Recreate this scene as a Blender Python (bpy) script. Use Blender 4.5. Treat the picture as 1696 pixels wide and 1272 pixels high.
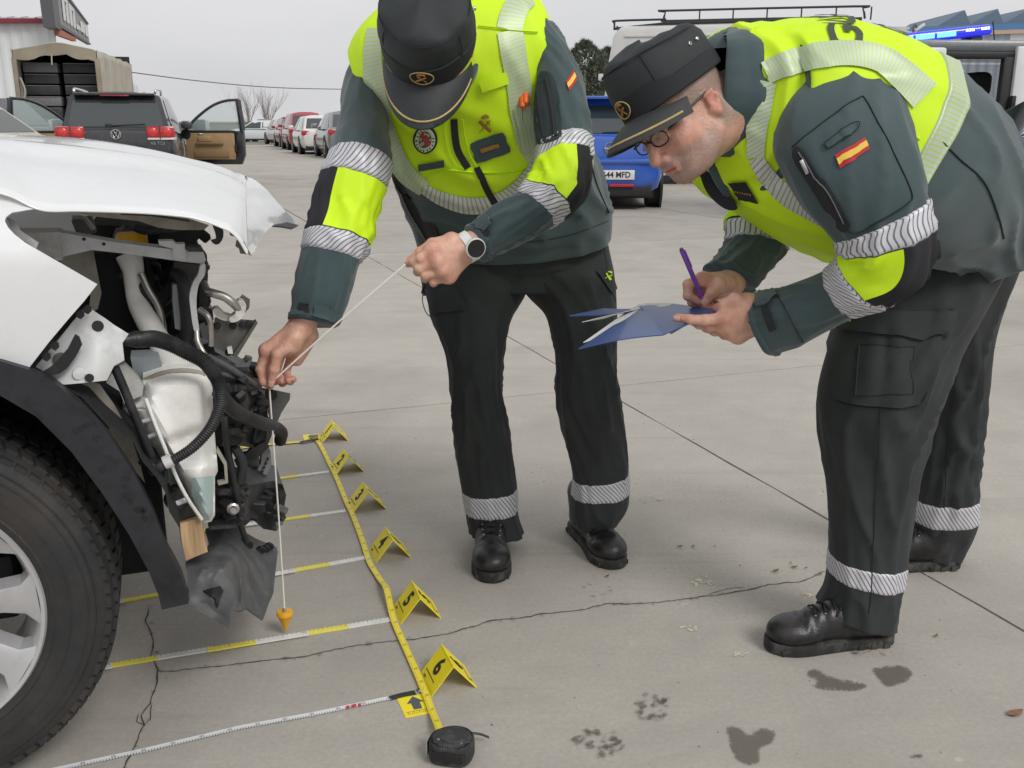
import bpy, bmesh, math, random
import numpy as np
from mathutils import Vector, Matrix, noise as mnoise
from mathutils.bvhtree import BVHTree
from mathutils.geometry import delaunay_2d_cdt

for _o in list(bpy.data.objects): bpy.data.objects.remove(_o)
scene = bpy.context.scene
COL = scene.collection
R = math.radians
random.seed(7)

# ------------------------------------------------------------------ camera
CAM_H = 1.08          # photographer crouches
FPX = 1600.0          # focal length in photo pixels (photo 1696 x 1272)
PITCH = math.atan(428.0 / FPX)
CP, SP = math.cos(PITCH), math.sin(PITCH)
cam_d = bpy.data.cameras.new('camera')
cam_d.sensor_width = 36.0
cam_d.lens = 36.0 * FPX / 1696.0
cam_d.clip_start = 0.05
cam_d.clip_end = 3000.0
cam = bpy.data.objects.new('camera', cam_d)
COL.objects.link(cam)
cam.location = (0, 0, CAM_H)
cam.rotation_euler = (math.pi / 2 - PITCH, 0, 0)
scene.camera = cam

# ------------------------------------------------------------------ sky, sun, exposure (bright overcast)
SUN_EL, SUN_AZ = R(43), R(138)      # azimuth measured from +Y, clockwise
world = bpy.data.worlds.new('World')
scene.world = world
world.use_nodes = True
nt = world.node_tree
for n in list(nt.nodes): nt.nodes.remove(n)
w_out = nt.nodes.new('ShaderNodeOutputWorld')
w_bg = nt.nodes.new('ShaderNodeBackground')
w_sky = nt.nodes.new('ShaderNodeTexSky')
w_sky.sky_type = 'NISHITA'
w_sky.sun_disc = False
w_sky.sun_elevation = SUN_EL
w_sky.sun_rotation = SUN_AZ
w_sky.air_density = 1.0
w_sky.dust_density = 6.0
w_hsv = nt.nodes.new('ShaderNodeHueSaturation')
w_hsv.inputs['Saturation'].default_value = 0.12
w_mix = nt.nodes.new('ShaderNodeMix'); w_mix.data_type = 'RGBA'
w_mix.inputs['Factor'].default_value = 0.88        # thick cloud layer over the clear sky
w_tc = nt.nodes.new('ShaderNodeTexCoord')
w_map = nt.nodes.new('ShaderNodeMapping'); w_map.inputs['Scale'].default_value = (1.2, 1.2, 4.0)
w_ns = nt.nodes.new('ShaderNodeTexNoise'); w_ns.inputs['Scale'].default_value = 1.6; w_ns.inputs['Detail'].default_value = 4
w_cr = nt.nodes.new('ShaderNodeValToRGB')
w_cr.color_ramp.elements[0].position = 0.30; w_cr.color_ramp.elements[0].color = (6.9, 6.95, 7.15, 1)
w_cr.color_ramp.elements[1].position = 0.72; w_cr.color_ramp.elements[1].color = (8.3, 8.3, 8.45, 1)
nt.links.new(w_tc.outputs['Generated'], w_map.inputs['Vector'])
nt.links.new(w_map.outputs['Vector'], w_ns.inputs['Vector'])
nt.links.new(w_ns.outputs['Fac'], w_cr.inputs['Fac'])
nt.links.new(w_sky.outputs['Color'], w_hsv.inputs['Color'])
nt.links.new(w_hsv.outputs['Color'], w_mix.inputs['A'])
nt.links.new(w_cr.outputs['Color'], w_mix.inputs['B'])
nt.links.new(w_mix.outputs['Result'], w_bg.inputs['Color'])
w_bg.inputs['Strength'].default_value = 0.1
nt.links.new(w_bg.outputs['Background'], w_out.inputs['Surface'])

sun_d = bpy.data.lights.new('sun', 'SUN')
sun_d.energy = 1.5
sun_d.angle = R(22)
sun_d.color = (1.0, 0.97, 0.93)
sun = bpy.data.objects.new('sun', sun_d)
COL.objects.link(sun)
_sd = Vector((math.sin(SUN_AZ) * math.cos(SUN_EL), math.cos(SUN_AZ) * math.cos(SUN_EL), math.sin(SUN_EL)))
sun.rotation_euler = _sd.to_track_quat('Z', 'Y').to_euler()

vs = scene.view_settings
vs.view_transform = 'Standard'
vs.look = 'None'
vs.exposure = 0.0
vs.gamma = 1.0
vs.use_curve_mapping = False

# ------------------------------------------------------------------ measuring helpers: photo pixel -> place
CAMV = Vector((0, 0, CAM_H))
def ray(px, py):
    dx = (px - 848.0) / FPX; dy = (636.0 - py) / FPX
    return Vector((dx, CP + dy * SP, -SP + dy * CP))
def P(px, py, Y):
    d = ray(px, py)
    return CAMV + d * (Y / d.y)
def G(px, py, z=0.0):
    d = ray(px, py)
    return CAMV + d * ((z - CAM_H) / d.z)
def smooth01(x):
    x = max(0.0, min(1.0, x)); return x * x * (3 - 2 * x)
def lerp(a, b, t): return a + (b - a) * t

# ------------------------------------------------------------------ materials
MATS = {}
def mat(name, color, rough=0.6, metal=0.0, var=0.12, scale=20.0, bump=0.0, bscale=None, coat=0.0,
        spec=0.5, sheen=0.0, dirt=None, dirt_amt=0.0, dirt_scale=4.0, emit=None, emit_s=0.0, trans=0.0, alpha=1.0,
        stretch=None, sss=0.0, coord='Object', bdist=0.01):
    if name in MATS: return MATS[name]
    m = bpy.data.materials.new(name); m.use_nodes = True
    t = m.node_tree; b = t.nodes['Principled BSDF']
    b.inputs['Roughness'].default_value = rough
    b.inputs['Metallic'].default_value = metal
    b.inputs['Specular IOR Level'].default_value = spec
    b.inputs['Coat Weight'].default_value = coat
    b.inputs['Coat Roughness'].default_value = 0.06
    if sheen:
        b.inputs['Sheen Weight'].default_value = sheen
        b.inputs['Sheen Roughness'].default_value = 0.6
    if trans: b.inputs['Transmission Weight'].default_value = trans
    if alpha < 1: b.inputs['Alpha'].default_value = alpha
    if sss:
        b.inputs['Subsurface Weight'].default_value = sss
        b.inputs['Subsurface Radius'].default_value = (0.012, 0.005, 0.003)
    if emit:
        b.inputs['Emission Color'].default_value = (*emit, 1); b.inputs['Emission Strength'].default_value = emit_s
    tc = t.nodes.new('ShaderNodeTexCoord')
    mp = t.nodes.new('ShaderNodeMapping')
    if stretch: mp.inputs['Scale'].default_value = stretch
    t.links.new(tc.outputs[coord], mp.inputs['Vector'])
    vec = mp.outputs['Vector']
    ns = t.nodes.new('ShaderNodeTexNoise'); ns.inputs['Scale'].default_value = scale; ns.inputs['Detail'].default_value = 6
    ns.inputs['Roughness'].default_value = 0.6
    t.links.new(vec, ns.inputs['Vector'])
    rp = t.nodes.new('ShaderNodeValToRGB')
    lo = tuple(max(0, c * (1 - var)) for c in color); hi = tuple(min(1.0, c * (1 + var)) for c in color)
    rp.color_ramp.elements[0].position = 0.3; rp.color_ramp.elements[0].color = (*lo, 1)
    rp.color_ramp.elements[1].position = 0.7; rp.color_ramp.elements[1].color = (*hi, 1)
    t.links.new(ns.outputs['Fac'], rp.inputs['Fac'])
    colo = rp.outputs['Color']
    if dirt:
        n2 = t.nodes.new('ShaderNodeTexNoise'); n2.inputs['Scale'].default_value = dirt_scale; n2.inputs['Detail'].default_value = 8
        n2.inputs['Roughness'].default_value = 0.65
        t.links.new(vec, n2.inputs['Vector'])
        r2 = t.nodes.new('ShaderNodeMapRange')
        r2.inputs['From Min'].default_value = 0.48; r2.inputs['From Max'].default_value = 0.72
        r2.inputs['To Max'].default_value = dirt_amt
        t.links.new(n2.outputs['Fac'], r2.inputs['Value'])
        mx = t.nodes.new('ShaderNodeMix'); mx.data_type = 'RGBA'
        mx.inputs['B'].default_value = (*dirt, 1)
        t.links.new(r2.outputs['Result'], mx.inputs['Factor']); t.links.new(colo, mx.inputs['A'])
        colo = mx.outputs['Result']
    t.links.new(colo, b.inputs['Base Color'])
    if bump:
        nb = t.nodes.new('ShaderNodeTexNoise'); nb.inputs['Scale'].default_value = bscale or scale * 4; nb.inputs['Detail'].default_value = 5
        t.links.new(vec, nb.inputs['Vector'])
        bp = t.nodes.new('ShaderNodeBump'); bp.inputs['Strength'].default_value = bump; bp.inputs['Distance'].default_value = bdist
        t.links.new(nb.outputs['Fac'], bp.inputs['Height']); t.links.new(bp.outputs['Normal'], b.inputs['Normal'])
    MATS[name] = m
    return m

def mat_stripes(name, ca, cb, period, angle, duty=0.72, rough=0.45):
    """reflective tape: fine slanting printed lines, measured in metres in the UV map"""
    if name in MATS: return MATS[name]
    m = bpy.data.materials.new(name); m.use_nodes = True
    t = m.node_tree; b = t.nodes['Principled BSDF']
    b.inputs['Roughness'].default_value = rough
    b.inputs['Metallic'].default_value = 0.15
    uv = t.nodes.new('ShaderNodeUVMap'); uv.uv_map = 'UVMap'
    mp = t.nodes.new('ShaderNodeMapping'); mp.inputs['Rotation'].default_value = (0, 0, angle)
    mp.inputs['Scale'].default_value = (1 / period, 1 / period, 1)
    t.links.new(uv.outputs['UV'], mp.inputs['Vector'])
    sx = t.nodes.new('ShaderNodeSeparateXYZ'); t.links.new(mp.outputs['Vector'], sx.inputs['Vector'])
    fr = t.nodes.new('ShaderNodeMath'); fr.operation = 'FRACT'; t.links.new(sx.outputs['X'], fr.inputs[0])
    gt = t.nodes.new('ShaderNodeMath'); gt.operation = 'GREATER_THAN'; gt.inputs[1].default_value = duty
    t.links.new(fr.outputs[0], gt.inputs[0])
    mx = t.nodes.new('ShaderNodeMix'); mx.data_type = 'RGBA'
    mx.inputs['A'].default_value = (*ca, 1); mx.inputs['B'].default_value = (*cb, 1)
    t.links.new(gt.outputs[0], mx.inputs['Factor'])
    t.links.new(mx.outputs['Result'], b.inputs['Base Color'])
    MATS[name] = m
    return m

# ------------------------------------------------------------------ object helpers
def thing(name, label, cat, loc=(0, 0, 0), group=None):
    o = bpy.data.objects.new(name, None); COL.objects.link(o)
    o.empty_display_size = 0.1
    o.location = loc; o['label'] = label; o['category'] = cat
    if group: o['group'] = group
    return o
def tag(o, label, cat, group=None):
    o['label'] = label; o['category'] = cat
    if group: o['group'] = group
    return o
def world_mat(o):
    m = Matrix.LocRotScale(o.location, o.rotation_euler, o.scale)
    return world_mat(o.parent) @ o.matrix_parent_inverse @ m if o.parent else m
def obj(name, verts, faces, material=None, parent=None, smooth=True, uv=None, midx=None, sharp=None):
    me = bpy.data.meshes.new(name)
    me.from_pydata([tuple(v) for v in verts], [], [tuple(f) for f in faces])
    mats = material if isinstance(material, (list, tuple)) else [material]
    for m in mats:
        if m: me.materials.append(m)
    if midx is not None: me.polygons.foreach_set('material_index', midx)
    if smooth: me.polygons.foreach_set('use_smooth', [True] * len(me.polygons))
    if uv is not None:
        lay = me.uv_layers.new(name='UVMap')
        vi = np.zeros(len(me.loops), dtype=np.int32); me.loops.foreach_get('vertex_index', vi)
        u = np.asarray(uv, dtype=np.float32)
        lay.data.foreach_set('uv', (u[vi] if len(u) == len(me.vertices) else u).ravel())
    me.update()
    if sharp is not None and smooth: me.set_sharp_from_angle(angle=sharp)
    o = bpy.data.objects.new(name, me); COL.objects.link(o)
    if parent: set_parent(o, parent)
    return o
def set_parent(o, parent):
    o.parent = parent
    o.matrix_parent_inverse = world_mat(parent).inverted()
def bmobj(name, bm, material, parent=None, smooth=True, sharp=R(35)):
    me = bpy.data.meshes.new(name); bm.to_mesh(me); bm.free()
    for m in (material if isinstance(material, (list, tuple)) else [material]): me.materials.append(m)
    if smooth:
        me.polygons.foreach_set('use_smooth', [True] * len(me.polygons))
        if sharp: me.set_sharp_from_angle(angle=sharp)
    o = bpy.data.objects.new(name, me); COL.objects.link(o)
    if parent: set_parent(o, parent)
    return o
def frame_m(o, x, y, z):
    m = Matrix.Identity(4)
    for i, a in enumerate((x, y, z)):
        for j in range(3): m[j][i] = a[j]
    for j in range(3): m[j][3] = o[j]
    return m
def box(name, material, lo, hi, parent=None, m=None, bev=0.0, seg=2, smooth=True):
    bm = bmesh.new(); bmesh.ops.create_cube(bm, size=1.0)
    for v in bm.verts:
        v.co = Vector([(lo[i] + hi[i]) / 2 + v.co[i] * (hi[i] - lo[i]) for i in range(3)])
    if bev: bmesh.ops.bevel(bm, geom=bm.edges[:], offset=bev, segments=seg, affect='EDGES', profile=0.5)
    if m is not None: bm.transform(m)
    return bmobj(name, bm, material, parent, smooth)
def prism(name, material, poly, thick, parent=None, m=None, bev=0.0, smooth=True):
    """flat outline (2D, local XY) with thickness along local Z"""
    bm = bmesh.new()
    vs_ = [bm.verts.new((p[0], p[1], 0)) for p in poly]
    f = bm.faces.new(vs_)
    r = bmesh.ops.extrude_face_region(bm, geom=[f])
    bmesh.ops.translate(bm, verts=[v for v in r['geom'] if isinstance(v, bmesh.types.BMVert)], vec=(0, 0, thick))
    bmesh.ops.recalc_face_normals(bm, faces=bm.faces[:])
    if bev: bmesh.ops.bevel(bm, geom=bm.edges[:], offset=bev, segments=2, affect='EDGES', profile=0.5)
    if m is not None: bm.transform(m)
    return bmobj(name, bm, material, parent, smooth)
def catmull(pts, n):
    """smooth curve through points (any dimension) -> n samples"""
    p = np.asarray([list(q) for q in pts], dtype=float); k = len(p)
    if k == 2: return np.array([p[0] + (p[1] - p[0]) * i / (n - 1) for i in range(n)])
    e = np.vstack([2 * p[0] - p[1], p, 2 * p[-1] - p[-2]])
    out = []
    for i in range(n):
        x = i / (n - 1) * (k - 1); j = min(int(x), k - 2); t = x - j
        a, b, c, d = e[j], e[j + 1], e[j + 2], e[j + 3]
        out.append(0.5 * ((2 * b) + (-a + c) * t + (2 * a - 5 * b + 4 * c - d) * t * t + (-a + 3 * b - 3 * c + d) * t ** 3))
    return np.array(out)
def tube(name, material, pts, r, parent=None, n=10, per=6, flat=1.0, rib=0.0, cap=True, ns=None):
    """round or flattened tube along a smooth curve; r number or list"""
    k = len(pts)
    m = ns or max(2, (k - 1) * per + 1)
    c = catmull(pts, m)
    rr = np.interp(np.linspace(0, 1, m), np.linspace(0, 1, len(r)), r) if isinstance(r, (list, tuple)) else np.full(m, r)
    V, F = [], []
    up = Vector((0.13, 0.21, 1)).normalized()
    prev = None
    for i in range(m):
        t = Vector(c[min(i + 1, m - 1)] - c[max(i - 1, 0)])
        if t.length < 1e-9: t = Vector((0, 0, 1))
        t.normalize()
        if prev is None:
            x = t.cross(up)
            if x.length < 1e-3: x = t.cross(Vector((1, 0, 0)))
        else:
            x = prev - t * prev.dot(t)
        x.normalize(); prev = x.copy(); y = t.cross(x)
        q = rr[i] * (1 + (rib if i % 2 else 0))
        for j in range(n):
            a = 2 * math.pi * j / n
            V.append(Vector(c[i]) + x * math.cos(a) * q + y * math.sin(a) * q * flat)
    for i in range(m - 1):
        for j in range(n):
            F.append((i * n + j, i * n + (j + 1) % n, (i + 1) * n + (j + 1) % n, (i + 1) * n + j))
    if cap:
        F.append(tuple(range(n - 1, -1, -1))); F.append(tuple(range((m - 1) * n, m * n)))
    return obj(name, V, F, material, parent, sharp=R(50))
def lathe(name, material, prof, parent=None, m=None, n=32, close=True, sharp=R(40)):
    """profile [(r, z)] turned about local Z"""
    V, F = [], []
    k = len(prof)
    for i in range(n):
        a = 2 * math.pi * i / n
        for r, z in prof: V.append((r * math.cos(a), r * math.sin(a), z))
    for i in range(n):
        for j in range(k - 1):
            i2 = (i + 1) % n
            F.append((i * k + j, i2 * k + j, i2 * k + j + 1, i * k + j + 1))
    if m is not None: V = [m @ Vector(v) for v in V]
    return obj(name, V, F, material, parent, sharp=sharp)
def poly_pts_inside(poly, step):
    xs = [p[0] for p in poly]; ys = [p[1] for p in poly]
    out = []
    def inside(x, y):
        c = False; j = len(poly) - 1
        for i in range(len(poly)):
            if (poly[i][1] > y) != (poly[j][1] > y) and x < (poly[j][0] - poly[i][0]) * (y - poly[i][1]) / (poly[j][1] - poly[i][1]) + poly[i][0]: c = not c
            j = i
        return c
    y = min(ys) + step * 0.5; row = 0
    while y < max(ys):
        x = min(xs) + (step * 0.5 if row % 2 else step)
        while x < max(xs):
            if inside(x, y):
                dm = min((x - q[0]) ** 2 + (y - q[1]) ** 2 for q in poly)
                if dm > (step * 0.45) ** 2: out.append((x, y))
            x += step
        y += step * 0.87; row += 1
    return out
def densify(poly, step, closed=True):
    out = []
    n = len(poly)
    for i in range(n if closed else n - 1):
        a, b = poly[i], poly[(i + 1) % n]
        d = math.hypot(b[0] - a[0], b[1] - a[1]); k = max(1, int(d / step))
        for j in range(k): out.append((a[0] + (b[0] - a[0]) * j / k, a[1] + (b[1] - a[1]) * j / k))
    if not closed: out.append(tuple(poly[-1]))
    return out
def roundpoly(pts, n=8, closed=True):
    """smooth closed outline through points"""
    k = len(pts); out = []
    for i in range(k):
        a, b, c, d = (np.array(pts[(i + o) % k], float) for o in (-1, 0, 1, 2))
        for j in range(n):
            t = j / n
            out.append(tuple(0.5 * ((2 * b) + (-a + c) * t + (2 * a - 5 * b + 4 * c - d) * t * t + (-a + 3 * b - 3 * c + d) * t ** 3)))
    return out
def tri_fill(poly, step):
    b = densify(poly, step); inner = poly_pts_inside(b, step)
    vs2 = [Vector(p) for p in b] + [Vector(p) for p in inner]
    ed = [(i, (i + 1) % len(b)) for i in range(len(b))]
    r = delaunay_2d_cdt(vs2, ed, [], 1, 1e-5)
    return [tuple(v) for v in r[0]], [tuple(f) for f in r[2]]
def sheet(name, material, poly, mapf, step=12, thick=0.0, parent=None, smooth=True, nvec=None, uvf=None, sharp=R(40)):
    """an outline filled with small triangles, each point carried to its own place by mapf, with real thickness"""
    v2, f = tri_fill(poly, step)
    V = [Vector(mapf(x, y)) for x, y in v2]
    n = len(V)
    F = [tuple(q) for q in f]
    if thick:
        bm = bmesh.new()
        vv = [bm.verts.new(v) for v in V]
        for q in F:
            try: bm.faces.new([vv[i] for i in q])
            except ValueError: pass
        bm.normal_update()
        nm = [v.normal.copy() for v in vv]
        if nvec is not None:
            nm = [Vector(nvec)] * n
        else:
            s = sum((x.dot(CAMV - v.co) for x, v in zip(nm, vv)))
            if s < 0: nm = [-x for x in nm]
        bm.free()
        cnt = {}
        for q in F:
            for i in range(len(q)):
                e = (q[i], q[(i + 1) % len(q)]); cnt[e] = 1
        V2 = V + [v - x * thick for v, x in zip(V, nm)]
        F2 = list(F) + [tuple(i + n for i in reversed(q)) for q in F]
        for (a, b) in cnt:
            if (b, a) not in cnt: F2.append((b, a, a + n, b + n))
        V, F = V2, F2
    uv = None
    if uvf:
        uv = [uvf(x, y) for x, y in v2]
        if thick: uv = uv + uv
    o = obj(name, V, F, material, parent, smooth, uv=uv, sharp=sharp)
    bm = bmesh.new(); bm.from_mesh(o.data); bmesh.ops.recalc_face_normals(bm, faces=bm.faces[:]); bm.to_mesh(o.data); bm.free()
    return o
def bvh_of(*objs):
    V, F = [], []
    for o in objs:
        b = len(V)
        mw = world_mat(o)
        V += [mw @ v.co for v in o.data.vertices]
        F += [tuple(b + i for i in p.vertices) for p in o.data.polygons]
    return BVHTree.FromPolygons(V, F)
def on_surface(bvh, px, py, off=0.0, fallbackY=2.0):
    d = ray(px, py).normalized()
    hit = bvh.ray_cast(CAMV, d)
    if hit[0] is None: return None
    n = hit[1]
    if n.dot(d) > 0: n = -n
    return hit[0] + n * off
def patch(name, material, poly, bvh, off=0.002, step=6, parent=None, thick=0.0015, uvf=None):
    """a cloth badge / printed panel that lies on a curved garment"""
    v2, f = tri_fill(poly, step)
    V, keep = [], {}
    for i, (x, y) in enumerate(v2):
        h = on_surface(bvh, x, y, off)
        if h is not None:
            keep[i] = len(V); V.append(h)
    # drop faces that jump from one surface to another
    F = []
    for q in f:
        if all(i in keep for i in q):
            q2 = tuple(keep[i] for i in q)
            if max((V[q2[i]] - V[q2[i - 1]]).length for i in range(len(q2))) < 0.05: F.append(q2)
    if not F: return None
    uv = [uvf(*v2[i]) for i in keep] if uvf else None
    o = obj(name, V, F, material, parent, True, uv=uv)
    return o
def ribbon_patch(name, material, line, widths, bvh, off=0.003, parent=None, nl=40, nw=8, mpp=0.00125):
    """reflective tape sewn along a line on a garment; UV in metres"""
    c = catmull(line, nl)
    w = np.interp(np.linspace(0, 1, nl), np.linspace(0, 1, len(widths)), widths) if isinstance(widths, (list, tuple)) else np.full(nl, widths)
    V, U, ok = [], [], []
    s = 0.0
    for i in range(nl):
        t = c[min(i + 1, nl - 1)] - c[max(i - 1, 0)]; t = t / (np.linalg.norm(t) + 1e-9)
        nrm = np.array([-t[1], t[0]])
        if i: s += np.linalg.norm(c[i] - c[i - 1])
        for j in range(nw):
            q = c[i] + nrm * w[i] * (j / (nw - 1) - 0.5)
            h = on_surface(bvh, q[0], q[1], off)
            ok.append(h is not None); V.append(h if h is not None else Vector((0, 0, -50)))
            U.append((s * mpp, w[i] * (j / (nw - 1)) * mpp))
    F = []
    for i in range(nl - 1):
        for j in range(nw - 1):
            q = (i * nw + j, i * nw + j + 1, (i + 1) * nw + j + 1, (i + 1) * nw + j)
            if all(ok[k] for k in q) and max((V[q[k]] - V[q[k - 1]]).length for k in range(4)) < 0.11: F.append(q)
    if not F: return None
    used = sorted({k for q in F for k in q}); ix = {k: i for i, k in enumerate(used)}
    return obj(name, [V[k] for k in used], [tuple(ix[k] for k in q) for q in F], material, parent, True, uv=[U[k] for k in used])

def text_mesh(name, body, size, material, m, parent=None, extrude=0.0008, bold=0.0, sx=1.0):
    cu = bpy.data.curves.new(name, 'FONT'); cu.body = body; cu.size = size; cu.extrude = extrude; cu.offset = bold
    cu.align_x = 'CENTER'; cu.align_y = 'CENTER'; cu.resolution_u = 3
    tmp = bpy.data.objects.new(name + '_t', cu); COL.objects.link(tmp)
    dg = bpy.context.evaluated_depsgraph_get()
    me = bpy.data.meshes.new_from_object(tmp.evaluated_get(dg))
    bpy.data.objects.remove(tmp); bpy.data.curves.remove(cu)
    for v in me.vertices: v.co = m @ Vector((v.co.x * sx, v.co.y, v.co.z))
    me.materials.clear(); me.materials.append(material)
    me.name = name
    o = bpy.data.objects.new(name, me); COL.objects.link(o)
    if parent: set_parent(o, parent)
    return o

# ------------------------------------------------------------------ lofted garments
def loft(rings, n=56, m=70, wr=0.006, seed=0, flat=0.85, expo=2.0, wfun=None, fold_v=9.0, fold_u=2.0):
    """rings: (Lx, Ly, Rx, Ry, Y[, depth_ratio[, dY between R and L]]) -> grid of points, in metres"""
    C, Hh, D = [], [], []
    for r in rings:
        dr = r[5] if len(r) > 5 else flat
        dy = r[6] if len(r) > 6 else 0.0
        a = P(r[0], r[1], r[4] - dy / 2); b = P(r[2], r[3], r[4] + dy / 2)
        C.append((a + b) / 2); Hh.append((b - a) / 2); D.append((dr,))
    c = catmull(C, m); h = catmull(Hh, m); d = catmull(D, m)
    grid = np.zeros((m, n, 3)); nrm = np.zeros((m, n, 3))
    slen = np.zeros(m)
    for i in range(1, m): slen[i] = slen[i - 1] + np.linalg.norm(c[i] - c[i - 1])
    for i in range(m):
        t = c[min(i + 1, m - 1)] - c[max(i - 1, 0)]; t /= np.linalg.norm(t)
        hv = h[i]; hl = np.linalg.norm(hv)
        dv = np.cross(hv / hl, t); dv /= np.linalg.norm(dv)
        if dv[1] > 0: dv = -dv                      # towards the viewer side
        for j in range(n):
            a = 2 * math.pi * j / n
            ca, sa = math.cos(a), math.sin(a)
            if expo != 2.0:
                ca = math.copysign(abs(ca) ** (2 / expo), ca); sa = math.copysign(abs(sa) ** (2 / expo), sa)
            off = hv * ca + dv * hl * d[i][0] * sa
            grid[i, j] = c[i] + off
            nn = hv / hl * ca + dv * sa; nrm[i, j] = nn / np.linalg.norm(nn)
    if wr:
        rad = np.linalg.norm(h, axis=1)
        for i in range(m):
            for j in range(n):
                a = 2 * math.pi * j / n
                v = slen[i]
                p1 = mnoise.noise(Vector((math.cos(a) * fold_u + seed, math.sin(a) * fold_u, v * fold_v + 1.5 * math.sin(a + seed))))
                p2 = mnoise.noise(Vector((math.cos(a) * fold_u * 1.7 + seed * 3, math.sin(a) * fold_u * 1.7 + 5, v * fold_v * 2.3 + 2.2 * math.cos(a))))
                rg_ = max(0.0, 1 - abs(p1) * 2.6)
                p3 = mnoise.noise(Vector((math.cos(a - v * 3) * fold_u * 0.8 + seed * 5, math.sin(a - v * 3) * fold_u * 0.8 - 3, v * fold_v * 0.45)))
                w = (rg_ * rg_ * 1.15 + p2 * 0.30 + p3 * 0.9 - 0.25) * wr
                if wfun: w *= wfun(i / (m - 1), a)
                grid[i, j] += nrm[i, j] * w
    return grid, nrm, slen
def grid_mesh(grid, closed_u=True, cap0=False, cap1=False):
    m, n, _ = grid.shape
    V = [Vector(p) for p in grid.reshape(-1, 3)]
    F = []
    for i in range(m - 1):
        for j in range(n if closed_u else n - 1):
            F.append((i * n + j, i * n + (j + 1) % n, (i + 1) * n + (j + 1) % n, (i + 1) * n + j))
    if cap0:
        k = len(V); V.append(sum((Vector(q) for q in grid[0]), Vector()) / n)
        for j in range(n): F.append((k, (j + 1) % n, j))
    if cap1:
        k = len(V); V.append(sum((Vector(q) for q in grid[-1]), Vector()) / n); b = (m - 1) * n
        for j in range(n): F.append((k, b + j, b + (j + 1) % n))
    return V, F
def fix_normals(o):
    bm = bmesh.new(); bm.from_mesh(o.data); bmesh.ops.recalc_face_normals(bm, faces=bm.faces[:]); bm.to_mesh(o.data); bm.free()
    return o
def band(name, material, L, v0, v1, parent, off=0.003, u0=0, u1=None, vslope=0.0, nv=10, inset=True):
    """a strip of a lofted garment (between two lengths v0..v1 in 0..1), lying just proud of the cloth"""
    grid, nrm, slen = L
    m, n, _ = grid.shape
    u1 = n if u1 is None else u1
    V, U, F = [], [], []
    cols = u1 - u0 + 1
    for k in range(nv):
        arc = 0.0
        for j in range(cols):
            ju = (u0 + j) % n
            vv = v0 + (v1 - v0) * k / (nv - 1) + vslope * math.sin(2 * math.pi * ju / n)
            x = max(0, min(m - 1.001, vv * (m - 1))); i = int(x); t = x - i
            p = grid[i, ju] * (1 - t) + grid[i + 1, ju] * t
            q = nrm[i, ju]
            o_ = off if (not inset or 0 < k < nv - 1) else -0.004
            V.append(Vector(p + q * o_))
            if j: arc += (V[-1] - V[-2]).length
            U.append((arc, (slen[i] * (1 - t) + slen[i + 1] * t)))
    for k in range(nv - 1):
        for j in range(cols - 1):
            F.append((k * cols + j, k * cols + j + 1, (k + 1) * cols + j + 1, (k + 1) * cols + j))
    return fix_normals(obj(name, V, F, material, parent, True, uv=U))

# ------------------------------------------------------------------ skin: blended round-cone volumes -> one smooth mesh
import openvdb
def sdf_mesh(prims, vox, k=0.006, pad=0.02):
    """prims: ('c', a, b, ra, rb[, k]) round cone, ('e', centre, (rx,ry,rz), rot3x3[, k]) ellipsoid, ('-e', ...) hollow"""
    los, his = [], []
    for q in prims:
        if q[0] == 'c':
            r = max(q[3], q[4]); a, b = np.array(q[1]), np.array(q[2])
            los.append(np.minimum(a, b) - r); his.append(np.maximum(a, b) + r)
        elif q[0] == 'e':
            r = max(q[2]); los.append(np.array(q[1]) - r); his.append(np.array(q[1]) + r)
    lo = np.min(los, axis=0) - pad; hi = np.max(his, axis=0) + pad
    nn = np.ceil((hi - lo) / vox).astype(int) + 1
    Fd = np.full(nn, 0.05, dtype=np.float32)
    def block(l, h):
        i0 = np.maximum(0, np.floor((l - lo) / vox).astype(int)); i1 = np.minimum(nn, np.ceil((h - lo) / vox).astype(int) + 1)
        ax = [lo[d] + vox * np.arange(i0[d], i1[d]) for d in range(3)]
        X, Y, Z = np.meshgrid(*ax, indexing='ij')
        return tuple(slice(i0[d], i1[d]) for d in range(3)), np.stack([X, Y, Z], -1)
    for q in prims:
        if q[0] == 'c':
            a, b = np.array(q[1], float), np.array(q[2], float); r = max(q[3], q[4]); kk = q[5] if len(q) > 5 else k
            sl, X = block(np.minimum(a, b) - r - 0.025, np.maximum(a, b) + r + 0.025)
            ab = b - a; L2 = max(ab @ ab, 1e-9)
            t = np.clip(((X - a) @ ab) / L2, 0, 1)
            d = np.linalg.norm(X - a - t[..., None] * ab, axis=-1) - (q[3] + (q[4] - q[3]) * t)
        else:
            cc = np.array(q[1], float); rr = np.array(q[2], float); kk = q[4] if len(q) > 4 else k
            sl, X = block(cc - rr.max() - 0.025, cc + rr.max() + 0.025)
            Lx = (X - cc) @ np.array(q[3])
            k0 = np.linalg.norm(Lx / rr, axis=-1); k1 = np.linalg.norm(Lx / rr ** 2, axis=-1) + 1e-9
            d = k0 * (k0 - 1.0) / k1
        cur = Fd[sl]
        if q[0] == '-e':
            hh = np.clip(0.5 - 0.5 * (cur + d) / kk, 0, 1)
            Fd[sl] = cur * (1 - hh) + (-d) * hh + kk * hh * (1 - hh)
        else:
            hh = np.clip(0.5 + 0.5 * (cur - d) / kk, 0, 1)
            Fd[sl] = cur * (1 - hh) + d * hh - kk * hh * (1 - hh)
    g = openvdb.FloatGrid(0.05)
    g.copyFromArray(Fd, tolerance=0.0)
    pts, quads = g.convertToQuads(0.0)
    pts = np.asarray(pts) * vox + lo
    return pts, np.asarray(quads)[:, ::-1]
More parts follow.
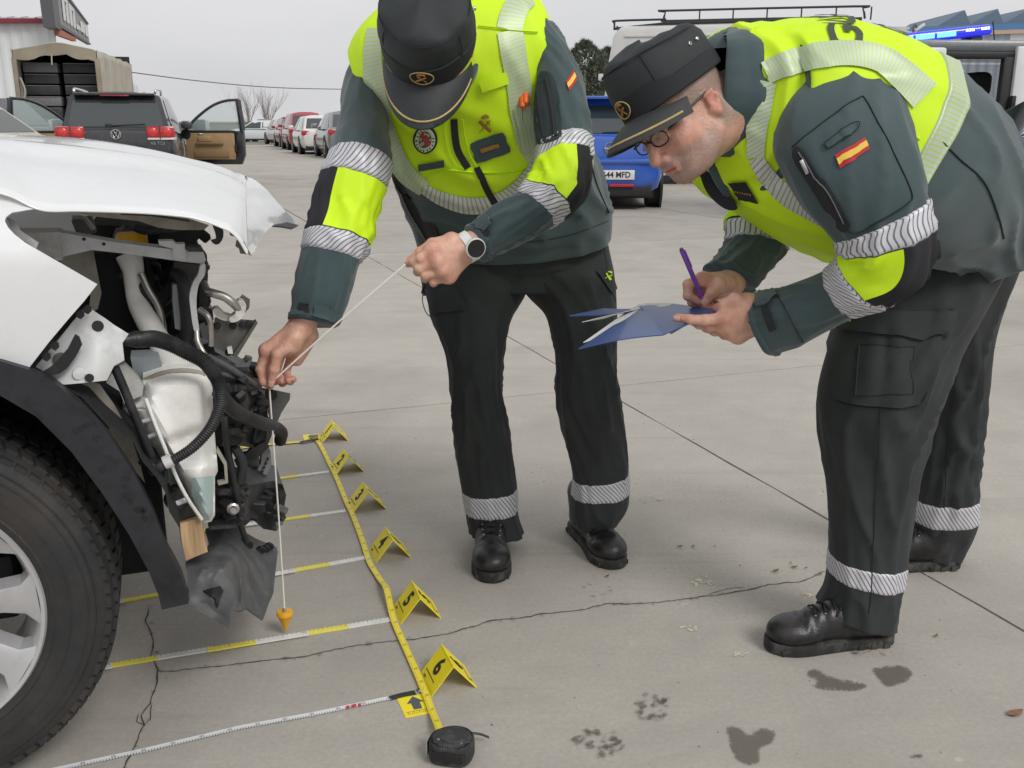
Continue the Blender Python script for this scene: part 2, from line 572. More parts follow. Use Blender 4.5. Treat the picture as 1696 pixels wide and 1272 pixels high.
# ================================================================== GROUND: concrete yard of big slabs
def concrete_mat():
    m = bpy.data.materials.new('concrete'); m.use_nodes = True
    t = m.node_tree; b = t.nodes['Principled BSDF']; L = t.links.new
    tc = t.nodes.new('ShaderNodeTexCoord')
    oi = t.nodes.new('ShaderNodeObjectInfo')
    def noise(scale, detail=6, rough=0.6, src=None, dist=0.0):
        n = t.nodes.new('ShaderNodeTexNoise'); n.inputs['Scale'].default_value = scale; n.inputs['Detail'].default_value = detail
        n.inputs['Roughness'].default_value = rough; n.inputs['Distortion'].default_value = dist
        L(src or tc.outputs['Object'], n.inputs['Vector']); return n.outputs['Fac']
    def ramp(src, stops):
        r = t.nodes.new('ShaderNodeValToRGB')
        while len(r.color_ramp.elements) < len(stops): r.color_ramp.elements.new(0.5)
        for e, (p, c) in zip(r.color_ramp.elements, stops): e.position = p; e.color = (*c, 1)
        L(src, r.inputs['Fac']); return r.outputs['Color']
    def mix(a, bcol, fac, mode='MIX'):
        x = t.nodes.new('ShaderNodeMix'); x.data_type = 'RGBA'; x.blend_type = mode
        if isinstance(fac, float): x.inputs['Factor'].default_value = fac
        else: L(fac, x.inputs['Factor'])
        for s, k in ((a, 'A'), (bcol, 'B')):
            if isinstance(s, tuple): x.inputs[k].default_value = (*s, 1)
            else: L(s, x.inputs[k])
        return x.outputs['Result']
    def rng(src, a, bb, lo=0.0, hi=1.0):
        r = t.nodes.new('ShaderNodeMapRange'); r.inputs['From Min'].default_value = a; r.inputs['From Max'].default_value = bb
        r.inputs['To Min'].default_value = lo; r.inputs['To Max'].default_value = hi; L(src, r.inputs['Value']); return r.outputs['Result']
    big = ramp(noise(0.9, 5, 0.6, dist=0.6), [(0.3, (0.30, 0.28, 0.25)), (0.5, (0.39, 0.362, 0.322)), (0.72, (0.49, 0.452, 0.40))])
    mp = t.nodes.new('ShaderNodeMapping'); mp.inputs['Rotation'].default_value = (0, 0, R(-20.5)); mp.inputs['Scale'].default_value = (1.0, 7.0, 1.0)
    L(tc.outputs['Object'], mp.inputs['Vector'])
    streak = ramp(noise(1.6, 7, 0.65, src=mp.outputs['Vector']), [(0.3, (0.30, 0.28, 0.25)), (0.7, (0.5, 0.46, 0.40))])   # trowel streaks
    c = mix(big, streak, 0.32)
    mid = ramp(noise(7.0, 6, 0.62), [(0.25, (0.30, 0.28, 0.25)), (0.75, (0.52, 0.47, 0.41))])
    c = mix(c, mid, 0.36)
    fine = ramp(noise(95.0, 4, 0.7), [(0.3, (0.22, 0.205, 0.18)), (0.7, (0.60, 0.56, 0.49))])
    c = mix(c, fine, 0.25)
    c = mix(c, (0.29, 0.28, 0.235), rng(noise(2.3, 5, 0.55, dist=0.4), 0.52, 0.74, 0, 0.55))     # greenish grey damp patches
    c = mix(c, (0.62, 0.57, 0.47), rng(noise(26.0, 3, 0.5), 0.69, 0.78, 0, 0.55))               # pale scuffs
    c = mix(c, (0.12, 0.11, 0.10), rng(noise(48.0, 2, 0.5), 0.72, 0.80, 0, 0.6))                # dark specks
    c = mix(c, (0.20, 0.185, 0.16), rng(noise(0.55, 6, 0.65, dist=1.2), 0.46, 0.74, 0, 0.5))        # broad grimy areas
    mt = t.nodes.new('ShaderNodeMapping'); mt.inputs['Rotation'].default_value = (0, 0, R(35)); mt.inputs['Scale'].default_value = (0.5, 9.0, 1.0)
    L(tc.outputs['Object'], mt.inputs['Vector'])
    c = mix(c, (0.15, 0.14, 0.125), rng(noise(0.9, 5, 0.7, src=mt.outputs['Vector'], dist=0.3), 0.57, 0.76, 0, 0.4))   # old tyre tracks
    c = mix(c, (0.70, 0.66, 0.58), rng(oi.outputs['Random'], 0, 1, 0.0, 0.16), 'MIX')
    c = mix(c, (0.985, 0.99, 1.0), 1.0, 'MULTIPLY')
    L(c, b.inputs['Base Color'])
    rr = rng(noise(3.0, 5, 0.6), 0.3, 0.7, 0.72, 0.92); L(rr, b.inputs['Roughness'])
    b.inputs['Specular IOR Level'].default_value = 0.35
    bp = t.nodes.new('ShaderNodeBump'); bp.inputs['Strength'].default_value = 0.25; bp.inputs['Distance'].default_value = 0.004
    L(noise(120.0, 6, 0.7), bp.inputs['Height']); L(bp.outputs['Normal'], b.inputs['Normal'])
    return m
M_CONC = concrete_mat()
M_JOINT = mat('joint_dirt', (0.085, 0.076, 0.066), 0.95, var=0.4, scale=30)
gv = []
_N = 40
def _gx(i): s = i / _N * 2 - 1; return math.copysign(abs(s) ** 2.4, s) * 1500
ground_v = [(_gx(i), _gx(j), -0.028) for j in range(_N + 1) for i in range(_N + 1)]
ground_f = [(j * (_N + 1) + i, j * (_N + 1) + i + 1, (j + 1) * (_N + 1) + i + 1, (j + 1) * (_N + 1) + i) for j in range(_N) for i in range(_N)]
ground = obj('ground', ground_v, ground_f, mat('yard_base', (0.36, 0.335, 0.30), 0.9, var=0.15, scale=0.8), None, False)
ground['kind'] = 'structure'
SLAB_A = R(20.5)
SA = Vector((math.cos(SLAB_A), math.sin(SLAB_A), 0)); SL = Vector((-math.sin(SLAB_A), math.cos(SLAB_A), 0))
# where the two visible joints cross
_j1 = G(470, 695); _j2 = G(835, 550); _j2b = G(1696, 1055)
SO = _j1 * 1.0
_ta = (((_j2 + _j2b) / 2) - SO).dot(SA)
SO = SO + SA * _ta
SLAB = 4.75
joints = obj('joint_bed', [SO + SA * a + SL * b + Vector((0, 0, -0.014 - SO.z)) for a, b in ((-52, -24), (52, -24), (52, 60), (-52, 60))], [(0, 1, 2, 3)], M_JOINT, ground, False)
_slab_proto = None
rs = random.Random(3)
for ia in range(-10, 10):
    for il in range(-2, 12):
        c0 = SO + SA * (SLAB * (ia + 0.5)) + SL * (SLAB * (il + 0.5))
        if c0.y < -3 or abs(c0.x) > 0.62 * c0.y + 7: continue
        g = 0.0042 if c0.y < 9 else 0.009
        bm = bmesh.new()
        h = SLAB / 2 - g
        # edges of the slab wander a few millimetres (worn, spalled arrises)
        near = c0.y < 8
        k = 60 if near else 2
        ring = []
        for s in range(4):
            for q in range(k):
                f = -1 + 2 * q / k
                j = (mnoise.noise(Vector((ia * 7.1 + s, il * 3.3, q * 0.35))) * 0.004) if near and q else 0
                ring.append([(f * h, -h + j), (h - j, f * h), (-f * h, h - j), (-h + j, -f * h)][s])
        top = [bm.verts.new(c0 + SA * x + SL * y + Vector((0, 0, -c0.z))) for x, y in ring]
        bot = [bm.verts.new(c0 + SA * x * 1.0005 + SL * y * 1.0005 + Vector((0, 0, -c0.z - 0.02))) for x, y in ring]
        bm.faces.new(top)
        n_ = len(top)
        for i in range(n_): bm.faces.new((top[(i + 1) % n_], top[i], bot[i], bot[(i + 1) % n_]))
        bmobj('slab', bm, M_CONC, ground, False)

# ---- cracks: thin broken lines worn into the slab
M_CRACK = mat('crack', (0.075, 0.066, 0.056), 0.95, var=0.5, scale=40)
def crack(px_line, w=0.004, seed=1, jit=2.0):
    pts = densify(px_line, 6, closed=False)
    rr = random.Random(seed)
    pl = []
    dx = dy = 0
    for (x, y) in pts:
        dx = dx * 0.75 + rr.uniform(-jit, jit); dy = dy * 0.75 + rr.uniform(-jit, jit) * 0.45
        pl.append(G(x + dx, y + dy, 0.0012))
    V, F = [], []
    for i, p in enumerate(pl):
        t = (pl[min(i + 1, len(pl) - 1)] - pl[max(i - 1, 0)]).normalized()
        nn = Vector((-t.y, t.x, 0))
        ww = w * (0.35 + 0.9 * abs(mnoise.noise(Vector((i * 0.23, seed, 0)))) + rr.random() * 0.35)
        if i in (0, len(pl) - 1): ww *= 0.2
        V += [p + nn * ww * 0.5, p - nn * ww * 0.5]
    F = [(2 * i, 2 * i + 1, 2 * i + 3, 2 * i + 2) for i in range(len(pl) - 1)]
    o = obj('crack', V, F, M_CRACK, ground, False)
    return o
crack([(1366, 945), (1330, 962), (1280, 968), (1180, 985), (1090, 998), (1010, 1000), (950, 1012), (880, 1020), (810, 1030), (740, 1050), (690, 1058), (640, 1062), (580, 1070), (500, 1088), (420, 1095), (340, 1104), (280, 1112), (262, 1110)], 0.0042, 2)
crack([(246, 1005), (240, 1030), (255, 1060), (250, 1085), (262, 1108), (258, 1140), (250, 1165), (232, 1185), (240, 1200), (222, 1240), (206, 1272), (200, 1300)], 0.004, 5, 1.5)
crack([(250, 1165), (250, 1190), (240, 1200)], 0.003, 6, 1.2)
crack([(230, 1180), (228, 1195), (240, 1202)], 0.003, 8, 1.0)
crack([(1170, 985), (1205, 975), (1235, 972)], 0.003, 9, 1.0)

CR_LINES = [[(1366, 945), (1330, 962), (1280, 968), (1180, 985), (1090, 998), (1010, 1000), (950, 1012), (880, 1020), (810, 1030), (740, 1050), (640, 1062), (500, 1088), (340, 1104)], [(246, 1005), (255, 1060), (262, 1108), (250, 1165), (240, 1200), (206, 1272)]]
# ---- wet shoe prints and small litter
def wet_mat():
    m = bpy.data.materials.new('wet_print'); m.use_nodes = True
    t = m.node_tree; b = t.nodes['Principled BSDF']; L = t.links.new
    b.inputs['Base Color'].default_value = (0.15, 0.128, 0.105, 1); b.inputs['Roughness'].default_value = 0.55
    at = t.nodes.new('ShaderNodeAttribute'); at.attribute_name = 'edge'
    tc = t.nodes.new('ShaderNodeTexCoord')
    n = t.nodes.new('ShaderNodeTexNoise'); n.inputs['Scale'].default_value = 55; n.inputs['Detail'].default_value = 6; L(tc.outputs['Object'], n.inputs['Vector'])
    n2 = t.nodes.new('ShaderNodeTexNoise'); n2.inputs['Scale'].default_value = 220; n2.inputs['Detail'].default_value = 3; L(tc.outputs['Object'], n2.inputs['Vector'])
    ad = t.nodes.new('ShaderNodeMath'); ad.operation = 'ADD'; L(at.outputs['Fac'], ad.inputs[0]); L(n.outputs['Fac'], ad.inputs[1])
    ad2 = t.nodes.new('ShaderNodeMath'); ad2.operation = 'MULTIPLY_ADD'; L(n2.outputs['Fac'], ad2.inputs[0]); ad2.inputs[1].default_value = 0.5; L(ad.outputs[0], ad2.inputs[2])
    r = t.nodes.new('ShaderNodeMapRange'); r.interpolation_type = 'SMOOTHSTEP'; r.inputs['From Min'].default_value = 0.62; r.inputs['From Max'].default_value = 1.20; r.inputs['To Max'].default_value = 0.62
    L(ad2.outputs[0], r.inputs['Value']); L(r.outputs['Result'], b.inputs['Alpha'])
    return m
M_WET = wet_mat()
def stain(name, polys, label, cat='footprint'):
    V, F, E = [], [], []
    for pi_, poly in enumerate(polys):
        rp = roundpoly(poly, 5)
        v2, f = tri_fill(rp, 3.5)
        b = len(V)
        z_ = 0.0014 + 0.00007 * pi_
        V += [G(x, y, z_) for x, y in v2]; F += [tuple(b + i for i in q) for q in f]
        E += [min(1.0, min(math.hypot(x - q[0], y - q[1]) for q in rp) / 13.0) for x, y in v2]
    o = obj(name, V, F, M_WET, ground, False)
    at = o.data.attributes.new('edge', 'FLOAT', 'POINT'); at.data.foreach_set('value', np.array(E, dtype=np.float32))
    return o
def blobs(cx, cy, w, h, n, seed, ang=0.4, sz=(9, 5)):
    r = random.Random(seed); out = []
    for i in range(n):
        for _ in range(30):
            u, v = r.uniform(-1, 1), r.uniform(-1, 1)
            if u * u + v * v < 1: break
        x, y = cx + u * w, cy + v * h
        a = ang + r.uniform(-0.5, 0.5); s1 = r.uniform(0.6, 1.1) * sz[0]; s2 = r.uniform(0.6, 1.1) * sz[1]
        out.append([(x + math.cos(q) * s1 * math.cos(a) - math.sin(q) * s2 * math.sin(a), y + (math.cos(q) * s1 * math.sin(a) + math.sin(q) * s2 * math.cos(a)) * 0.8) for q in [k * math.pi / 3 + r.uniform(-.3, .3) for k in range(6)]])
    return out
stain('wet_print', [[(1203, 1205), (1225, 1203), (1240, 1215), (1262, 1205), (1285, 1212), (1280, 1230), (1262, 1240), (1258, 1262), (1242, 1268), (1220, 1258), (1208, 1232)]], '')
stain('wet_print', [[(1335, 1118), (1350, 1106), (1372, 1118), (1400, 1125), (1436, 1134), (1420, 1144), (1375, 1143), (1345, 1138), (1352, 1128)]], '')
stain('wet_print', [[(1444, 1108), (1470, 1102), (1500, 1103), (1512, 1118), (1496, 1132), (1468, 1138), (1452, 1122)]], '')
stain('wet_print', blobs(992, 1228, 42, 24, 30, 4, -0.5, (10, 6)), '')
stain('wet_print', blobs(1080, 1172, 26, 30, 30, 6, -0.3, (9, 5)), '')
stain('wet_print', blobs(985, 985, 45, 20, 12, 11, 0.0, (6, 2.5)), '')
stain('wet_print', blobs(1070, 830, 30, 8, 10, 12, 0.1, (6, 2)), '')
stain('wet_print', blobs(1440, 1082, 40, 4, 7, 13, 0.0, (9, 3)), '')
stain('wet_print', blobs(1520, 1255, 10, 5, 2, 15, 0.0, (9, 5)), '')
rc_ = random.Random(31)
for cl_ in CR_LINES:          # grime gathered along the cracks
    pts_ = densify(cl_, 9, False)
    stain('crack_grime', [[(x + rc_.uniform(-3, 3) + math.cos(q) * (rc_.uniform(2, 9)), y + rc_.uniform(-2, 2) + math.sin(q) * rc_.uniform(1.2, 3.6)) for q in [k * math.pi / 3 for k in range(6)]] for (x, y) in pts_ if rc_.random() < 0.55], '')
M_LEAF = mat('dry_leaf', (0.22, 0.11, 0.06), 0.8, var=0.4, scale=60)
M_SPLAT = mat('pale_splash', (0.62, 0.58, 0.42), 0.9, var=0.2, scale=80)
_leaf_n = 0
for (x, y, s, a) in [(1126, 906, 7, 0.1), (1148, 906, 6, 1.3), (1285, 946, 9, 0.5), (1316, 940, 8, 0.2), (1006, 955, 6, 0.8), (1682, 1182, 17, 0.4), (1551, 1054, 6, 0.9), (1310, 934, 4, 2.0), (1335, 942, 4, 0.4), (660, 1135, 0, 0), (1225, 938, 3, 0), (1183, 906, 3, .5)]:
    if not s: continue
    c0 = G(x, y, 0.002); k = s * 0.0012
    pts_ = [(-1, 0), (-.4, .45), (.3, .4), (1, .05), (.4, -.35), (-.4, -.4)]
    V = [c0 + Vector((math.cos(a) * u * k - math.sin(a) * v * k, math.sin(a) * u * k + math.cos(a) * v * k, 0.003 * abs(u) + 0.001)) for u, v in pts_]
    V = V + [v + Vector((0, 0, 0.0008)) for v in V]
    F = [(5, 4, 3, 2, 1, 0), (6, 7, 8, 9, 10, 11)] + [(i, (i + 1) % 6, (i + 1) % 6 + 6, i + 6) for i in range(6)]
    lf = obj('dry_leaf', V, F, M_LEAF, None, False)
    if s > 12: tag(lf, 'biggest dry brown leaf scrap on bare concrete beyond the boots', 'leaf')
    else: tag(lf, 'tiny dry brown leaf scrap on the concrete near the boots', 'leaf', 'small leaf scraps')
spl = [(1160, 964, 9), (1140, 1040, 8), (1228, 1084, 7), (1335, 985, 6), (1165, 955, 4), (1175, 965, 5)]
V, F = [], []
for (x, y, s) in spl:
    for poly in blobs(x, y, s * 1.8, s * 0.7, 9, int(x), 0, (s * 0.5, s * 0.3)):
        v2, f = tri_fill(poly, 6); b = len(V); V += [G(p[0], p[1], 0.0012 + 0.00003 * len(F)**0.5) for p in v2]; F += [tuple(b + i for i in q) for q in f]
obj('pale_splash', V, F, M_SPLAT, ground, False)
# grit: countless crumbs of gravel lying about
rg = random.Random(22); V, F = [], []
for i in range(520):
    x = rg.uniform(-1.6, 2.4); y = rg.uniform(1.3, 5.0); s = rg.uniform(0.0008, 0.0028)
    b = len(V); a = rg.uniform(0, 6)
    for k in range(4): V.append((x + math.cos(a + k * 1.57) * s * rg.uniform(.7, 1.3), y + math.sin(a + k * 1.57) * s, 0.0))
    V.append((x, y, s * 1.1)); F += [(b + k, b + (k + 1) % 4, b + 4) for k in range(4)]
grit = obj('grit', V, F, mat('grit', (0.30, 0.27, 0.23), 0.9, var=0.7, scale=15), ground, False); grit['kind'] = 'stuff'
# ================================================================== MEASURING KIT ON THE GROUND
CA = R(19.5)
AX = Vector((math.cos(CA), math.sin(CA), 0))      # the wrecked car's nose direction
LT = Vector((-math.sin(CA), math.cos(CA), 0))     # across the car, away from the camera
M_YEL = mat('yellow_plastic', (0.92, 0.76, 0.015), 0.42, var=0.05, scale=12)
M_YELR = mat('yellow_rule', (0.80, 0.72, 0.10), 0.5, var=0.08, scale=30)
M_WHTR = mat('white_rule', (0.74, 0.74, 0.72), 0.5, var=0.08, scale=30, dirt=(0.35, 0.33, 0.3), dirt_amt=0.4, dirt_scale=9)
M_BLK = mat('black_print', (0.02, 0.02, 0.02), 0.6, var=0.2)
M_GREYP = mat('grey_print', (0.09, 0.10, 0.11), 0.6, var=0.1)
M_BLKRUB = mat('black_rubber', (0.028, 0.029, 0.031), 0.62, var=0.25, scale=30, dirt=(0.22, 0.2, 0.18), dirt_amt=0.35, dirt_scale=26, bump=0.15, bscale=300)
M_STEEL = mat('steel', (0.6, 0.6, 0.6), 0.32, metal=1.0, var=0.15)

def tick_mat(name, base, period, wid=0.25, ink=(0.05, 0.05, 0.04), big=10):
    m = bpy.data.materials.new(name); m.use_nodes = True
    t = m.node_tree; b = t.nodes['Principled BSDF']; b.inputs['Roughness'].default_value = 0.4; L = t.links.new
    uv = t.nodes.new('ShaderNodeUVMap'); uv.uv_map = 'UVMap'
    s = t.nodes.new('ShaderNodeSeparateXYZ'); L(uv.outputs['UV'], s.inputs['Vector'])
    def mth(op, a, bb=None):
        n = t.nodes.new('ShaderNodeMath'); n.operation = op
        for i, q in enumerate((a, bb)):
            if q is None: continue
            if isinstance(q, (int, float)): n.inputs[i].default_value = q
            else: L(q, n.inputs[i])
        return n.outputs[0]
    f1 = mth('FRACT', mth('DIVIDE', s.outputs['X'], period))
    t1 = mth('LESS_THAN', f1, wid)
    e1 = mth('GREATER_THAN', s.outputs['Y'], 0.62)
    f2 = mth('FRACT', mth('DIVIDE', s.outputs['X'], period * big))
    t2 = mth('LESS_THAN', f2, 0.16)
    e2 = mth('MULTIPLY', mth('GREATER_THAN', s.outputs['Y'], 0.12), mth('LESS_THAN', s.outputs['Y'], 0.62))
    ns = t.nodes.new('ShaderNodeTexNoise'); ns.inputs['Scale'].default_value = 420; L(uv.outputs['UV'], ns.inputs['Vector'])
    t2 = mth('MULTIPLY', t2, mth('GREATER_THAN', ns.outputs['Fac'], 0.5))
    ink_f = mth('MAXIMUM', mth('MULTIPLY', t1, e1), mth('MULTIPLY', t2, e2))
    mx = t.nodes.new('ShaderNodeMix'); mx.data_type = 'RGBA'
    mx.inputs['A'].default_value = (*base, 1); mx.inputs['B'].default_value = (*ink, 1)
    L(mth('MULTIPLY', ink_f, 0.85), mx.inputs['Factor']); L(mx.outputs['Result'], b.inputs['Base Color'])
    return m
M_TAPE = tick_mat('yellow_tape', (0.86, 0.70, 0.03), 0.005)
M_TAPEW = tick_mat('white_tape', (0.72, 0.73, 0.75), 0.005)

def tape_strip(name, material, pts, w, parent=None, th=0.0006, crown=0.0015):
    n = len(pts); V, U, F = [], [], []
    s = 0
    for i, p in enumerate(pts):
        p = Vector(p)
        t = (Vector(pts[min(i + 1, n - 1)]) - Vector(pts[max(i - 1, 0)])).normalized()
        nn = Vector((-t.y, t.x, 0)).normalized()
        if i: s += (p - Vector(pts[i - 1])).length
        for k in range(5):
            f = k / 4 - 0.5
            V.append(p + nn * w * f + Vector((0, 0, th + crown * (4 * f * f)))); U.append((s, k / 4))
    for i in range(n - 1):
        for k in range(4): F.append((i * 5 + k, (i + 1) * 5 + k, (i + 1) * 5 + k + 1, i * 5 + k + 1))
    nv = len(V)
    V += [v - Vector((0, 0, th)) for v in V]; U += U
    F += [tuple(nv + i for i in reversed(f)) for f in F]
    return fix_normals(obj(name, V, F, material, parent, True, uv=U))

# ---- yellow tape along the base line, with its case
_tp = [(731, 1232), (712, 1172), (692, 1122), (670, 1072), (652, 1030), (641, 990), (630, 965), (612, 934), (601, 900), (586, 860), (573, 832), (560, 800), (545, 768), (531, 740), (521, 727)]
_tpc = catmull(_tp, 90)
tape = thing('tape_measure', 'yellow steel tape measure with black rubber case, pulled out along the numbered markers', 'tape measure', G(731, 1232))
tape_pts = []
for i, q in enumerate(_tpc):
    s = i / 89
    z = 0.004 + 0.016 * math.exp(-((s - 0.36) / 0.05) ** 2) + 0.018 * max(0, 1 - s / 0.06)
    g = G(q[0], q[1]); tape_pts.append(Vector((g.x, g.y, z)))
tape_strip('blade', M_TAPE, tape_pts, 0.0145, tape)
hookp = tape_pts[-1]
box('end_hook', M_STEEL, (-0.014, -0.004, 0.0), (0.014, 0.006, 0.014), tape, Matrix.Translation(hookp) @ Matrix.Rotation(R(20), 4, 'Z'), 0.001)
# case lying on its side
_c = G(750, 1252)
cm = Matrix.Translation((_c.x, _c.y, 0.001)) @ Matrix.Rotation(R(-14), 4, 'Z')
case_out = roundpoly([(-0.037, -0.020), (-0.040, 0.004), (-0.026, 0.024), (-0.004, 0.035), (0.020, 0.032), (0.036, 0.014), (0.038, -0.014), (0.028, -0.032), (0.0, -0.036), (-0.026, -0.034)], 6)
prism('case', M_BLKRUB, case_out, 0.040, tape, cm, 0.007)
prism('case_face', M_BLKRUB, roundpoly([(x * 0.62 + 0.004, y * 0.62) for x, y in [(-0.037, -0.020), (-0.026, 0.024), (-0.004, 0.035), (0.020, 0.032), (0.038, -0.014), (0.0, -0.036)]], 6), 0.0025, tape, cm @ Matrix.Translation((0, 0, 0.0393)), 0.001)
box('grip_band', mat('dark_plastic', (0.012, 0.012, 0.013), 0.35, var=0.1), (-0.030, -0.0385, 0.012), (0.030, -0.033, 0.030), tape, cm, 0.002)
box('belt_clip', M_STEEL, (-0.0435, -0.022, 0.006), (-0.0395, -0.002, 0.036), tape, cm, 0.0015)
for sx in (-0.02, 0.022): lathe('screw', M_STEEL, [(0, 0.0418), (0.0026, 0.0418), (0.0026, 0.039)], tape, cm @ Matrix.Translation((sx, -0.018, 0)), 10)
tube('wrist_strap', M_BLKRUB, [cm @ Vector((-0.004, 0.034, 0.03)), G(760, 1217, 0.03), G(775, 1214, 0.028), G(795, 1216, 0.022), G(809, 1221, 0.012)], 0.0032, tape, 8, 8, 0.6)

# ---- numbered tent markers
M_FOLD = M_YEL
def marker(num, fl, fr, label):
    """fl / fr: photo position of the two feet on the end towards the camera"""
    a = G(*fl); b = G(*fr)
    c0 = (a + b) / 2; hw = (b - a).length / 2
    xdir = (b - a).normalized(); rdir = Vector((-xdir.y, xdir.x, 0))
    rdir = (rdir * 0.9 + (LT * 1.0) * 0.35).normalized()
    length = 0.088; hgt = hw * 1.22; th = 0.0016
    o = thing('number_marker', label, 'marker', c0)
    for side, nm in ((-1, 'plate'), (1, 'plate')):
        foot = c0 + xdir * hw * side; top = c0 + Vector((0, 0, hgt))
        up = (top - foot); ul = up.length; upn = up.normalized()
        nrm = upn.cross(rdir).normalized()
        if nrm.z < 0: nrm = -nrm
        o0 = foot + (-nrm * th if True else Vector())
        r = [foot, foot + rdir * length, top + rdir * length, top]
        V = [p for p in r] + [p - nrm * th for p in r]
        F = [(0, 1, 2, 3), (7, 6, 5, 4), (0, 4, 5, 1), (1, 5, 6, 2), (2, 6, 7, 3), (3, 7, 4, 0)]
        pl = fix_normals(obj('plate', V, F, M_FOLD, o, False))
        xr = -rdir if side < 0 else rdir            # reading direction seen from outside
        cen = foot + rdir * length * 0.5 + upn * ul * 0.60 + nrm * 0.0006
        m = frame_m(cen, xr, upn, nrm)
        text_mesh('numeral', str(num), 0.052, M_BLK, m, pl, 0.0004, 0.0016, 0.95)
        m2 = frame_m(foot + rdir * length * 0.5 + upn * ul * 0.25 + nrm * 0.0006, xr, upn, nrm)
        prism('scale_bar', M_BLK, [(-0.036, 0), (0.022, 0), (0.022, 0.0016), (-0.036, 0.0016)], 0.0004, pl, m2, 0, False)
        text_mesh('small_print', 'cm', 0.011, M_GREYP, frame_m(foot + rdir * length * 0.5 + xr * -0.024 + upn * ul * 0.13 + nrm * 0.0006, xr, upn, nrm), pl, 0.0003)
    tube('fold', M_FOLD, [c0 + Vector((0, 0, hgt - 0.0006)), c0 + rdir * length + Vector((0, 0, hgt - 0.0006))], 0.0018, o, 8, 1)
    return o
for num, fl, fr in [(1, (534, 734), (577, 730)), (2, (556, 788), (603, 781)), (3, (584, 851), (640, 843)), (4, (623, 932), (681, 923)), (5, (663, 1034), (731, 1024)), (6, (714, 1154), (790, 1139))]:
    marker(num, fl, fr, 'yellow folded tent marker with black number %s beside the yellow tape' % ['one', 'two', 'three', 'four', 'five', 'six'][num - 1])

# ---- flat yellow arrow cards at the two ends
def arrow_card(corners, label, arrow=True):
    q = [G(*c) for c in corners]                    # TL, TR, BR, BL
    o = thing('arrow_card', label, 'card', (q[0] + q[2]) / 2)
    V = [p + Vector((0, 0, 0.0012)) for p in q] + [p + Vector((0, 0, 0.0004)) for p in q]
    F = [(3, 2, 1, 0), (4, 5, 6, 7), (0, 1, 5, 4), (1, 2, 6, 5), (2, 3, 7, 6), (3, 0, 4, 7)]
    fix_normals(obj('card', V, F, M_YEL, o, False))
    def uvp(u, v, z=0.0018):
        return q[3] * (1 - u) * (1 - v) + q[2] * u * (1 - v) + q[0] * (1 - u) * v + q[1] * u * v + Vector((0, 0, z))
    ar = [(0.5, 0.95), (0.78, 0.62), (0.64, 0.62), (0.64, 0.30), (0.36, 0.30), (0.36, 0.62), (0.22, 0.62)]
    if arrow:
        obj('arrow', [uvp(*a) for a in ar], [(0, 1, 6), (1, 2, 5, 6), (2, 3, 4, 5)], M_GREYP, o, False)
        V, F = [], []
        for i in range(13):
            b = len(V); u = 0.14 + i * 0.06
            V += [uvp(u, 0.10), uvp(u + 0.012, 0.10), uvp(u + 0.012, 0.17 if i % 3 else 0.21), uvp(u, 0.17 if i % 3 else 0.21)]; F.append((b, b + 1, b + 2, b + 3))
        b = len(V); V += [uvp(0.1, 0.22), uvp(0.9, 0.22), uvp(0.9, 0.235), uvp(0.1, 0.235)]; F.append((b, b + 1, b + 2, b + 3))
        obj('printed_scale', V, F, M_GREYP, o, False)
    return o
arrow_card([(657, 1157), (708, 1149), (722, 1180), (672, 1190)], 'flat yellow card with dark arrow under the tape beside marker six')
arrow_card([(501, 721), (528, 718), (530, 728), (505, 732)], 'flat yellow card under the tape hook beside marker one', True)

# ---- folding rules laid out from the tape towards the car
def folding_rule(a, b, label, name='folding_rule', start_white=0.10, w=0.016, nstart=0):
    pa, pb = G(*a), G(*b)
    L = (pb - pa).length; d = (pb - pa).normalized(); nn = Vector((-d.y, d.x, 0))
    o = thing(name, label, 'ruler', pa)
    s = 0.0; k = nstart
    while s < L - 0.01:
        e = min(L, s + 0.2)
        z0 = 0.0005 + 0.0034 * (k % 2); side = 0.004 if k % 2 else -0.004
        mid = min(e, s + 0.10)
        segs = [(s - (0.012 if s > 0 else 0), mid, M_WHTR), (mid, e, M_YELR)]
        if k % 2: segs = [(s - 0.012, mid, M_WHTR), (mid, e, M_YELR)]
        for (x0, x1, mm) in segs:
            if x1 - x0 < 0.004: continue
            m = frame_m(pa + nn * side + Vector((0, 0, z0)), d, nn, Vector((0, 0, 1)))
            sec = box('section', mm, (x0, -w / 2, 0), (x1 - 0.0003, w / 2, 0.0034), o, m, 0)
            V, F = [], []
            for i in range(int((x1 - x0) / 0.01)):
                x = x0 + 0.01 * i + 0.004; hh = w * (0.5 if i % 5 == 0 else 0.28); bq = len(V)
                V += [m @ Vector(q) for q in ((x, -w / 2 + 0.001, 0.0038), (x + 0.0012, -w / 2 + 0.001, 0.0038), (x + 0.0012, -w / 2 + hh, 0.0038), (x, -w / 2 + hh, 0.0038))]
                F.append((bq, bq + 1, bq + 2, bq + 3))
            if V: obj('graduation', V, F, M_GREYP, sec, False)
        if s > 0:
            lathe('rivet', M_STEEL, [(0, 0.0052), (0.003, 0.0048), (0.0036, 0.0034)], o, Matrix.Translation(pa + d * (s - 0.004) + Vector((0, 0, z0))), 10)
        s = e; k += 1
    return o
folding_rule((650, 1028), (150, 1111), 'white and yellow folding rule under the hanging plumb bob, from marker five')
folding_rule((609, 925), (175, 1003), 'white and yellow folding rule laid from marker four under the torn undertray')
folding_rule((572, 848), (330, 882), 'white and yellow folding rule laid from marker three to the hanging bumper parts')
folding_rule((545, 783), (330, 812), 'white and yellow folding rule laid from marker two, farthest of the four rules')
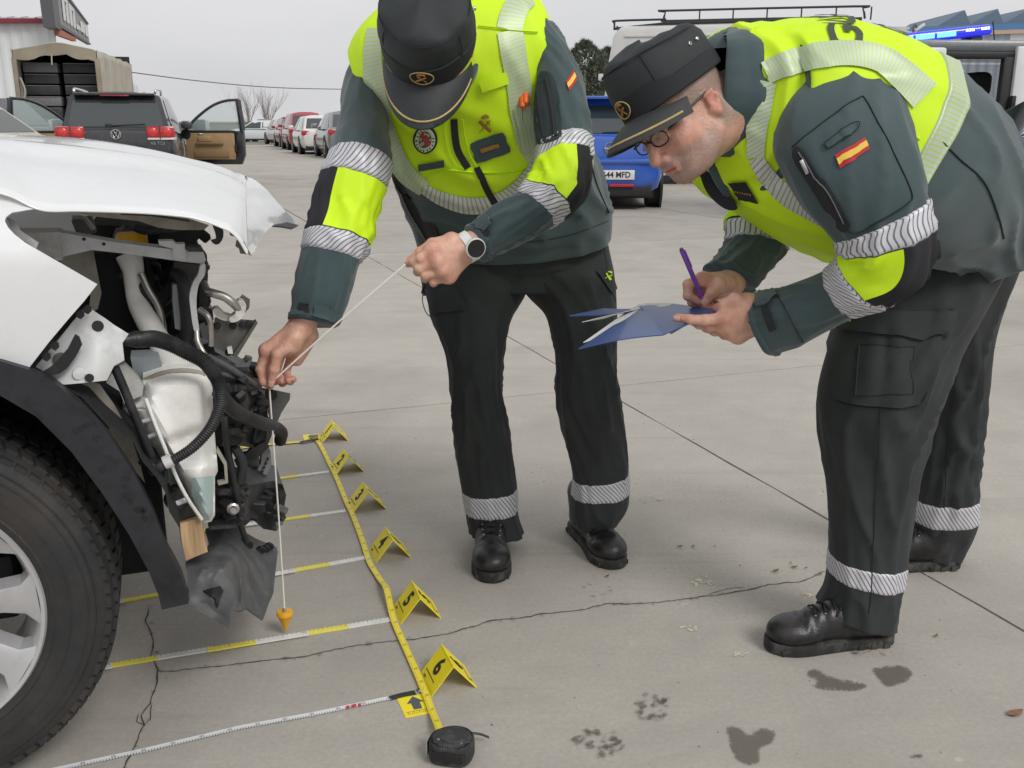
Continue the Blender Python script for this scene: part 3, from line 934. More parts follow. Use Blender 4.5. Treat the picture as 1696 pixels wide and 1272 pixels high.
# white steel tape in front
wt = thing('white_tape_measure', 'white steel measuring tape with black end, lying from marker six past the front wheel', 'tape measure', G(690, 1145))
wp = [G(*q, 0.001) for q in densify([(648, 1156), (520, 1183), (400, 1205), (240, 1243), (60, 1282), (-120, 1325)], 20, False)]
tape_strip('blade', M_TAPEW, wp, 0.0125, wt, crown=0.0006)
tape_strip('black_leader', M_BLKRUB, [G(*q, 0.0012) for q in densify([(688, 1147), (664, 1152), (645, 1157)], 8, False)], 0.015, wt, crown=0.0004)
lathe('end_ring', M_STEEL, [(0.006, 0), (0.0085, 0.002), (0.006, 0.004), (0.004, 0.002), (0.006, 0)], wt, Matrix.Translation(G(697, 1143, 0.001)), 16)
V, F = [], []
for (x0, y0, x1, y1) in ((573, 1172, 579, 1171), (582, 1170, 590, 1168), (593, 1168, 598, 1167)):
    b = len(V); V += [G(x0, y0 - 3, 0.003), G(x1, y1 - 3, 0.003), G(x1, y1 + 2, 0.003), G(x0, y0 + 2, 0.003)]; F.append((b, b + 1, b + 2, b + 3))
obj('red_marking', V, F, mat('red_print', (0.55, 0.04, 0.06), 0.5), wt, False)
# yellow tape of the first station
yt = thing('short_tape', 'short yellow tape with black clip lying from marker one under the car', 'tape measure', G(520, 728))
tape_strip('blade', M_TAPE, [G(*q, 0.002) for q in densify([(500, 732), (470, 735), (430, 738), (390, 744)], 8, False)], 0.02, yt)
tape_strip('clip', M_BLKRUB, [G(*q, 0.006) for q in densify([(528, 727), (512, 730), (498, 733)], 4, False)], 0.016, yt)
# ================================================================== THE WRECKED WHITE CAR (front end)
CO = Vector((-0.965, 1.358, 0))            # under the front wheel's outer face
def C(px, py, l):
    """point seen at a photo position, on the lengthwise plane l metres in from the wheel's outer face"""
    d = ray(px, py); t = (CO + LT * l - CAMV).dot(LT) / d.dot(LT)
    return CAMV + d * t
def CW(a, l, z): return CO + AX * a + LT * l + Vector((0, 0, z))
def CS(name, material, poly, l, thick=0.002, parent=None, step=14, smooth=True, away=False, sharp=R(35)):
    f = (lambda x, y: C(x, y, l)) if not callable(l) else (lambda x, y: C(x, y, l(x, y)))
    return sheet(name, material, poly, f, step, thick, parent, smooth, nvec=(-LT if away else None), sharp=sharp)
def CT(name, material, pts, r, parent=None, n=10, per=8, rib=0.0, flat=1.0):
    return tube(name, material, [C(*p) for p in pts], r, parent, n, per, flat, rib)
M_CARW = mat('white_paint', (0.80, 0.81, 0.82), 0.25, var=0.015, scale=3, coat=0.7, dirt=(0.5, 0.5, 0.5), dirt_amt=0.18, dirt_scale=16)
M_CARWI = mat('bare_inner_white', (0.50, 0.50, 0.48), 0.55, var=0.12, scale=14, dirt=(0.16, 0.15, 0.14), dirt_amt=0.75, dirt_scale=16)
M_INWHT = mat('inner_panel_white', (0.66, 0.67, 0.67), 0.4, var=0.06, scale=10, dirt=(0.2, 0.2, 0.2), dirt_amt=0.4, dirt_scale=22)
M_BEIGE = mat('dusty_primer', (0.34, 0.315, 0.27), 0.8, var=0.2, scale=12, dirt=(0.12, 0.10, 0.08), dirt_amt=0.7, dirt_scale=14)
M_CLAD = mat('black_cladding', (0.020, 0.022, 0.027), 0.5, var=0.15, scale=10, dirt=(0.008, 0.008, 0.01), dirt_amt=0.9, dirt_scale=30, bump=0.12, bscale=420, bdist=0.002)
M_LINER = mat('arch_liner', (0.010, 0.0105, 0.012), 0.9, var=0.3, scale=20)
M_BLKPL = mat('black_plastic', (0.016, 0.017, 0.019), 0.45, var=0.3, scale=18, dirt=(0.13, 0.12, 0.11), dirt_amt=0.45, dirt_scale=17)
M_HOSE = mat('black_hose', (0.017, 0.018, 0.020), 0.55, var=0.2, scale=40, dirt=(0.10, 0.095, 0.09), dirt_amt=0.4, dirt_scale=25)
M_GREYPL = mat('grey_plastic', (0.085, 0.088, 0.094), 0.62, var=0.2, scale=14, dirt=(0.20, 0.19, 0.18), dirt_amt=0.5, dirt_scale=14)
M_GREYMT = mat('grey_metal', (0.13, 0.125, 0.11), 0.5, metal=0.3, var=0.2, scale=16, dirt=(0.05, 0.045, 0.04), dirt_amt=0.5, dirt_scale=20)
M_ALU = mat('bare_alloy', (0.52, 0.50, 0.47), 0.36, metal=0.9, var=0.2, scale=30)
M_TANK = mat('milky_plastic', (0.90, 0.895, 0.86), 0.33, var=0.03, scale=8, sss=0.4, dirt=(0.45, 0.40, 0.32), dirt_amt=0.4, dirt_scale=10)
M_FLUID = mat('tank_fluid', (0.47, 0.60, 0.58), 0.3, var=0.05, scale=8, sss=0.3)
M_TYRE = mat('tyre_rubber', (0.023, 0.023, 0.024), 0.72, var=0.2, scale=12, dirt=(0.055, 0.047, 0.04), dirt_amt=0.75, dirt_scale=7, bump=0.1, bscale=150)
M_RIM = mat('alloy_rim', (0.60, 0.60, 0.61), 0.36, metal=0.5, var=0.06, scale=12, dirt=(0.24, 0.22, 0.20), dirt_amt=0.35, dirt_scale=10)
M_WOOD = mat('pine_wood', (0.50, 0.33, 0.18), 0.7, var=0.35, scale=9, stretch=(9, 9, 0.8), bump=0.2, bscale=40)
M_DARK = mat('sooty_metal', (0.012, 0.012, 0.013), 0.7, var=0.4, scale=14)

wreck = thing('crashed_car', 'white car with torn-off bumper and exposed engine bay, hood crumpled', 'car', CO + AX * 0.0)
# ---------------- hood
hn = [(-330, 296), (-120, 306), (0, 320), (66, 346), (130, 347), (240, 350), (300, 357), (342, 367), (374, 380), (396, 396), (411, 418)]
hc = [(-330, 205), (-120, 214), (0, 222), (100, 227), (180, 236), (250, 248), (310, 261), (350, 271), (380, 280), (397, 286), (408, 291)]
ns, ntt = 90, 44
cn, cc_ = catmull(hn, ns), catmull(hc, ns)
hgrid = np.zeros((ns, ntt, 3))
for i in range(ns):
    a = C(cn[i][0], cn[i][1], 0.04); b = C(cc_[i][0], cc_[i][1], 0.86)
    far = a + LT * 1.62
    s = i / (ns - 1)
    for k in range(ntt):
        t = k / (ntt - 1) * 2
        if t <= 1:
            p = a.lerp(b, t); p.z = a.z + (b.z - a.z) * (1 - (1 - t) ** 2.1)
            p.z += 0.007 * math.exp(-((t - 0.52 - 0.1 * s) / 0.07) ** 2) - 0.005 * math.exp(-((t - 0.40 - 0.1 * s) / 0.08) ** 2)
        else:
            p = b.lerp(far, t - 1); p.z = far.z + (b.z - far.z) * (1 - (t - 1) ** 2.1)
        p.z += 0.004 * mnoise.noise(Vector((s * 5, t * 3, 1.3))) * (0.4 + 2.0 * s * s)
        hgrid[i, k] = p
V, F = grid_mesh(hgrid, False)
hood = obj('hood', V, F, M_CARW, wreck, True)
fix_normals(hood)
sm = hood.modifiers.new('thickness', 'SOLIDIFY'); sm.thickness = 0.003; sm.offset = -1
# crumpled nose of the hood, bent away
def _py(p):
    zz = p[2] - CAM_H; return 636 - FPX * (p[1] * SP + zz * CP) / (p[1] * CP - zz * SP)
_re = sorted((_py(hgrid[-1, k]), (Vector(hgrid[-1, k]) - CO).dot(LT)) for k in range(ntt // 2))
def ridge(y): return float(np.interp(y, [q[0] for q in _re], [q[1] for q in _re]))
def flapl(x, y): return ridge(y) + max(0, (x - 406)) * 0.0062 + 0.03 * mnoise.noise(Vector((x * 0.03, y * 0.03, 2)))
CS('hood_nose', M_CARW, [(406, 290), (424, 299), (442, 314), (456, 331), (470, 346), (482, 359), (494, 372), (476, 369), (455, 371), (440, 384), (428, 402), (418, 424), (411, 418), (408, 380), (405, 340)], flapl, 0.003, hood, 7)
CS('torn_edge', M_GREYPL, [(455, 372), (476, 368), (495, 373), (486, 378), (470, 375), (452, 373)], lambda x, y: flapl(x, y) - 0.004, 0.006, hood, 6)
CS('torn_edge', M_GREYMT, [(392, 398), (404, 400), (414, 418), (415, 422), (398, 420), (396, 412), (390, 408)], 0.06, 0.006, hood, 6)
CS('hood_clip', M_BLKPL, roundpoly([(352, 370), (368, 376), (370, 392), (364, 403), (356, 405), (349, 398), (358, 396), (356, 384)], 2), 0.16, 0.012, hood, 5)
CS('hood_clip', M_BLKPL, [(380, 386), (392, 386), (396, 396), (388, 392), (382, 390)], 0.10, 0.01, hood, 5)
CS('hood_underside', M_BEIGE, [(118, 349), (180, 350), (250, 352), (310, 361), (346, 373), (338, 381), (296, 381), (262, 377), (230, 366), (150, 358)], 0.14, 0.004, hood, 12)
CS('hood_seal', M_BLKPL, [(200, 353), (250, 354), (312, 364), (316, 368), (250, 358), (200, 356)], 0.10, 0.004, hood, 10)
tube('crease', M_GREYMT, [C(407, 292, 0.84), C(409, 300, 0.80), C(408, 318, .70)], 0.002, hood, 6, 4)
# ---------------- fender
def fl(x, y): return 0.0 + 0.05 * smooth01((430 - y) / 110) + 0.012 * math.sin((y - 330) / 280 * math.pi) * -1
fend = CS('fender', M_CARW, [(-360, 300), (-120, 310), (0, 323), (36, 330), (60, 341), (63, 345), (44, 348), (20, 352), (10, 359), (8, 366), (13, 376), (24, 388), (42, 402), (80, 424), (118, 446), (161, 471), (140, 498), (112, 530), (80, 568), (46, 612), (0, 597), (-120, 585), (-360, 590)], fl, 0.003, wreck, 13)
# headlamp opening: dark inner edge
CS('fender_return', M_CARWI, [(10, 359), (24, 388), (60, 412), (64, 402), (34, 382), (24, 366)], 0.07, 0.003, fend, 10)
# ---------------- wheel arch cladding
clo = [(-240, 590), (-120, 584), (0, 598), (46, 612), (84, 630), (130, 666), (178, 718), (220, 780), (254, 846), (280, 915), (300, 955), (310, 985), (312, 1000)]
cli = [(268, 1010), (262, 985), (246, 946), (214, 886), (170, 818), (118, 748), (60, 690), (0, 655), (-120, 640), (-240, 660)]
arch = CS('arch_cladding', M_CLAD, clo + cli, lambda x, y: -0.018 + 0.03 * smooth01((y - 900) / 110), 0.022, wreck, 11)
# black return edge above the cladding
CS('cladding_lip', M_BLKPL, [(50, 614), (84, 628), (132, 662), (180, 714), (176, 722), (128, 674), (82, 638)], 0.005, 0.02, arch, 9)
# ---------------- arch liner (tunnel round the wheel)
nl_, nv_ = 40, 8
lg = np.zeros((nl_, nv_, 3))
for i in range(nl_):
    a = R(4 + 176 * i / (nl_ - 1))
    for k in range(nv_):
        l = 0.012 + 0.34 * k / (nv_ - 1); r = 0.425 + 0.004 * math.sin(i * 2.3)
        lg[i, k] = CW(math.cos(a) * r * 1.02, l, 0.36 + math.sin(a) * r)
V, F = grid_mesh(lg, False); fix_normals(obj('arch_liner', V, F, M_LINER, wreck, True))
box('inner_wing', M_LINER, (-0.9, 0.34, 0.20), (0.40, 0.40, 0.85), wreck, frame_m(CO, AX, LT, Vector((0, 0, 1))), 0.01)
# ---------------- front wheel
TR = 0.326
WM = frame_m(CO + Vector((0, 0, TR)), AX, Vector((0, 0, 1)), -LT)        # local z = outward
WM0 = WM; WMR = WM @ Matrix.Diagonal((0.974, 0.974, 1, 1)); WM = WM @ Matrix.Diagonal((0.949, 0.949, 1, 1))
wheel = lathe('wheel', M_TYRE, [(0.212, -0.215), (0.226, -0.222), (0.262, -0.232), (0.300, -0.228), (0.327, -0.212), (0.3365, -0.195), (0.3385, -0.11), (0.3365, -0.022), (0.328, -0.006), (0.316, 0.004), (0.302, 0.0085), (0.300, 0.0092), (0.282, 0.011), (0.262, 0.0102), (0.2435, 0.006), (0.241, 0.0075), (0.230, 0.002), (0.218, -0.010), (0.214, -0.02)], wreck, WM, 120, sharp=R(28))
# tread blocks and shoulder ribs (far too many and small to pick apart)
V, F = [], []
nb = 78
rt = random.Random(5)
for i in range(nb):
    for (z0, z1, sk, dr) in ((-0.020, -0.052, 0.010, 0.0), (-0.058, -0.096, -0.008, 0.001), (-0.104, -0.142, 0.010, 0.001), (-0.148, -0.196, -0.008, 0.0), (-0.001, -0.019, 0.004, -0.011)):
        a0 = 2 * math.pi * (i + 0.06 + rt.uniform(0, .03)) / nb; a1 = 2 * math.pi * (i + 0.80) / nb
        b = len(V); r0, r1 = 0.333 + dr, 0.3425 + dr
        for r in (r0, r1):
            for (aa, zz, kk) in ((a0, z0, 0), (a1, z0, 0), (a1, z1, 1), (a0, z1, 1)):
                g = aa + kk * sk / 0.34
                V.append(WM @ Vector((r * math.cos(g), r * math.sin(g), zz)))
        F += [(b, b + 1, b + 2, b + 3), (b + 7, b + 6, b + 5, b + 4)] + [(b + q, b + (q + 1) % 4, b + 4 + (q + 1) % 4, b + 4 + q) for q in range(4)]
tread = fix_normals(obj('tread', V, F, M_TYRE, wheel, False)); tread['kind'] = 'stuff'
for rr_, zz_ in ((0.296, 0.0098), (0.268, 0.0104), (0.309, 0.0075)):
    lathe('sidewall_rib', M_TYRE, [(rr_ - 0.0015, zz_ - 0.001), (rr_ - 0.0008, zz_ + 0.0010), (rr_ + 0.0008, zz_ + 0.0010), (rr_ + 0.0015, zz_ - 0.001)], wheel, WM, 96)
lathe('rim', M_RIM, [(0.2245, -0.012), (0.2235, 0.0015), (0.2205, 0.0055), (0.2145, 0.0035), (0.2085, -0.006), (0.203, -0.03), (0.190, -0.06), (0.186, -0.12), (0.196, -0.19), (0.215, -0.205)], wheel, WMR, 96, sharp=R(30))
for k in range(10):
    a = R(3 + 36 * k)
    ca, sa = math.cos(a), math.sin(a)
    bm = bmesh.new()
    prof = [(0.05, 0.022, -0.045), (0.10, 0.021, -0.030), (0.155, 0.021, -0.016), (0.188, 0.026, -0.008), (0.204, 0.042, -0.002), (0.2125, 0.056, 0.0012)]
    rows = []
    for (r, w, z) in prof:
        rows.append([bm.verts.new(WMR @ Vector((r * ca - q * sa, r * sa + q * ca, zz))) for q, zz in ((-w - 0.008, z - 0.028), (-w, z), (-w * 0.8, z + 0.0018), (w * 0.8, z + 0.0018), (w, z), (w + 0.008, z - 0.028))])
    for i in range(len(rows) - 1):
        for j in range(5): bm.faces.new((rows[i][j], rows[i + 1][j], rows[i + 1][j + 1], rows[i][j + 1]))
    bmesh.ops.recalc_face_normals(bm, faces=bm.faces[:])
    bmobj('spoke', bm, M_RIM, wheel, True, R(30))
lathe('hub', M_RIM, [(0, -0.028), (0.03, -0.028), (0.034, -0.036), (0.075, -0.042), (0.08, -0.07)], wheel, WMR, 40)
for k in range(5): lathe('wheel_nut', M_STEEL, [(0, -0.024), (0.007, -0.024), (0.009, -0.040)], wheel, WMR @ Matrix.Translation((0.055 * math.cos(R(72 * k)), 0.055 * math.sin(R(72 * k)), 0)), 6)
lathe('brake_disc', mat('brake_iron', (0.10, 0.09, 0.085), 0.5, metal=0.7, var=0.3), [(0.06, -0.105), (0.145, -0.105), (0.145, -0.128), (0.06, -0.128)], wheel, WMR, 48)
box('brake_caliper', M_DARK, (0.10, -0.06, -0.15), (0.168, 0.06, -0.082), wheel, WMR, 0.01)
# ---------------- engine bay: dark mass behind everything
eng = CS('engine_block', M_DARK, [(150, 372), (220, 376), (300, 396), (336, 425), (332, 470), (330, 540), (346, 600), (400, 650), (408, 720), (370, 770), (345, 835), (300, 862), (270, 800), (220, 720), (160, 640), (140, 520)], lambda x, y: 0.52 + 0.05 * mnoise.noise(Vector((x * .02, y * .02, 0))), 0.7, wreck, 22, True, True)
rg2 = random.Random(12)
M_GREB = [M_BLKPL, M_DARK, M_GREYPL, M_HOSE]
for i in range(70):      # small castings, brackets, connectors
    x, y = rg2.uniform(160, 335), rg2.uniform(385, 640)
    if rg2.random() < 0.35: x, y = rg2.uniform(290, 420), rg2.uniform(600, 770)
    l = rg2.uniform(0.40, 0.5); c0 = C(x, y, l); s = rg2.uniform(0.012, 0.04)
    m = Matrix.Translation(c0) @ Matrix.Rotation(rg2.uniform(0, 3), 4, Vector((rg2.random(), rg2.random(), rg2.random())).normalized())
    if i % 3: box('casting', M_GREB[i % 3], (-s, -s * rg2.uniform(.3, .8), -s * .5), (s, s * .5, s * rg2.uniform(.3, .9)), eng, m, 0.003, 1)
    else: lathe('connector', M_GREB[(i + 1) % 4], [(0, s), (s * .5, s), (s * .55, s * .4), (s * .8, s * .35), (s * .8, -s * .5), (0, -s * .5)], eng, m, 12)
for i in range(16):      # wiring
    x, y = rg2.uniform(170, 330), rg2.uniform(385, 560)
    pts = [(x, y, rg2.uniform(.34, .46))]
    for k in range(3): pts.append((min(338, pts[-1][0] + rg2.uniform(-30, 45)), pts[-1][1] + rg2.uniform(5, 55), rg2.uniform(.34, .46)))
    CT('wire', M_HOSE if i % 4 else M_GREYPL, pts, rg2.uniform(0.003, 0.0075), eng, 7, 5)
CT('coolant_pipe', M_HOSE, [(165, 420, .42), (200, 452, .36), (235, 478, .32), (262, 498, .32), (290, 470, .36), (300, 440, .4)], 0.015, eng, 12, 8)
CT('cable_bundle', M_HOSE, [(240, 432, .42), (250, 470, .4), (258, 505, .40), (262, 540, .42)], 0.010, eng, 10, 6)
CT('cable_bundle', M_HOSE, [(222, 376, .3), (240, 382, .3), (270, 380, .3)], 0.008, eng, 10, 6)
lathe('oil_cap', mat('amber_cap', (0.78, 0.42, 0.01), 0.4), [(0, 0.012), (0.024, 0.012), (0.028, 0.006), (0.028, -0.012)], eng, Matrix.Translation(C(218, 396, 0.34)), 24)
CS('battery_tray', M_GREYPL, [(118, 366), (150, 360), (158, 386), (128, 390)], 0.34, 0.05, eng, 12, away=True)
CT('strap_bar', M_ALU, [(120, 360, .25), (140, 362, .25), (155, 380, .25)], 0.008, eng, 8, 6, flat=.5)
# white inner wing panels
CS('inner_panel', M_CARWI, [(36, 386), (100, 384), (104, 430), (96, 432), (70, 418), (50, 404)], 0.16, 0.006, wreck, 12)
CS('inner_panel', M_BEIGE, [(98, 428), (154, 414), (160, 445), (168, 486), (162, 512), (146, 520), (150, 490), (120, 462), (104, 448)], 0.30, 0.006, wreck, 12)
CS('inner_panel', M_CARWI, [(28, 378), (100, 378), (108, 384), (60, 400), (44, 398)], 0.24, 0.006, wreck, 12)
beam = CS('upper_beam', M_INWHT, [(92, 386), (106, 386), (150, 394), (196, 402), (286, 413), (336, 414), (341, 430), (338, 437), (300, 433), (265, 428), (205, 420), (152, 414), (94, 428)], 0.22, 0.05, wreck, 12, True, True)
CS('beam_bracket', M_INWHT, [(262, 399), (286, 399), (292, 404), (306, 404), (308, 430), (288, 428), (286, 412), (264, 406)], 0.205, 0.03, beam, 8, True, True)
CS('beam_cap', M_BLKPL, [(306, 410), (334, 411), (338, 417), (312, 417)], 0.20, 0.06, beam, 8, True, True)
for (x, y) in ((139, 396), (172, 404), (296, 422)): lathe('bolt_hole', M_BLK, [(0, 0.001), (0.003, 0.001)], beam, frame_m(C(x, y, 0.218), AX, Vector((0, 0, 1)), -LT), 10)
CS('lamp_bracket', M_DARK, [(262, 388), (330, 378), (332, 392), (318, 410), (270, 404)], 0.30, 0.05, beam, 10, True, True)
CS('beam_clip', M_BLKPL, [(338, 440), (348, 441), (347, 447), (339, 446)], 0.21, 0.02, beam, 5, True, True)
# big white tube and slim pipes
CT('filler_neck', M_TANK, [(214, 424, .34), (221, 450, .33), (222, 478, .32), (230, 505, .31), (246, 535, .29), (264, 565, .27), (285, 598, .24), (302, 622, .22)], [0.024, 0.019, 0.016, 0.019, 0.021, 0.021, 0.026, 0.032], wreck, 18, 6)
CT('steel_pipe', M_ALU, [(233, 452, .30), (246, 480, .30), (258, 500, .30), (266, 520, .30), (270, 545, .31), (272, 560, .32)], 0.0065, wreck, 12, 6)
CS('grey_duct', M_GREYPL, [(284, 470), (296, 466), (302, 490), (304, 540), (306, 566), (298, 548), (290, 545), (284, 500)], 0.30, 0.02, wreck, 10, True, True)
CS('light_duct', mat('pale_grey_plastic', (0.30, 0.31, 0.32), 0.5, var=0.1), [(286, 472), (297, 470), (303, 495), (305, 540), (304, 565), (297, 546), (290, 544), (286, 500)], 0.285, 0.012, wreck, 8)
CT('radiator_hose', M_HOSE, [(292, 456, .32), (304, 466, .29), (309, 500, .28), (312, 540, .28), (306, 566, .3)], 0.014, wreck, 14, 8)
CS('shroud', mat('shroud_grey', (0.07, 0.07, 0.068), 0.65, var=0.2), [(288, 434), (330, 440), (326, 462), (316, 480), (308, 464), (296, 462), (288, 452)], 0.33, 0.02, wreck, 10, True, True)
# front carrier strut, bent
CS('carrier_strut', M_INWHT, roundpoly([(332, 440), (340, 438), (339, 456), (330, 470), (326, 490), (326, 515), (330, 545), (328, 549), (321, 546), (316, 515), (314, 490), (320, 468), (328, 455)], 3), 0.20, 0.02, wreck, 7, True, True)
CT('carrier_wire', M_ALU, [(326, 549, .2), (328, 566, .19), (336, 582, .18), (342, 592, .18), (340, 600, .18)], 0.005, wreck, 8, 6)
# bumper beam remains out front
CT('bent_pipe', M_ALU, [(337, 470, .30), (343, 482, .28), (354, 486, .27), (372, 492, .27), (386, 502, .27), (398, 514, .28)], 0.0085, wreck, 12, 7)
CT('ac_pipe', M_ALU, [(330, 512, .26), (344, 524, .25), (349, 540, .25), (350, 572, .26)], 0.0055, wreck, 10, 7)
CS('foam_scrap', mat('white_foam', (0.62, 0.60, 0.55), 0.9, var=0.15, scale=40, bump=0.8, bscale=60), roundpoly([(392, 500), (402, 498), (408, 506), (404, 522), (394, 532), (382, 534), (380, 526), (390, 520)], 2), 0.27, 0.03, wreck, 5)
CS('foam_scrap', mat('white_foam', (0.62, 0.60, 0.55), 0.9), roundpoly([(352, 514), (362, 510), (372, 520), (384, 524), (380, 532), (362, 528)], 2), 0.29, 0.03, wreck, 5)
CS('crash_bracket', M_GREYMT, [(356, 526), (424, 531), (426, 534), (404, 566), (388, 590), (370, 582), (352, 574), (352, 548)], 0.30, 0.004, wreck, 10)
CS('bracket_flange', mat('olive_metal', (0.10, 0.10, 0.085), 0.5, metal=0.3, var=0.2), [(424, 531), (427, 535), (392, 592), (386, 588)], 0.285, 0.02, wreck, 8)
CS('bracket_tab', M_GREYMT, [(393, 497), (402, 488), (414, 496), (413, 510), (404, 520), (398, 508)], 0.31, 0.004, wreck, 6)
for (x, y) in ((386, 540), (402, 538), (412, 536), (378, 584), (360, 540)): lathe('bolt', M_DARK, [(0, .006), (.006, .005), (.007, 0)], wreck, frame_m(C(x, y, .296), AX, Vector((0, 0, 1)), -LT), 8)
CS('white_clip', M_INWHT, [(376, 576), (384, 574), (386, 586), (378, 586)], 0.28, 0.01, wreck, 5)
for (poly, l) in (([(330, 470), (346, 478), (350, 500), (340, 520), (330, 510)], .33), ([(334, 505), (352, 512), (354, 530), (340, 540)], .32)):
    CS('lamp_mount', M_BLKPL, poly, l, 0.05, wreck, 9, True, True)
# black radiator frame going across
CS('radiator_frame', M_BLKPL, [(340, 588), (356, 582), (380, 596), (410, 614), (428, 622), (434, 640), (440, 668), (446, 700), (440, 728), (420, 742), (396, 738), (380, 720), (368, 690), (352, 650)], lambda x, y: 0.30 + 0.13 * smooth01((x - 395) / 40) + 0.02 * mnoise.noise(Vector((x * .05, y * .05, 4))), 0.10, wreck, 13, True, True)
for i in range(26):
    x, y = rg2.uniform(350, 440), rg2.uniform(600, 735)
    s = rg2.uniform(0.006, 0.020)
    m = Matrix.Translation(C(x, y, 0.27 + 0.13 * smooth01((x - 395) / 40))) @ Matrix.Rotation(rg2.uniform(0, 3), 4, Vector((rg2.random(), rg2.random(), rg2.random())).normalized())
    box('clip', M_GREB[i % 4], (-s, -s * .4, -s * .6), (s, s * .4, s * .6), wreck, m, 0.002, 1)
CT('frame_edge', M_GREYPL, [(345, 590, .26), (372, 604, .25), (400, 622, .27), (426, 640, .36)], 0.006, wreck, 8, 6)
CT('frame_edge', M_GREYPL, [(352, 616, .27), (380, 622, .26), (416, 636, .34)], 0.005, wreck, 8, 6)
CS('number_plate_bracket', mat('bracket_grey', (0.12, 0.118, 0.108), 0.55, metal=0.2, var=0.15), [(428, 642), (444, 644), (481, 652), (480, 662), (466, 684), (452, 716), (441, 744), (427, 745), (430, 720), (446, 690), (436, 668)], 0.45, 0.004, wreck, 9)
lathe('bracket_hole', M_BLK, [(0, 0.002), (0.012, 0.002)], wreck, frame_m(C(450, 654, .446), AX, Vector((0, 0, 1)), -LT), 14)
CS('black_strap', M_BLKPL, [(420, 740), (440, 730), (446, 740), (430, 756), (408, 766), (392, 772), (388, 764), (404, 754)], 0.42, 0.012, wreck, 7)
# ---------------- hoses and tank at the corner
CT('corrugated_hose', M_HOSE, [(232, 563, .10), (256, 561, .08), (284, 570, .07), (312, 584, .07), (340, 600, .07), (358, 626, .07), (366, 650, .06), (362, 680, .06), (346, 712, .06), (318, 742, .06), (284, 764, .06)], [0.012, 0.0125, 0.0125, 0.012, 0.0115, 0.0105, 0.0095, 0.0088, 0.0082, 0.0078], wreck, 14, 18, rib=0.16)
CT('hose_end', M_BLKPL, [(192, 567, .08), (206, 564, .08), (224, 562, .09), (244, 562, .09)], [0.004, 0.009, 0.0145, 0.0135], wreck, 12, 5)
CT('lower_hose', M_HOSE, [(362, 648, .12), (376, 668, .13), (398, 686, .16), (430, 700, .24), (452, 706, .38), (466, 716, .43), (464, 730, .46)], 0.0135, wreck, 14, 8)
CT('sleeve_ring', M_INWHT, [(285, 761, .058), (272, 767, .058)], 0.0115, wreck, 14, 3)
CT('hose_nozzle', M_BLKPL, [(273, 766, .06), (262, 774, .06), (252, 780, .07)], 0.009, wreck, 10, 4)
CT('black_strip', M_BLKPL, [(190, 608, .06), (206, 645, .06), (228, 700, .06), (250, 756, .07)], 0.0075, wreck, 8, 6)
CT('thin_cable', M_HOSE, [(164, 636, .12), (165, 665, .12), (172, 690, .12), (182, 706, .12)], 0.006, wreck, 8, 6)
CT('thin_cable', M_HOSE, [(232, 766, .08), (250, 770, .06), (262, 776, .06)], 0.004, wreck, 8, 6)
CT('drip_tube', M_HOSE, [(272, 778, .09), (273, 800, .09)], 0.006, wreck, 8, 4)
# washer tank: a real hollow-looking moulded body
tank_poly = [(236, 630), (258, 620), (284, 614), (312, 613), (337, 617), (348, 626), (352, 640), (353, 680), (357, 735), (361, 780), (356, 790), (356, 854), (350, 864), (340, 866), (326, 851), (302, 806), (280, 778), (258, 758), (238, 730), (222, 702), (204, 685), (203, 668), (222, 660), (236, 650)]
def tank_l(x, y):
    d = min(math.hypot(x - q[0], y - q[1]) for q in tank_dense)
    b = smooth01(d / 26.0)
    step = 0.018 * smooth01((y - 712 - (x - 300) * -0.35) / 14) * (1 - smooth01((y - 765 - (x - 300) * -0.2) / 16))
    return 0.155 - 0.055 * b ** 0.7 + step - 0.012 * math.exp(-((x - 250 - (y - 660) * 0.42) / 7) ** 2)
tank_dense = densify(tank_poly, 5)
tank = CS('washer_tank', M_TANK, tank_poly, tank_l, 0.15, wreck, 8, True, True)
CS('tank_fluid', M_FLUID, [(316, 792), (338, 790), (354, 788), (353, 850), (346, 862), (338, 862), (330, 848), (318, 820)], lambda x, y: tank_l(x, y) - 0.009, 0.001, tank, 7)
CT('tank_seam', M_TANK, [(241, 660, .092), (256, 700, .090), (272, 740, .09), (292, 790, .095), (312, 828, .10), (334, 860, .12)], 0.0035, tank, 8, 8)
CT('tank_seam', M_BEIGE, [(236, 632, .148), (270, 618, .148), (308, 614, .148), (340, 620, .148)], 0.0045, tank, 8, 8)
CT('tank_rib', M_TANK, [(222, 676, .115), (240, 672, .10)], 0.004, tank, 8, 4); CT('tank_rib', M_TANK, [(232, 700, .11), (252, 694, .095)], 0.004, tank, 8, 4); CT('tank_rib', M_TANK, [(246, 724, .11), (264, 716, .095)], 0.004, tank, 8, 4)
CS('tank_lower_green', mat('greenish_plastic', (0.16, 0.20, 0.16), 0.5, var=0.2), [(262, 780), (286, 776), (310, 812), (312, 830), (280, 824), (266, 800)], 0.16, 0.05, wreck, 8, True, True)
CS('tank_shoulder', M_CARWI, [(190, 610), (206, 603), (226, 622), (238, 640), (236, 655), (206, 668), (198, 648), (176, 634)], 0.12, 0.02, wreck, 9)
CS('battery_case', mat('blue_grey_plastic', (0.24, 0.27, 0.29), 0.5, var=0.1), [(216, 592), (262, 590), (270, 612), (250, 622), (236, 628), (222, 620)], 0.20, 0.06, wreck, 9, True, True)
CS('pump', M_BLKPL, roundpoly([(282, 812), (300, 808), (314, 820), (318, 836), (326, 858), (306, 872), (292, 862), (290, 836)], 3), 0.14, 0.06, wreck, 7, True, True)
CT('pump_clip', M_INWHT, [(279, 840, .12), (296, 832, .12), (312, 826, .12)], 0.006, wreck, 8, 4)
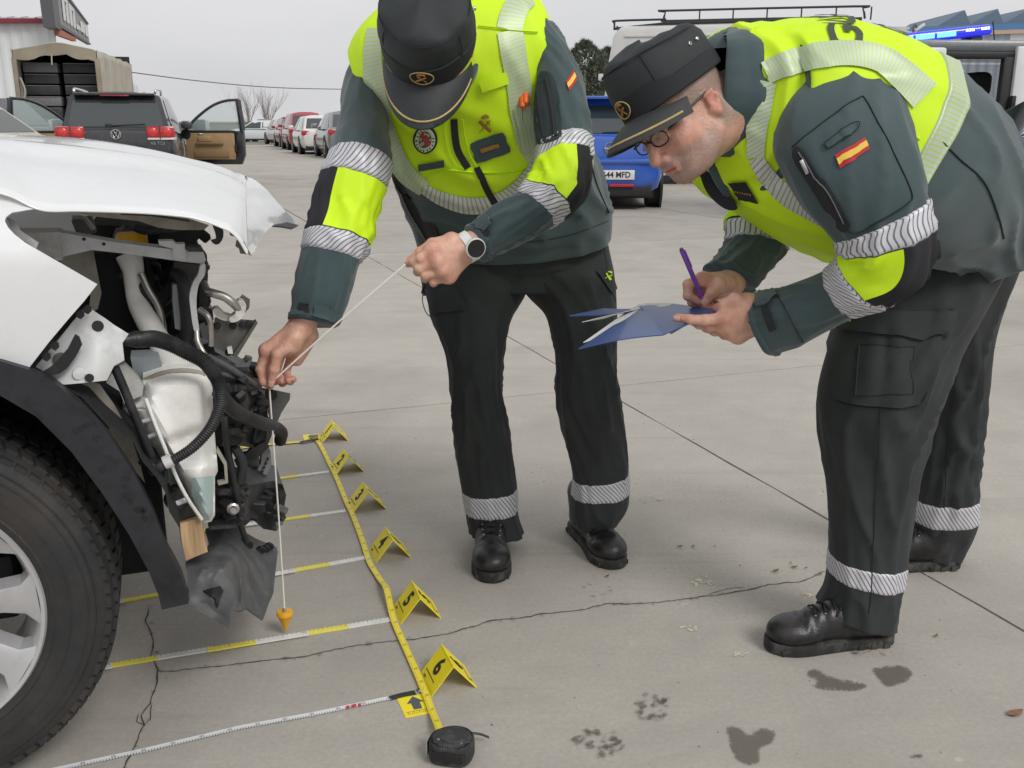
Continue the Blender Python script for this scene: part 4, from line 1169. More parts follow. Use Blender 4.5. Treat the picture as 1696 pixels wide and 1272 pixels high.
lathe('grommet', M_BLKPL, [(0, .012), (.018, .012), (.02, 0)], wreck, frame_m(C(290, 826, .13), AX, Vector((0, 0, 1)), -LT), 16)
# liner strip between cladding and tank
CS('liner_strip', M_BEIGE, [(116, 636), (140, 632), (164, 636), (190, 672), (214, 716), (232, 766), (240, 800), (222, 778), (186, 722), (150, 676)], 0.09, 0.004, wreck, 10)
# white bracket plate on the fender's front edge
pl_poly = [(140, 512), (146, 509), (174, 527), (189, 538), (213, 553), (203, 568), (206, 597), (189, 606), (177, 630), (141, 634), (106, 637), (82, 625), (56, 612), (90, 572), (118, 538)]
plate = CS('lamp_plate', M_INWHT, pl_poly, lambda x, y: 0.025 + 0.03 * smooth01((x - 150) / 60) + 0.012 * math.sin((x + y) * 0.03), 0.004, wreck, 9)
for (x, y, r, mm) in ((162, 540, .009, M_BLK), (148, 626, .007, M_BLK), (131, 619, .010, M_INWHT), (102, 597, .013, M_GREYMT)):
    lathe('plate_bolt', mm, [(0, .004 if mm is not M_BLK else .0022), (r * .9, .003 if mm is not M_BLK else .0022), (r, 0)], plate, frame_m(C(x, y, 0.025 + 0.03 * smooth01((x - 150) / 60) + 0.012 * math.sin((x + y) * 0.03) - 0.002), AX, Vector((0, 0, 1)), -LT), 18)
CS('rubber_flap', M_BLKPL, [(124, 554), (131, 558), (136, 571), (126, 590), (112, 609), (100, 618), (80, 624), (64, 620), (84, 608), (96, 596), (112, 578)], 0.012, 0.006, plate, 7)
for (cx, cy) in ((144, 512), (90, 572), (132, 520), (76, 590)):
    CS('glue_scrap', M_DARK, [(cx - 8, cy), (cx, cy - 7), (cx + 7, cy - 4), (cx + 8, cy + 3), (cx + 2, cy + 9), (cx - 4, cy + 6)], 0.008, 0.003, plate, 5)
# lower black crossmember & fog-lamp lump
CS('crossmember', M_BLKPL, [(356, 812), (400, 806), (452, 796), (468, 802), (474, 820), (470, 845), (474, 858), (458, 880), (436, 876), (420, 862), (380, 866), (352, 868)], lambda x, y: 0.26 + 0.18 * smooth01((x - 400) / 50) + 0.025 * mnoise.noise(Vector((x * .06, y * .06, 9))), 0.12, wreck, 9, True, True)
for i in range(22):
    x, y = rg2.uniform(372, 468), rg2.uniform(806, 872); s = rg2.uniform(0.006, 0.018)
    m = Matrix.Translation(C(x, y, 0.235 + 0.18 * smooth01((x - 400) / 50))) @ Matrix.Rotation(rg2.uniform(0, 3), 4, Vector((rg2.random(), rg2.random(), rg2.random())).normalized())
    box('lug', M_GREB[i % 4], (-s, -s * .5, -s * .6), (s, s * .5, s * .6), wreck, m, 0.002, 1)
CT('hanging_rod', M_BLKPL, [(372, 690, .22), (376, 740, .22), (388, 790, .22), (394, 830, .22), (400, 872, .24), (408, 896, .26)], 0.006, wreck, 8, 6)
CT('hanging_rod', M_BLKPL, [(390, 742, .22), (402, 768, .22), (398, 800, .22)], 0.009, wreck, 8, 6)
lathe('bolt', M_STEEL, [(0, .012), (.006, .012), (.008, .006), (.012, .004), (.012, 0)], wreck, frame_m(C(386, 842, .2), AX, Vector((0, 0, 1)), -LT), 10)
# condenser frame ring and grey vented disc
CS('pale_bracket', M_BEIGE, [(360, 740), (376, 768), (378, 800), (362, 804), (360, 798), (373, 796), (371, 770), (358, 748)], 0.2, 0.01, wreck, 6)
ring_o = [(448, 748), (450, 770), (440, 790), (424, 806), (400, 812), (404, 802), (420, 788), (432, 768), (434, 752)]
CS('vent_ring', mat('vent_grey', (0.20, 0.20, 0.20), 0.6, var=0.15), ring_o, 0.48, 0.03, wreck, 7, True, True)
for k in range(6): CS('vent_slot', M_BLK, [(424 + k * 3.4, 796 - k * 7), (428 + k * 3.2, 792 - k * 7), (431 + k * 3.0, 795 - k * 7), (427 + k * 3.2, 799 - k * 7)], 0.476, 0.002, wreck, 5)
# undertray / lower bumper skin, folded and torn
def tray_l(x, y): return 0.12 + 0.26 * (1 - smooth01((y - 868) / 82)) + 0.27 * smooth01((x - 370) / 80) * smooth01((1080 - y) / 120) + 0.012 * mnoise.noise(Vector((x * .03, y * .03, 7))) + 0.03 * abs(mnoise.noise(Vector((x * .028 + y * .01, y * .014, 3)))) - 0.05 * smooth01((y - 940) / 60)
tray = CS('undertray', M_GREYPL, [(308, 930), (340, 914), (346, 900), (340, 876), (362, 868), (392, 866), (404, 880), (424, 892), (458, 906), (460, 914), (453, 978), (436, 1026), (410, 1008), (400, 1014), (384, 1010), (383, 1018), (380, 1041), (348, 1022), (314, 1003)], tray_l, 0.004, wreck, 7, True, False, R(24))
CS('tray_slot', M_DARK, [(336, 978), (364, 970), (370, 978), (360, 1008), (356, 990)], lambda x, y: tray_l(x, y) - 0.006, 0.003, tray, 6)
CS('tray_rib', M_GREYPL, [(400, 956), (408, 954), (406, 1006), (399, 1010)], lambda x, y: tray_l(x, y) - 0.014, 0.014, tray, 6)
CS('tray_rib', M_BLKPL, [(345, 872), (392, 868), (393, 874), (346, 878)], 0.20, 0.03, tray, 6)
CS('tray_rib', M_GREYPL, [(312, 1003), (380, 1041), (381, 1030), (330, 996), (316, 984)], lambda x, y: tray_l(x, y) - 0.02, 0.01, tray, 7)
for (x, y) in ((406, 898), (412, 904), (432, 912), (440, 910), (446, 906)): CS('torn_clip', M_DARK, roundpoly([(x - 7, y), (x, y - 5), (x + 8, y - 1), (x + 4, y + 5)], 2), tray_l(x, y) - 0.02, 0.012, tray, 4)
# scuffs on the black cladding
rs2 = random.Random(9)
for i in range(16):
    t = rs2.uniform(0.35, 0.85); q = catmull(clo[3:], 60)[int(t * 40)]; x, y = q[0] - rs2.uniform(8, 40), q[1] + rs2.uniform(8, 30)
    CS('scuff', M_DARK, [(x - 6, y - 2), (x - 1, y - 5), (x + 6, y - 1), (x + 1, y + 5)], -0.0192, 0.0008, arch, 4)
# wood block under the corner
wb = C(297, 866, .13)
wood = CS('wood_block', M_WOOD, [(296, 868), (334, 856), (336, 876), (340, 900), (344, 914), (308, 928)], 0.13, 0.07, None, 9, False, True)
tag(wood, 'short pine wood block wedged behind the black wheel arch under the tank', 'wood block')
# body shell behind, out of the picture: sill, door and screen base so that the car goes on
FR = frame_m(CO, AX, LT, Vector((0, 0, 1)))
box('front_door', M_CARW, (-1.75, 0.0, 0.30), (-0.62, 0.06, 0.98), wreck, FR, 0.02)
box('sill', M_CLAD, (-1.9, -0.01, 0.16), (-0.45, 0.05, 0.30), wreck, FR, 0.01)
box('far_fender', M_CARW, (-0.8, 1.62, 0.62), (0.30, 1.66, 0.92), wreck, FR, 0.015)
box('cowl', M_BLKPL, (-1.0, 0.08, 0.86), (-0.78, 1.6, 0.98), wreck, FR, 0.02)
box('floor_pan', M_DARK, (-1.9, 0.05, 0.24), (-0.4, 1.62, 0.34), wreck, FR, 0.02)
WM = WM0
WM2 = frame_m(CO + LT * 1.66 + Vector((0, 0, TR)), AX, Vector((0, 0, 1)), LT)
lathe('far_wheel', M_TYRE, [(0.21, -0.2), (0.30, -0.22), (0.335, -0.19), (0.344, -0.11), (0.335, -0.02), (0.30, 0.008), (0.23, 0.002), (0.2, -0.03), (0, -0.03)], wreck, WM2, 48)
# ================================================================== TWO OFFICERS
M_JKT = mat('green_softshell', (0.030, 0.060, 0.066), 0.72, var=0.12, scale=14, bump=0.12, bscale=900, sheen=0.25, bdist=0.002)
M_HIVIS = mat('hi_vis_yellow', (0.64, 0.93, 0.008), 0.62, var=0.03, scale=9, bump=0.10, bscale=700, bdist=0.002)
M_PANTS = mat('dark_trousers', (0.021, 0.0262, 0.0262), 0.8, var=0.2, scale=18, bump=0.15, bscale=800, sheen=0.04, bdist=0.002)
M_BLKCLOTH = mat('black_cloth', (0.018, 0.018, 0.022), 0.85, var=0.2, scale=20)
M_REFW = mat_stripes('silver_tape', (0.62, 0.62, 0.66), (0.16, 0.16, 0.18), 0.0088, R(35))
M_REFG = mat_stripes('silver_green_tape', (0.52, 0.60, 0.49), (0.46, 0.62, 0.12), 0.0080, R(12))
M_REFG2 = mat_stripes('silver_green_tape_slanted', (0.54, 0.62, 0.53), (0.40, 0.54, 0.16), 0.0085, R(30))
M_REFP = mat_stripes('silver_tape_hem', (0.60, 0.62, 0.58), (0.30, 0.34, 0.26), 0.0095, R(15))
M_CAP = mat('cap_cloth', (0.020, 0.025, 0.027), 0.7, var=0.12, scale=25, bump=0.2, bscale=700, bdist=0.002)
M_CAPB = mat('cap_band', (0.012, 0.014, 0.017), 0.75, var=0.12, scale=25, bump=0.2, bscale=700, bdist=0.002)
M_GOLD = mat('gold_thread', (0.50, 0.38, 0.16), 0.5, var=0.2, scale=200)
M_GOLDD = mat('dull_gold', (0.34, 0.17, 0.03), 0.6, var=0.25, scale=150)
M_LEATH = mat('black_leather', (0.014, 0.014, 0.015), 0.33, var=0.3, scale=14, bump=0.25, bscale=260, dirt=(0.11, 0.10, 0.095), dirt_amt=0.35, dirt_scale=11, bdist=0.003)
M_SOLE = mat('boot_sole', (0.02, 0.02, 0.02), 0.75, var=0.3, scale=40, dirt=(0.2, 0.18, 0.16), dirt_amt=0.45, dirt_scale=30)
M_LACE = mat('boot_lace', (0.012, 0.012, 0.012), 0.8)
M_RED = mat('flag_red', (0.52, 0.02, 0.035), 0.7, var=0.05)
M_FYEL = mat('flag_yellow', (0.82, 0.55, 0.08), 0.7, var=0.05)
M_NEON = mat('neon_thread', (0.50, 0.85, 0.01), 0.6)
M_SEAM = mat('dark_seam', (0.014, 0.028, 0.03), 0.8)

def skin_mat(name):
    m = bpy.data.materials.new(name); m.use_nodes = True
    t = m.node_tree; b = t.nodes['Principled BSDF']; L = t.links.new
    at = t.nodes.new('ShaderNodeAttribute'); at.attribute_name = 'tint'
    tc = t.nodes.new('ShaderNodeTexCoord')
    n1 = t.nodes.new('ShaderNodeTexNoise'); n1.inputs['Scale'].default_value = 38; n1.inputs['Detail'].default_value = 6; L(tc.outputs['Object'], n1.inputs['Vector'])
    rp = t.nodes.new('ShaderNodeValToRGB')
    rp.color_ramp.elements[0].position = 0.3; rp.color_ramp.elements[0].color = (0.84, 0.68, 0.63, 1)
    rp.color_ramp.elements[1].position = 0.7; rp.color_ramp.elements[1].color = (1.14, 1.10, 1.08, 1)
    L(n1.outputs['Fac'], rp.inputs['Fac'])
    n3 = t.nodes.new('ShaderNodeTexNoise'); n3.inputs['Scale'].default_value = 620; n3.inputs['Detail'].default_value = 3; L(tc.outputs['Object'], n3.inputs['Vector'])
    mx = t.nodes.new('ShaderNodeMix'); mx.data_type = 'RGBA'; mx.blend_type = 'MULTIPLY'; mx.inputs['Factor'].default_value = 1
    L(at.outputs['Color'], mx.inputs['A']); L(rp.outputs['Color'], mx.inputs['B'])
    # stubble: fine dark / light hair speckle where the alpha of the tint says so
    r3 = t.nodes.new('ShaderNodeMapRange'); r3.inputs['From Min'].default_value = 0.42; r3.inputs['From Max'].default_value = 0.60
    L(n3.outputs['Fac'], r3.inputs['Value'])
    mu = t.nodes.new('ShaderNodeMath'); mu.operation = 'MULTIPLY'; L(r3.outputs['Result'], mu.inputs[0]); L(at.outputs['Alpha'], mu.inputs[1])
    m2 = t.nodes.new('ShaderNodeMix'); m2.data_type = 'RGBA'; m2.inputs['B'].default_value = (0.22, 0.20, 0.18, 1)
    L(mu.outputs[0], m2.inputs['Factor']); L(mx.outputs['Result'], m2.inputs['A'])
    L(m2.outputs['Result'], b.inputs['Base Color'])
    b.inputs['Roughness'].default_value = 0.46
    b.inputs['Subsurface Weight'].default_value = 0.22; b.inputs['Subsurface Radius'].default_value = (0.010, 0.004, 0.002); b.inputs['Subsurface Scale'].default_value = 0.7
    bp = t.nodes.new('ShaderNodeBump'); bp.inputs['Strength'].default_value = 0.55; bp.inputs['Distance'].default_value = 0.0022
    vo = t.nodes.new('ShaderNodeTexNoise'); vo.inputs['Scale'].default_value = 190; vo.inputs['Detail'].default_value = 4; L(tc.outputs['Object'], vo.inputs['Vector'])
    L(vo.outputs['Fac'], bp.inputs['Height']); L(bp.outputs['Normal'], b.inputs['Normal'])
    return m
M_SKIN = skin_mat('skin')
SKIN = (0.66, 0.42, 0.325); SKINR = (0.60, 0.27, 0.21)

def hand_prims(spec, wrist, forearm, wr=0.026):
    """spec: finger -> list of (px, py, Y); knuckle first"""
    out = []
    W = P(*wrist); A = P(*forearm)
    out.append(('c', A, W, wr * 1.18, wr * 0.98, 0.01))
    rad = {'thumb': (0.0130, 0.0112, 0.0098, 0.0082), 'index': (0.0108, 0.0096, 0.0084, 0.0072), 'middle': (0.0110, 0.0098, 0.0085, 0.0073), 'ring': (0.0104, 0.0092, 0.0080, 0.0070), 'little': (0.0092, 0.0080, 0.0070, 0.0062)}
    mcps = []
    for f, pts in spec.items():
        q = [P(*p) for p in pts]; r = rad[f]
        if f == 'thumb':
            out.append(('c', W.lerp(q[0], 0.25), q[0], 0.019, 0.0165, 0.012))
        else:
            out.append(('c', W, q[0], 0.020, 0.0135, 0.012)); mcps.append(q[0])
        for i in range(len(q) - 1):
            k = 0.0035 if i else 0.006
            out.append(('c', q[i], q[i + 1], r[min(i, 3)], r[min(i + 1, 3)], k))
            if i: out.append(('e', q[i], (r[min(i, 3)] * 1.07,) * 3, np.eye(3), 0.002))
    for a, b in zip(mcps[:-1], mcps[1:]): out.append(('c', a, b, 0.0125, 0.0125, 0.010))
    return out
M_NAIL = mat('fingernail', (0.62, 0.38, 0.32), 0.3, var=0.05)
def nail(parent, a, b, r, toward=None):
    """a thin curved nail on the camera side of a finger's last joint (a -> b)"""
    a, b = P(*a), P(*b); d = (b - a).normalized()
    v = (toward or (CAMV - b)); v = (v - d * v.dot(d)).normalized(); x = d.cross(v)
    c = b + d * r * 0.15
    V, F = [], []
    for i in range(7):
        for k in range(7):
            u, w = -1 + i / 3, -1 + k / 3
            ru = math.sqrt(max(0, 1 - (w * 0.55) ** 2))
            ang = u * 0.8
            p = c + d * (w * r * 0.85) + (x * math.sin(ang) + v * math.cos(ang)) * (r * 0.97 + 0.0004) - v * (0.0012 * max(0, w) ** 2)
            V.append(p)
    F = [(i * 7 + k, i * 7 + k + 1, (i + 1) * 7 + k + 1, (i + 1) * 7 + k) for i in range(6) for k in range(6)]
    o = obj('fingernail', V, F, M_NAIL, parent, True)
    o.modifiers.new('t', 'SOLIDIFY').thickness = 0.0008
    return o

def head_prims(o, x, f, u, sc=0.95, es=1.0, lf=1.0):
    Rm = np.array([list(x), list(f), list(u)]).T
    def T(a, b, c):
        if c < -0.03: c = -0.03 + (c + 0.03) * lf
        return np.array(o) + Rm @ (np.array([a, b, c]) * sc)
    def E(c, r, k=0.012, neg=False): return ('-e' if neg else 'e', T(*c), tuple(q * sc for q in r), Rm, k)
    def Cc(a, b, ra, rb, k=0.01): return ('c', T(*a), T(*b), ra * sc, rb * sc, k)
    pr = [E((0, -0.015, 0.045), (0.076, 0.097, 0.090)), E((0, 0.035, -0.015), (0.064, 0.066, 0.088), 0.02), E((0, 0.040, -0.072), (0.055, 0.050, 0.042), 0.02),
          E((0, 0.083, -0.102), (0.022, 0.018, 0.018), 0.018), Cc((-0.034, 0.088, 0.032), (0.034, 0.088, 0.032), 0.012, 0.012, 0.014)]
    for s in (-1, 1):
        pr += [E((s * 0.044, 0.066, -0.018), (0.024, 0.024, 0.024), 0.018), Cc((s * 0.050, 0.0, -0.066), (s * 0.030, 0.07, -0.096), 0.018, 0.015, 0.02)]
    for s in (-1, 1): pr.append(E((s * 0.032, 0.104, 0.010), (0.019, 0.014, 0.013), 0.010, True))
    for s in (-1, 1): pr += [E((s * 0.032, 0.084, 0.010), (0.0135, 0.0135, 0.0135), 0.003), Cc((s * 0.018, 0.0955, 0.018), (s * 0.046, 0.0895, 0.017), 0.0042, 0.004, 0.003), Cc((s * 0.02, 0.0955, 0.001), (s * 0.044, 0.0895, 0.002), 0.004, 0.004, 0.004)]
    pr += [Cc((0, 0.092, 0.022), (0, 0.118, -0.026), 0.0085, 0.0125, 0.009), E((0, 0.118, -0.029), (0.012, 0.011, 0.010), 0.006)]
    for s in (-1, 1): pr += [E((s * 0.013, 0.107, -0.033), (0.009, 0.010, 0.008), 0.005)]
    pr += [E((0, 0.099, -0.056), (0.026, 0.012, 0.012), 0.012), Cc((-0.020, 0.100, -0.0635), (0.020, 0.100, -0.0635), 0.0055, 0.0055, 0.003), Cc((-0.017, 0.099, -0.0745), (0.017, 0.099, -0.0745), 0.0062, 0.0062, 0.004)]
    pr += [E((0, 0.108, -0.0690), (0.024, 0.010, 0.0022), 0.002, True)]
    for s in (-1, 1):
        def Cc(a, b, ra, rb, k=0.01):
            g = lambda q: T(s * (0.074 + (abs(q[0]) - 0.074) * es), -0.012 + (q[1] + 0.012) * es, -0.004 + (q[2] + 0.004) * es)
            return ('c', g(a), g(b), ra * sc * es, rb * sc * es, k)
        pr += [Cc((s * 0.078, -0.022, 0.022), (s * 0.086, -0.034, 0.006), 0.006, 0.006, 0.004), Cc((s * 0.078, -0.002, 0.024), (s * 0.086, -0.026, 0.026), 0.0055, 0.006, 0.004),
               Cc((s * 0.086, -0.034, 0.008), (s * 0.079, -0.014, -0.030), 0.006, 0.0062, 0.004), Cc((s * 0.080, -0.014, -0.030), (s * 0.075, -0.002, -0.018), 0.006, 0.005, 0.004), E((s * 0.077, -0.016, 0.0), (0.007 * es, 0.017 * es, 0.026 * es), 0.004), E((s * 0.086, -0.010, -0.002), (0.005, 0.008, 0.010), 0.004, True)]
    return pr, Rm, T

def skin_object(parent, meshes, tintf):
    V, F, tint = [], [], []
    for (pts, quads, kind) in meshes:
        b = len(V)
        V += [Vector(p) for p in pts]; F += [tuple(int(i) + b for i in q) for q in quads]
        tint += [tintf(np.array(p), kind) for p in pts]
    o = obj('body', V, F, M_SKIN, parent, True)
    fix_normals(o)
    ca = o.data.color_attributes.new('tint', 'FLOAT_COLOR', 'POINT')
    ca.data.foreach_set('color', np.array(tint, dtype=np.float32).ravel())
    return o

# ---------------------------------------------------------------- caps
def make_cap(parent, o, x, f, u, sc=1.0, tilt=0.0):
    M = frame_m(o, x, f, u) @ Matrix.Scale(sc, 4) @ Matrix.Rotation(tilt, 4, 'X')
    n = 72
    # crown: rings from the rim upwards, front panel taller, soft crushed top
    levels = [(0.030, 0.0815, 0.1030, 0.000), (0.034, 0.0830, 0.1045, 0.0), (0.055, 0.0845, 0.1055, 0.0), (0.080, 0.0850, 0.1050, 0.001), (0.100, 0.0835, 0.1025, 0.003), (0.113, 0.0795, 0.0975, 0.005), (0.1205, 0.0735, 0.0905, 0.006), (0.1225, 0.0690, 0.0855, 0.006), (0.1270, 0.062, 0.077, 0.006), (0.1300, 0.045, 0.056, 0.004), (0.1310, 0.022, 0.028, 0.002), (0.1312, 0.001, 0.001, 0.0)]
    grid = np.zeros((len(levels), n, 3))
    for i, (z, rx, ry, d) in enumerate(levels):
        for j in range(n):
            a = 2 * math.pi * j / n
            ca, sa = math.cos(a), math.sin(a)
            w = 1 + (mnoise.noise(Vector((ca * 2.2, sa * 2.2, z * 26 + o[0] * 9))) * 0.045 + mnoise.noise(Vector((ca * 5, sa * 5, z * 50 + o[1]))) * 0.018) * smooth01((z - 0.045) / 0.03)
            zz = z + 0.012 * max(0, sa) * smooth01((z - 0.06) / 0.05) - 0.006 * max(0, -sa) * smooth01((z - 0.05) / 0.05)
            if z > 0.11: zz += mnoise.noise(Vector((ca * rx * 22, sa * ry * 22, 3.1 + o[0]))) * 0.012
            grid[i, j] = M @ Vector((rx * ca * w, ry * sa * w - 0.004 + 0.004, zz))
    V, F = grid_mesh(grid)
    cap = fix_normals(obj('cap', V, F, M_CAP, parent, True, sharp=R(38)))
    # band round the base and front panel
    bg = np.zeros((5, n, 3))
    for i, z in enumerate((0.0285, 0.031, 0.050, 0.0595, 0.061)):
        for j in range(n):
            a = 2 * math.pi * j / n; k = 1.012 if 0 < i < 4 else 0.985
            zz = z + (0.014 * smooth01((math.sin(a) - 0.35) / 0.4) if i >= 2 else 0)
            bg[i, j] = M @ Vector((0.0855 * math.cos(a) * k, 0.1068 * math.sin(a) * k, zz))
    V, F = grid_mesh(bg); fix_normals(obj('cap_band', V, F, M_CAPB, cap, True, sharp=R(40)))
    # seams on the crown
    for s in (-1, 1):
        pts = []
        for k in range(15):
            a = math.pi / 2 + s * (R(52)) ; z = 0.066 + 0.054 * k / 14
            pts.append(M @ Vector((0.0866 * math.cos(a) * (1 - 0.10 * smooth01((z - .1) / .03)), 0.1066 * math.sin(a) * (1 - 0.08 * smooth01((z - .1) / .03)), z)))
        tube('seam', M_CAPB, pts, 0.0011, cap, 5, 1)
    pts = [M @ Vector((0.0795 * math.cos(2 * math.pi * k / 48), 0.0975 * math.sin(2 * math.pi * k / 48), 0.1135 + 0.012 * max(0, math.sin(2 * math.pi * k / 48)) - 0.006 * max(0, -math.sin(2 * math.pi * k / 48)))) for k in range(49)]
    tube('top_seam', M_CAPB, pts, 0.0013, cap, 5, 1)
    for s in (-1, 1):
        for (aa, z) in ((R(-12), 0.086), (R(-25), 0.086)):
            c = Vector((s * 0.0868 * math.cos(aa), 0.107 * math.sin(aa), z)); nn = Vector((s * math.cos(aa), math.sin(aa), 0)).normalized()
            yy = Vector((0, 0, 1)); xx = yy.cross(nn)
            lathe('eyelet', M_STEEL, [(0.0016, 0.0012), (0.0024, 0.002), (0.0038, 0.0012), (0.0042, -0.002)], cap, M @ frame_m(c, xx, yy, nn), 14)
            lathe('eyelet_hole', M_BLK, [(0, 0.0010), (0.0018, 0.0010)], cap, M @ frame_m(c, xx, yy, nn), 10)
    # visor: curved crescent
    na, nr = 41, 9
    def vis(aa, t, z0=0.0):
        a = math.pi / 2 + R(70) * aa
        ca, sa = math.cos(a), math.sin(a)
        ext = 0.074 * (max(0, math.cos(R(70) * aa * 1.24)) ** 0.75)
        px = 0.0850 * ca; py = 0.1060 * sa
        q = Vector((px, py + ext * t, 0.036 - 0.022 * (px / 0.085) ** 2 * 1.0 - 0.020 * t * t + z0 - 0.006 * t))
        q.x *= 1 + 0.05 * t
        return q
    for nm, z0, z1 in (('visor', 0.0, -0.0035),):
        V, F = [], []
        for z in (z0, z1):
            for i in range(na):
                for k in range(nr): V.append(M @ vis(-1 + 2 * i / (na - 1), k / (nr - 1), z))
        o_ = na * nr
        for i in range(na - 1):
            for k in range(nr - 1):
                q = (i * nr + k, i * nr + k + 1, (i + 1) * nr + k + 1, (i + 1) * nr + k)
                F.append(q); F.append(tuple(o_ + w for w in reversed(q)))
        for i in range(na - 1): F.append((i * nr + nr - 1, o_ + i * nr + nr - 1, o_ + (i + 1) * nr + nr - 1, (i + 1) * nr + nr - 1))
        visor = fix_normals(obj('visor', V, F, mat('visor_cloth', (0.030, 0.033, 0.036), 0.6, var=0.1, scale=30, bump=0.15, bscale=900), cap, True, sharp=R(50)))
    pts = []
    for i in range(41):
        aa = -0.93 + 1.86 * i / 40
        pts.append(M @ (vis(aa, 0.86) + Vector((0, 0, 0.0010))))
    tube('piping', M_GOLD, pts, 0.0019, visor, 6, 1)
    # badge on the front panel
    def badge(v, w, z): return M @ Vector((0.0866 * math.sin(v / 0.0866), 0.1092 * math.cos(v / 0.0866) + z - 0.10 * max(0, w - 0.07), w))
    ring = [badge(0.021 * math.cos(k * math.pi / 16), 0.0585 + 0.016 * math.sin(k * math.pi / 16), 0.0012) for k in range(33)]
    tube('badge_rim', M_GOLD, ring, 0.0011, cap, 6, 1)
    tube('badge_sword', M_GOLDD, [badge(-0.008, 0.0475, 0.0012), badge(0.008, 0.066, 0.0012)], 0.0013, cap, 6, 3)
    tube('badge_staff', M_GOLDD, [badge(0.011, 0.049, 0.0012), badge(-0.007, 0.0615, 0.0012)], 0.0022, cap, 6, 3)
    tube('badge_guard', M_GOLDD, [badge(0.002, 0.064, 0.0012), badge(0.007, 0.060, 0.0012)], 0.001, cap, 6, 2)
    tube('badge_crown', M_GOLDD, [badge(-0.0065, 0.0680, 0.0012), badge(0, 0.0705, 0.0016), badge(0.0065, 0.0680, 0.0012)], 0.0026, cap, 6, 3)
    return cap

# ---------------------------------------------------------------- boots
def make_boot(parent, toe, heel, up_pt, sc=1.0, shaft=True):
    """toe / heel: ground points of the sole ends"""
    d = (toe - heel); L = d.length; d.normalize()
    x = d.cross(Vector((0, 0, 1))).normalized()
    M = frame_m(heel + d * (L * 0.5), x, d, Vector((0, 0, 1)))
    s = L / 0.30
    def T(a, b, c): return tuple(M @ Vector((a * s, b * s, c * s)))
    I3 = np.array([list(x), list(d), [0, 0, 1]]).T
    pr = [('e', T(0, -0.100, 0.055), (0.037 * s, 0.046 * s, 0.045 * s), I3, 0.02), ('e', T(0.002, -0.02, 0.052), (0.040 * s, 0.075 * s, 0.044 * s), I3, 0.02),
          ('e', T(0.002, 0.072, 0.043), (0.049 * s, 0.070 * s, 0.034 * s), I3, 0.02), ('e', T(0.0, 0.098, 0.040), (0.044 * s, 0.048 * s, 0.032 * s), I3, 0.015),
          ('c', T(0, -0.03, 0.075), T(0, 0.045, 0.062), 0.036 * s, 0.028 * s, 0.02), ('c', T(0, -0.075, 0.07), tuple(Vector(T(0, -0.085, 0.135))), 0.047 * s, 0.052 * s, 0.02)]
    pts, q = sdf_mesh(pr, 0.004)
    pts[:, 2] = np.maximum(pts[:, 2], 0.018)
    # leather creases across the vamp
    for i, p in enumerate(pts):
        l = M.inverted() @ Vector(p)
        if l.z > 0.03 and 0.0 < l.y < 0.08: p[2] += 0.0016 * math.sin(l.y * 260 + 4 * l.x / 0.05) * smooth01((l.z - 0.03) / 0.03)
    boot = fix_normals(obj('boot', [Vector(p) for p in pts], [tuple(int(k) for k in f) for f in q], M_LEATH, parent, True))
    out = roundpoly([(x_ * s, y_ * s) for x_, y_ in [(0, 0.152), (0.030, 0.140), (0.051, 0.100), (0.052, 0.060), (0.043, 0.0), (0.042, -0.06), (0.041, -0.115), (0.026, -0.145), (0, -0.150), (-0.026, -0.145), (-0.039, -0.115), (-0.040, -0.05), (-0.043, 0.0), (-0.050, 0.07), (-0.046, 0.11), (-0.026, 0.143)]], 5)
    prism('sole', M_SOLE, out, 0.026 * s, boot, M @ Matrix.Translation((0, 0, 0.001)), 0.003)
    for k in range(9):
        y = -0.12 + k * 0.03
        if -0.055 < y < -0.02: continue
        for sx in (-1, 1):
            box('lug', M_SOLE, (sx * 0.0385 * s - 0.004, (y - 0.008) * s, 0.002), (sx * 0.0385 * s + 0.004, (y + 0.008) * s, 0.014), boot, M, 0.001, 1)
    # laces zigzag over the tongue
    bv = bvh_of(boot)
    def top(a, b):
        p = M @ Vector((a * s, b * s, 0.3)); h = bv.ray_cast(p, Vector((0, 0, -1)))
        return (h[0] if h[0] else M @ Vector((a * s, b * s, 0.09))) + Vector((0, 0, 0.0025))
    for k in range(5):
        y = 0.048 - k * 0.022
        w = 0.019 + 0.002 * k
        tube('lace', M_LACE, [top(-w, y), top(0, y - 0.006) + Vector((0, 0, 0.001)), top(w, y - 0.012)], 0.0022, boot, 6, 4)
        tube('lace', M_LACE, [top(w, y), top(0, y - 0.006) + Vector((0, 0, 0.003)), top(-w, y - 0.012)], 0.0022, boot, 6, 4)
        for sx in (-1, 1):
            e = top(sx * (w + 0.001), y)
            lathe('eyelet', M_STEEL, [(0, 0.001), (0.0026, 0.001), (0.003, -0.001)], boot, Matrix.Translation(e), 8)
    for sx in (-1, 1):
        tube('lace', M_LACE, [top(0, -0.02) + Vector((0, 0, 0.004)), top(sx * 0.022, -0.012) + Vector((0, 0, 0.006)), top(sx * 0.034, 0.004) + Vector((0, 0, 0.004))], 0.002, boot, 6, 5)
    return boot

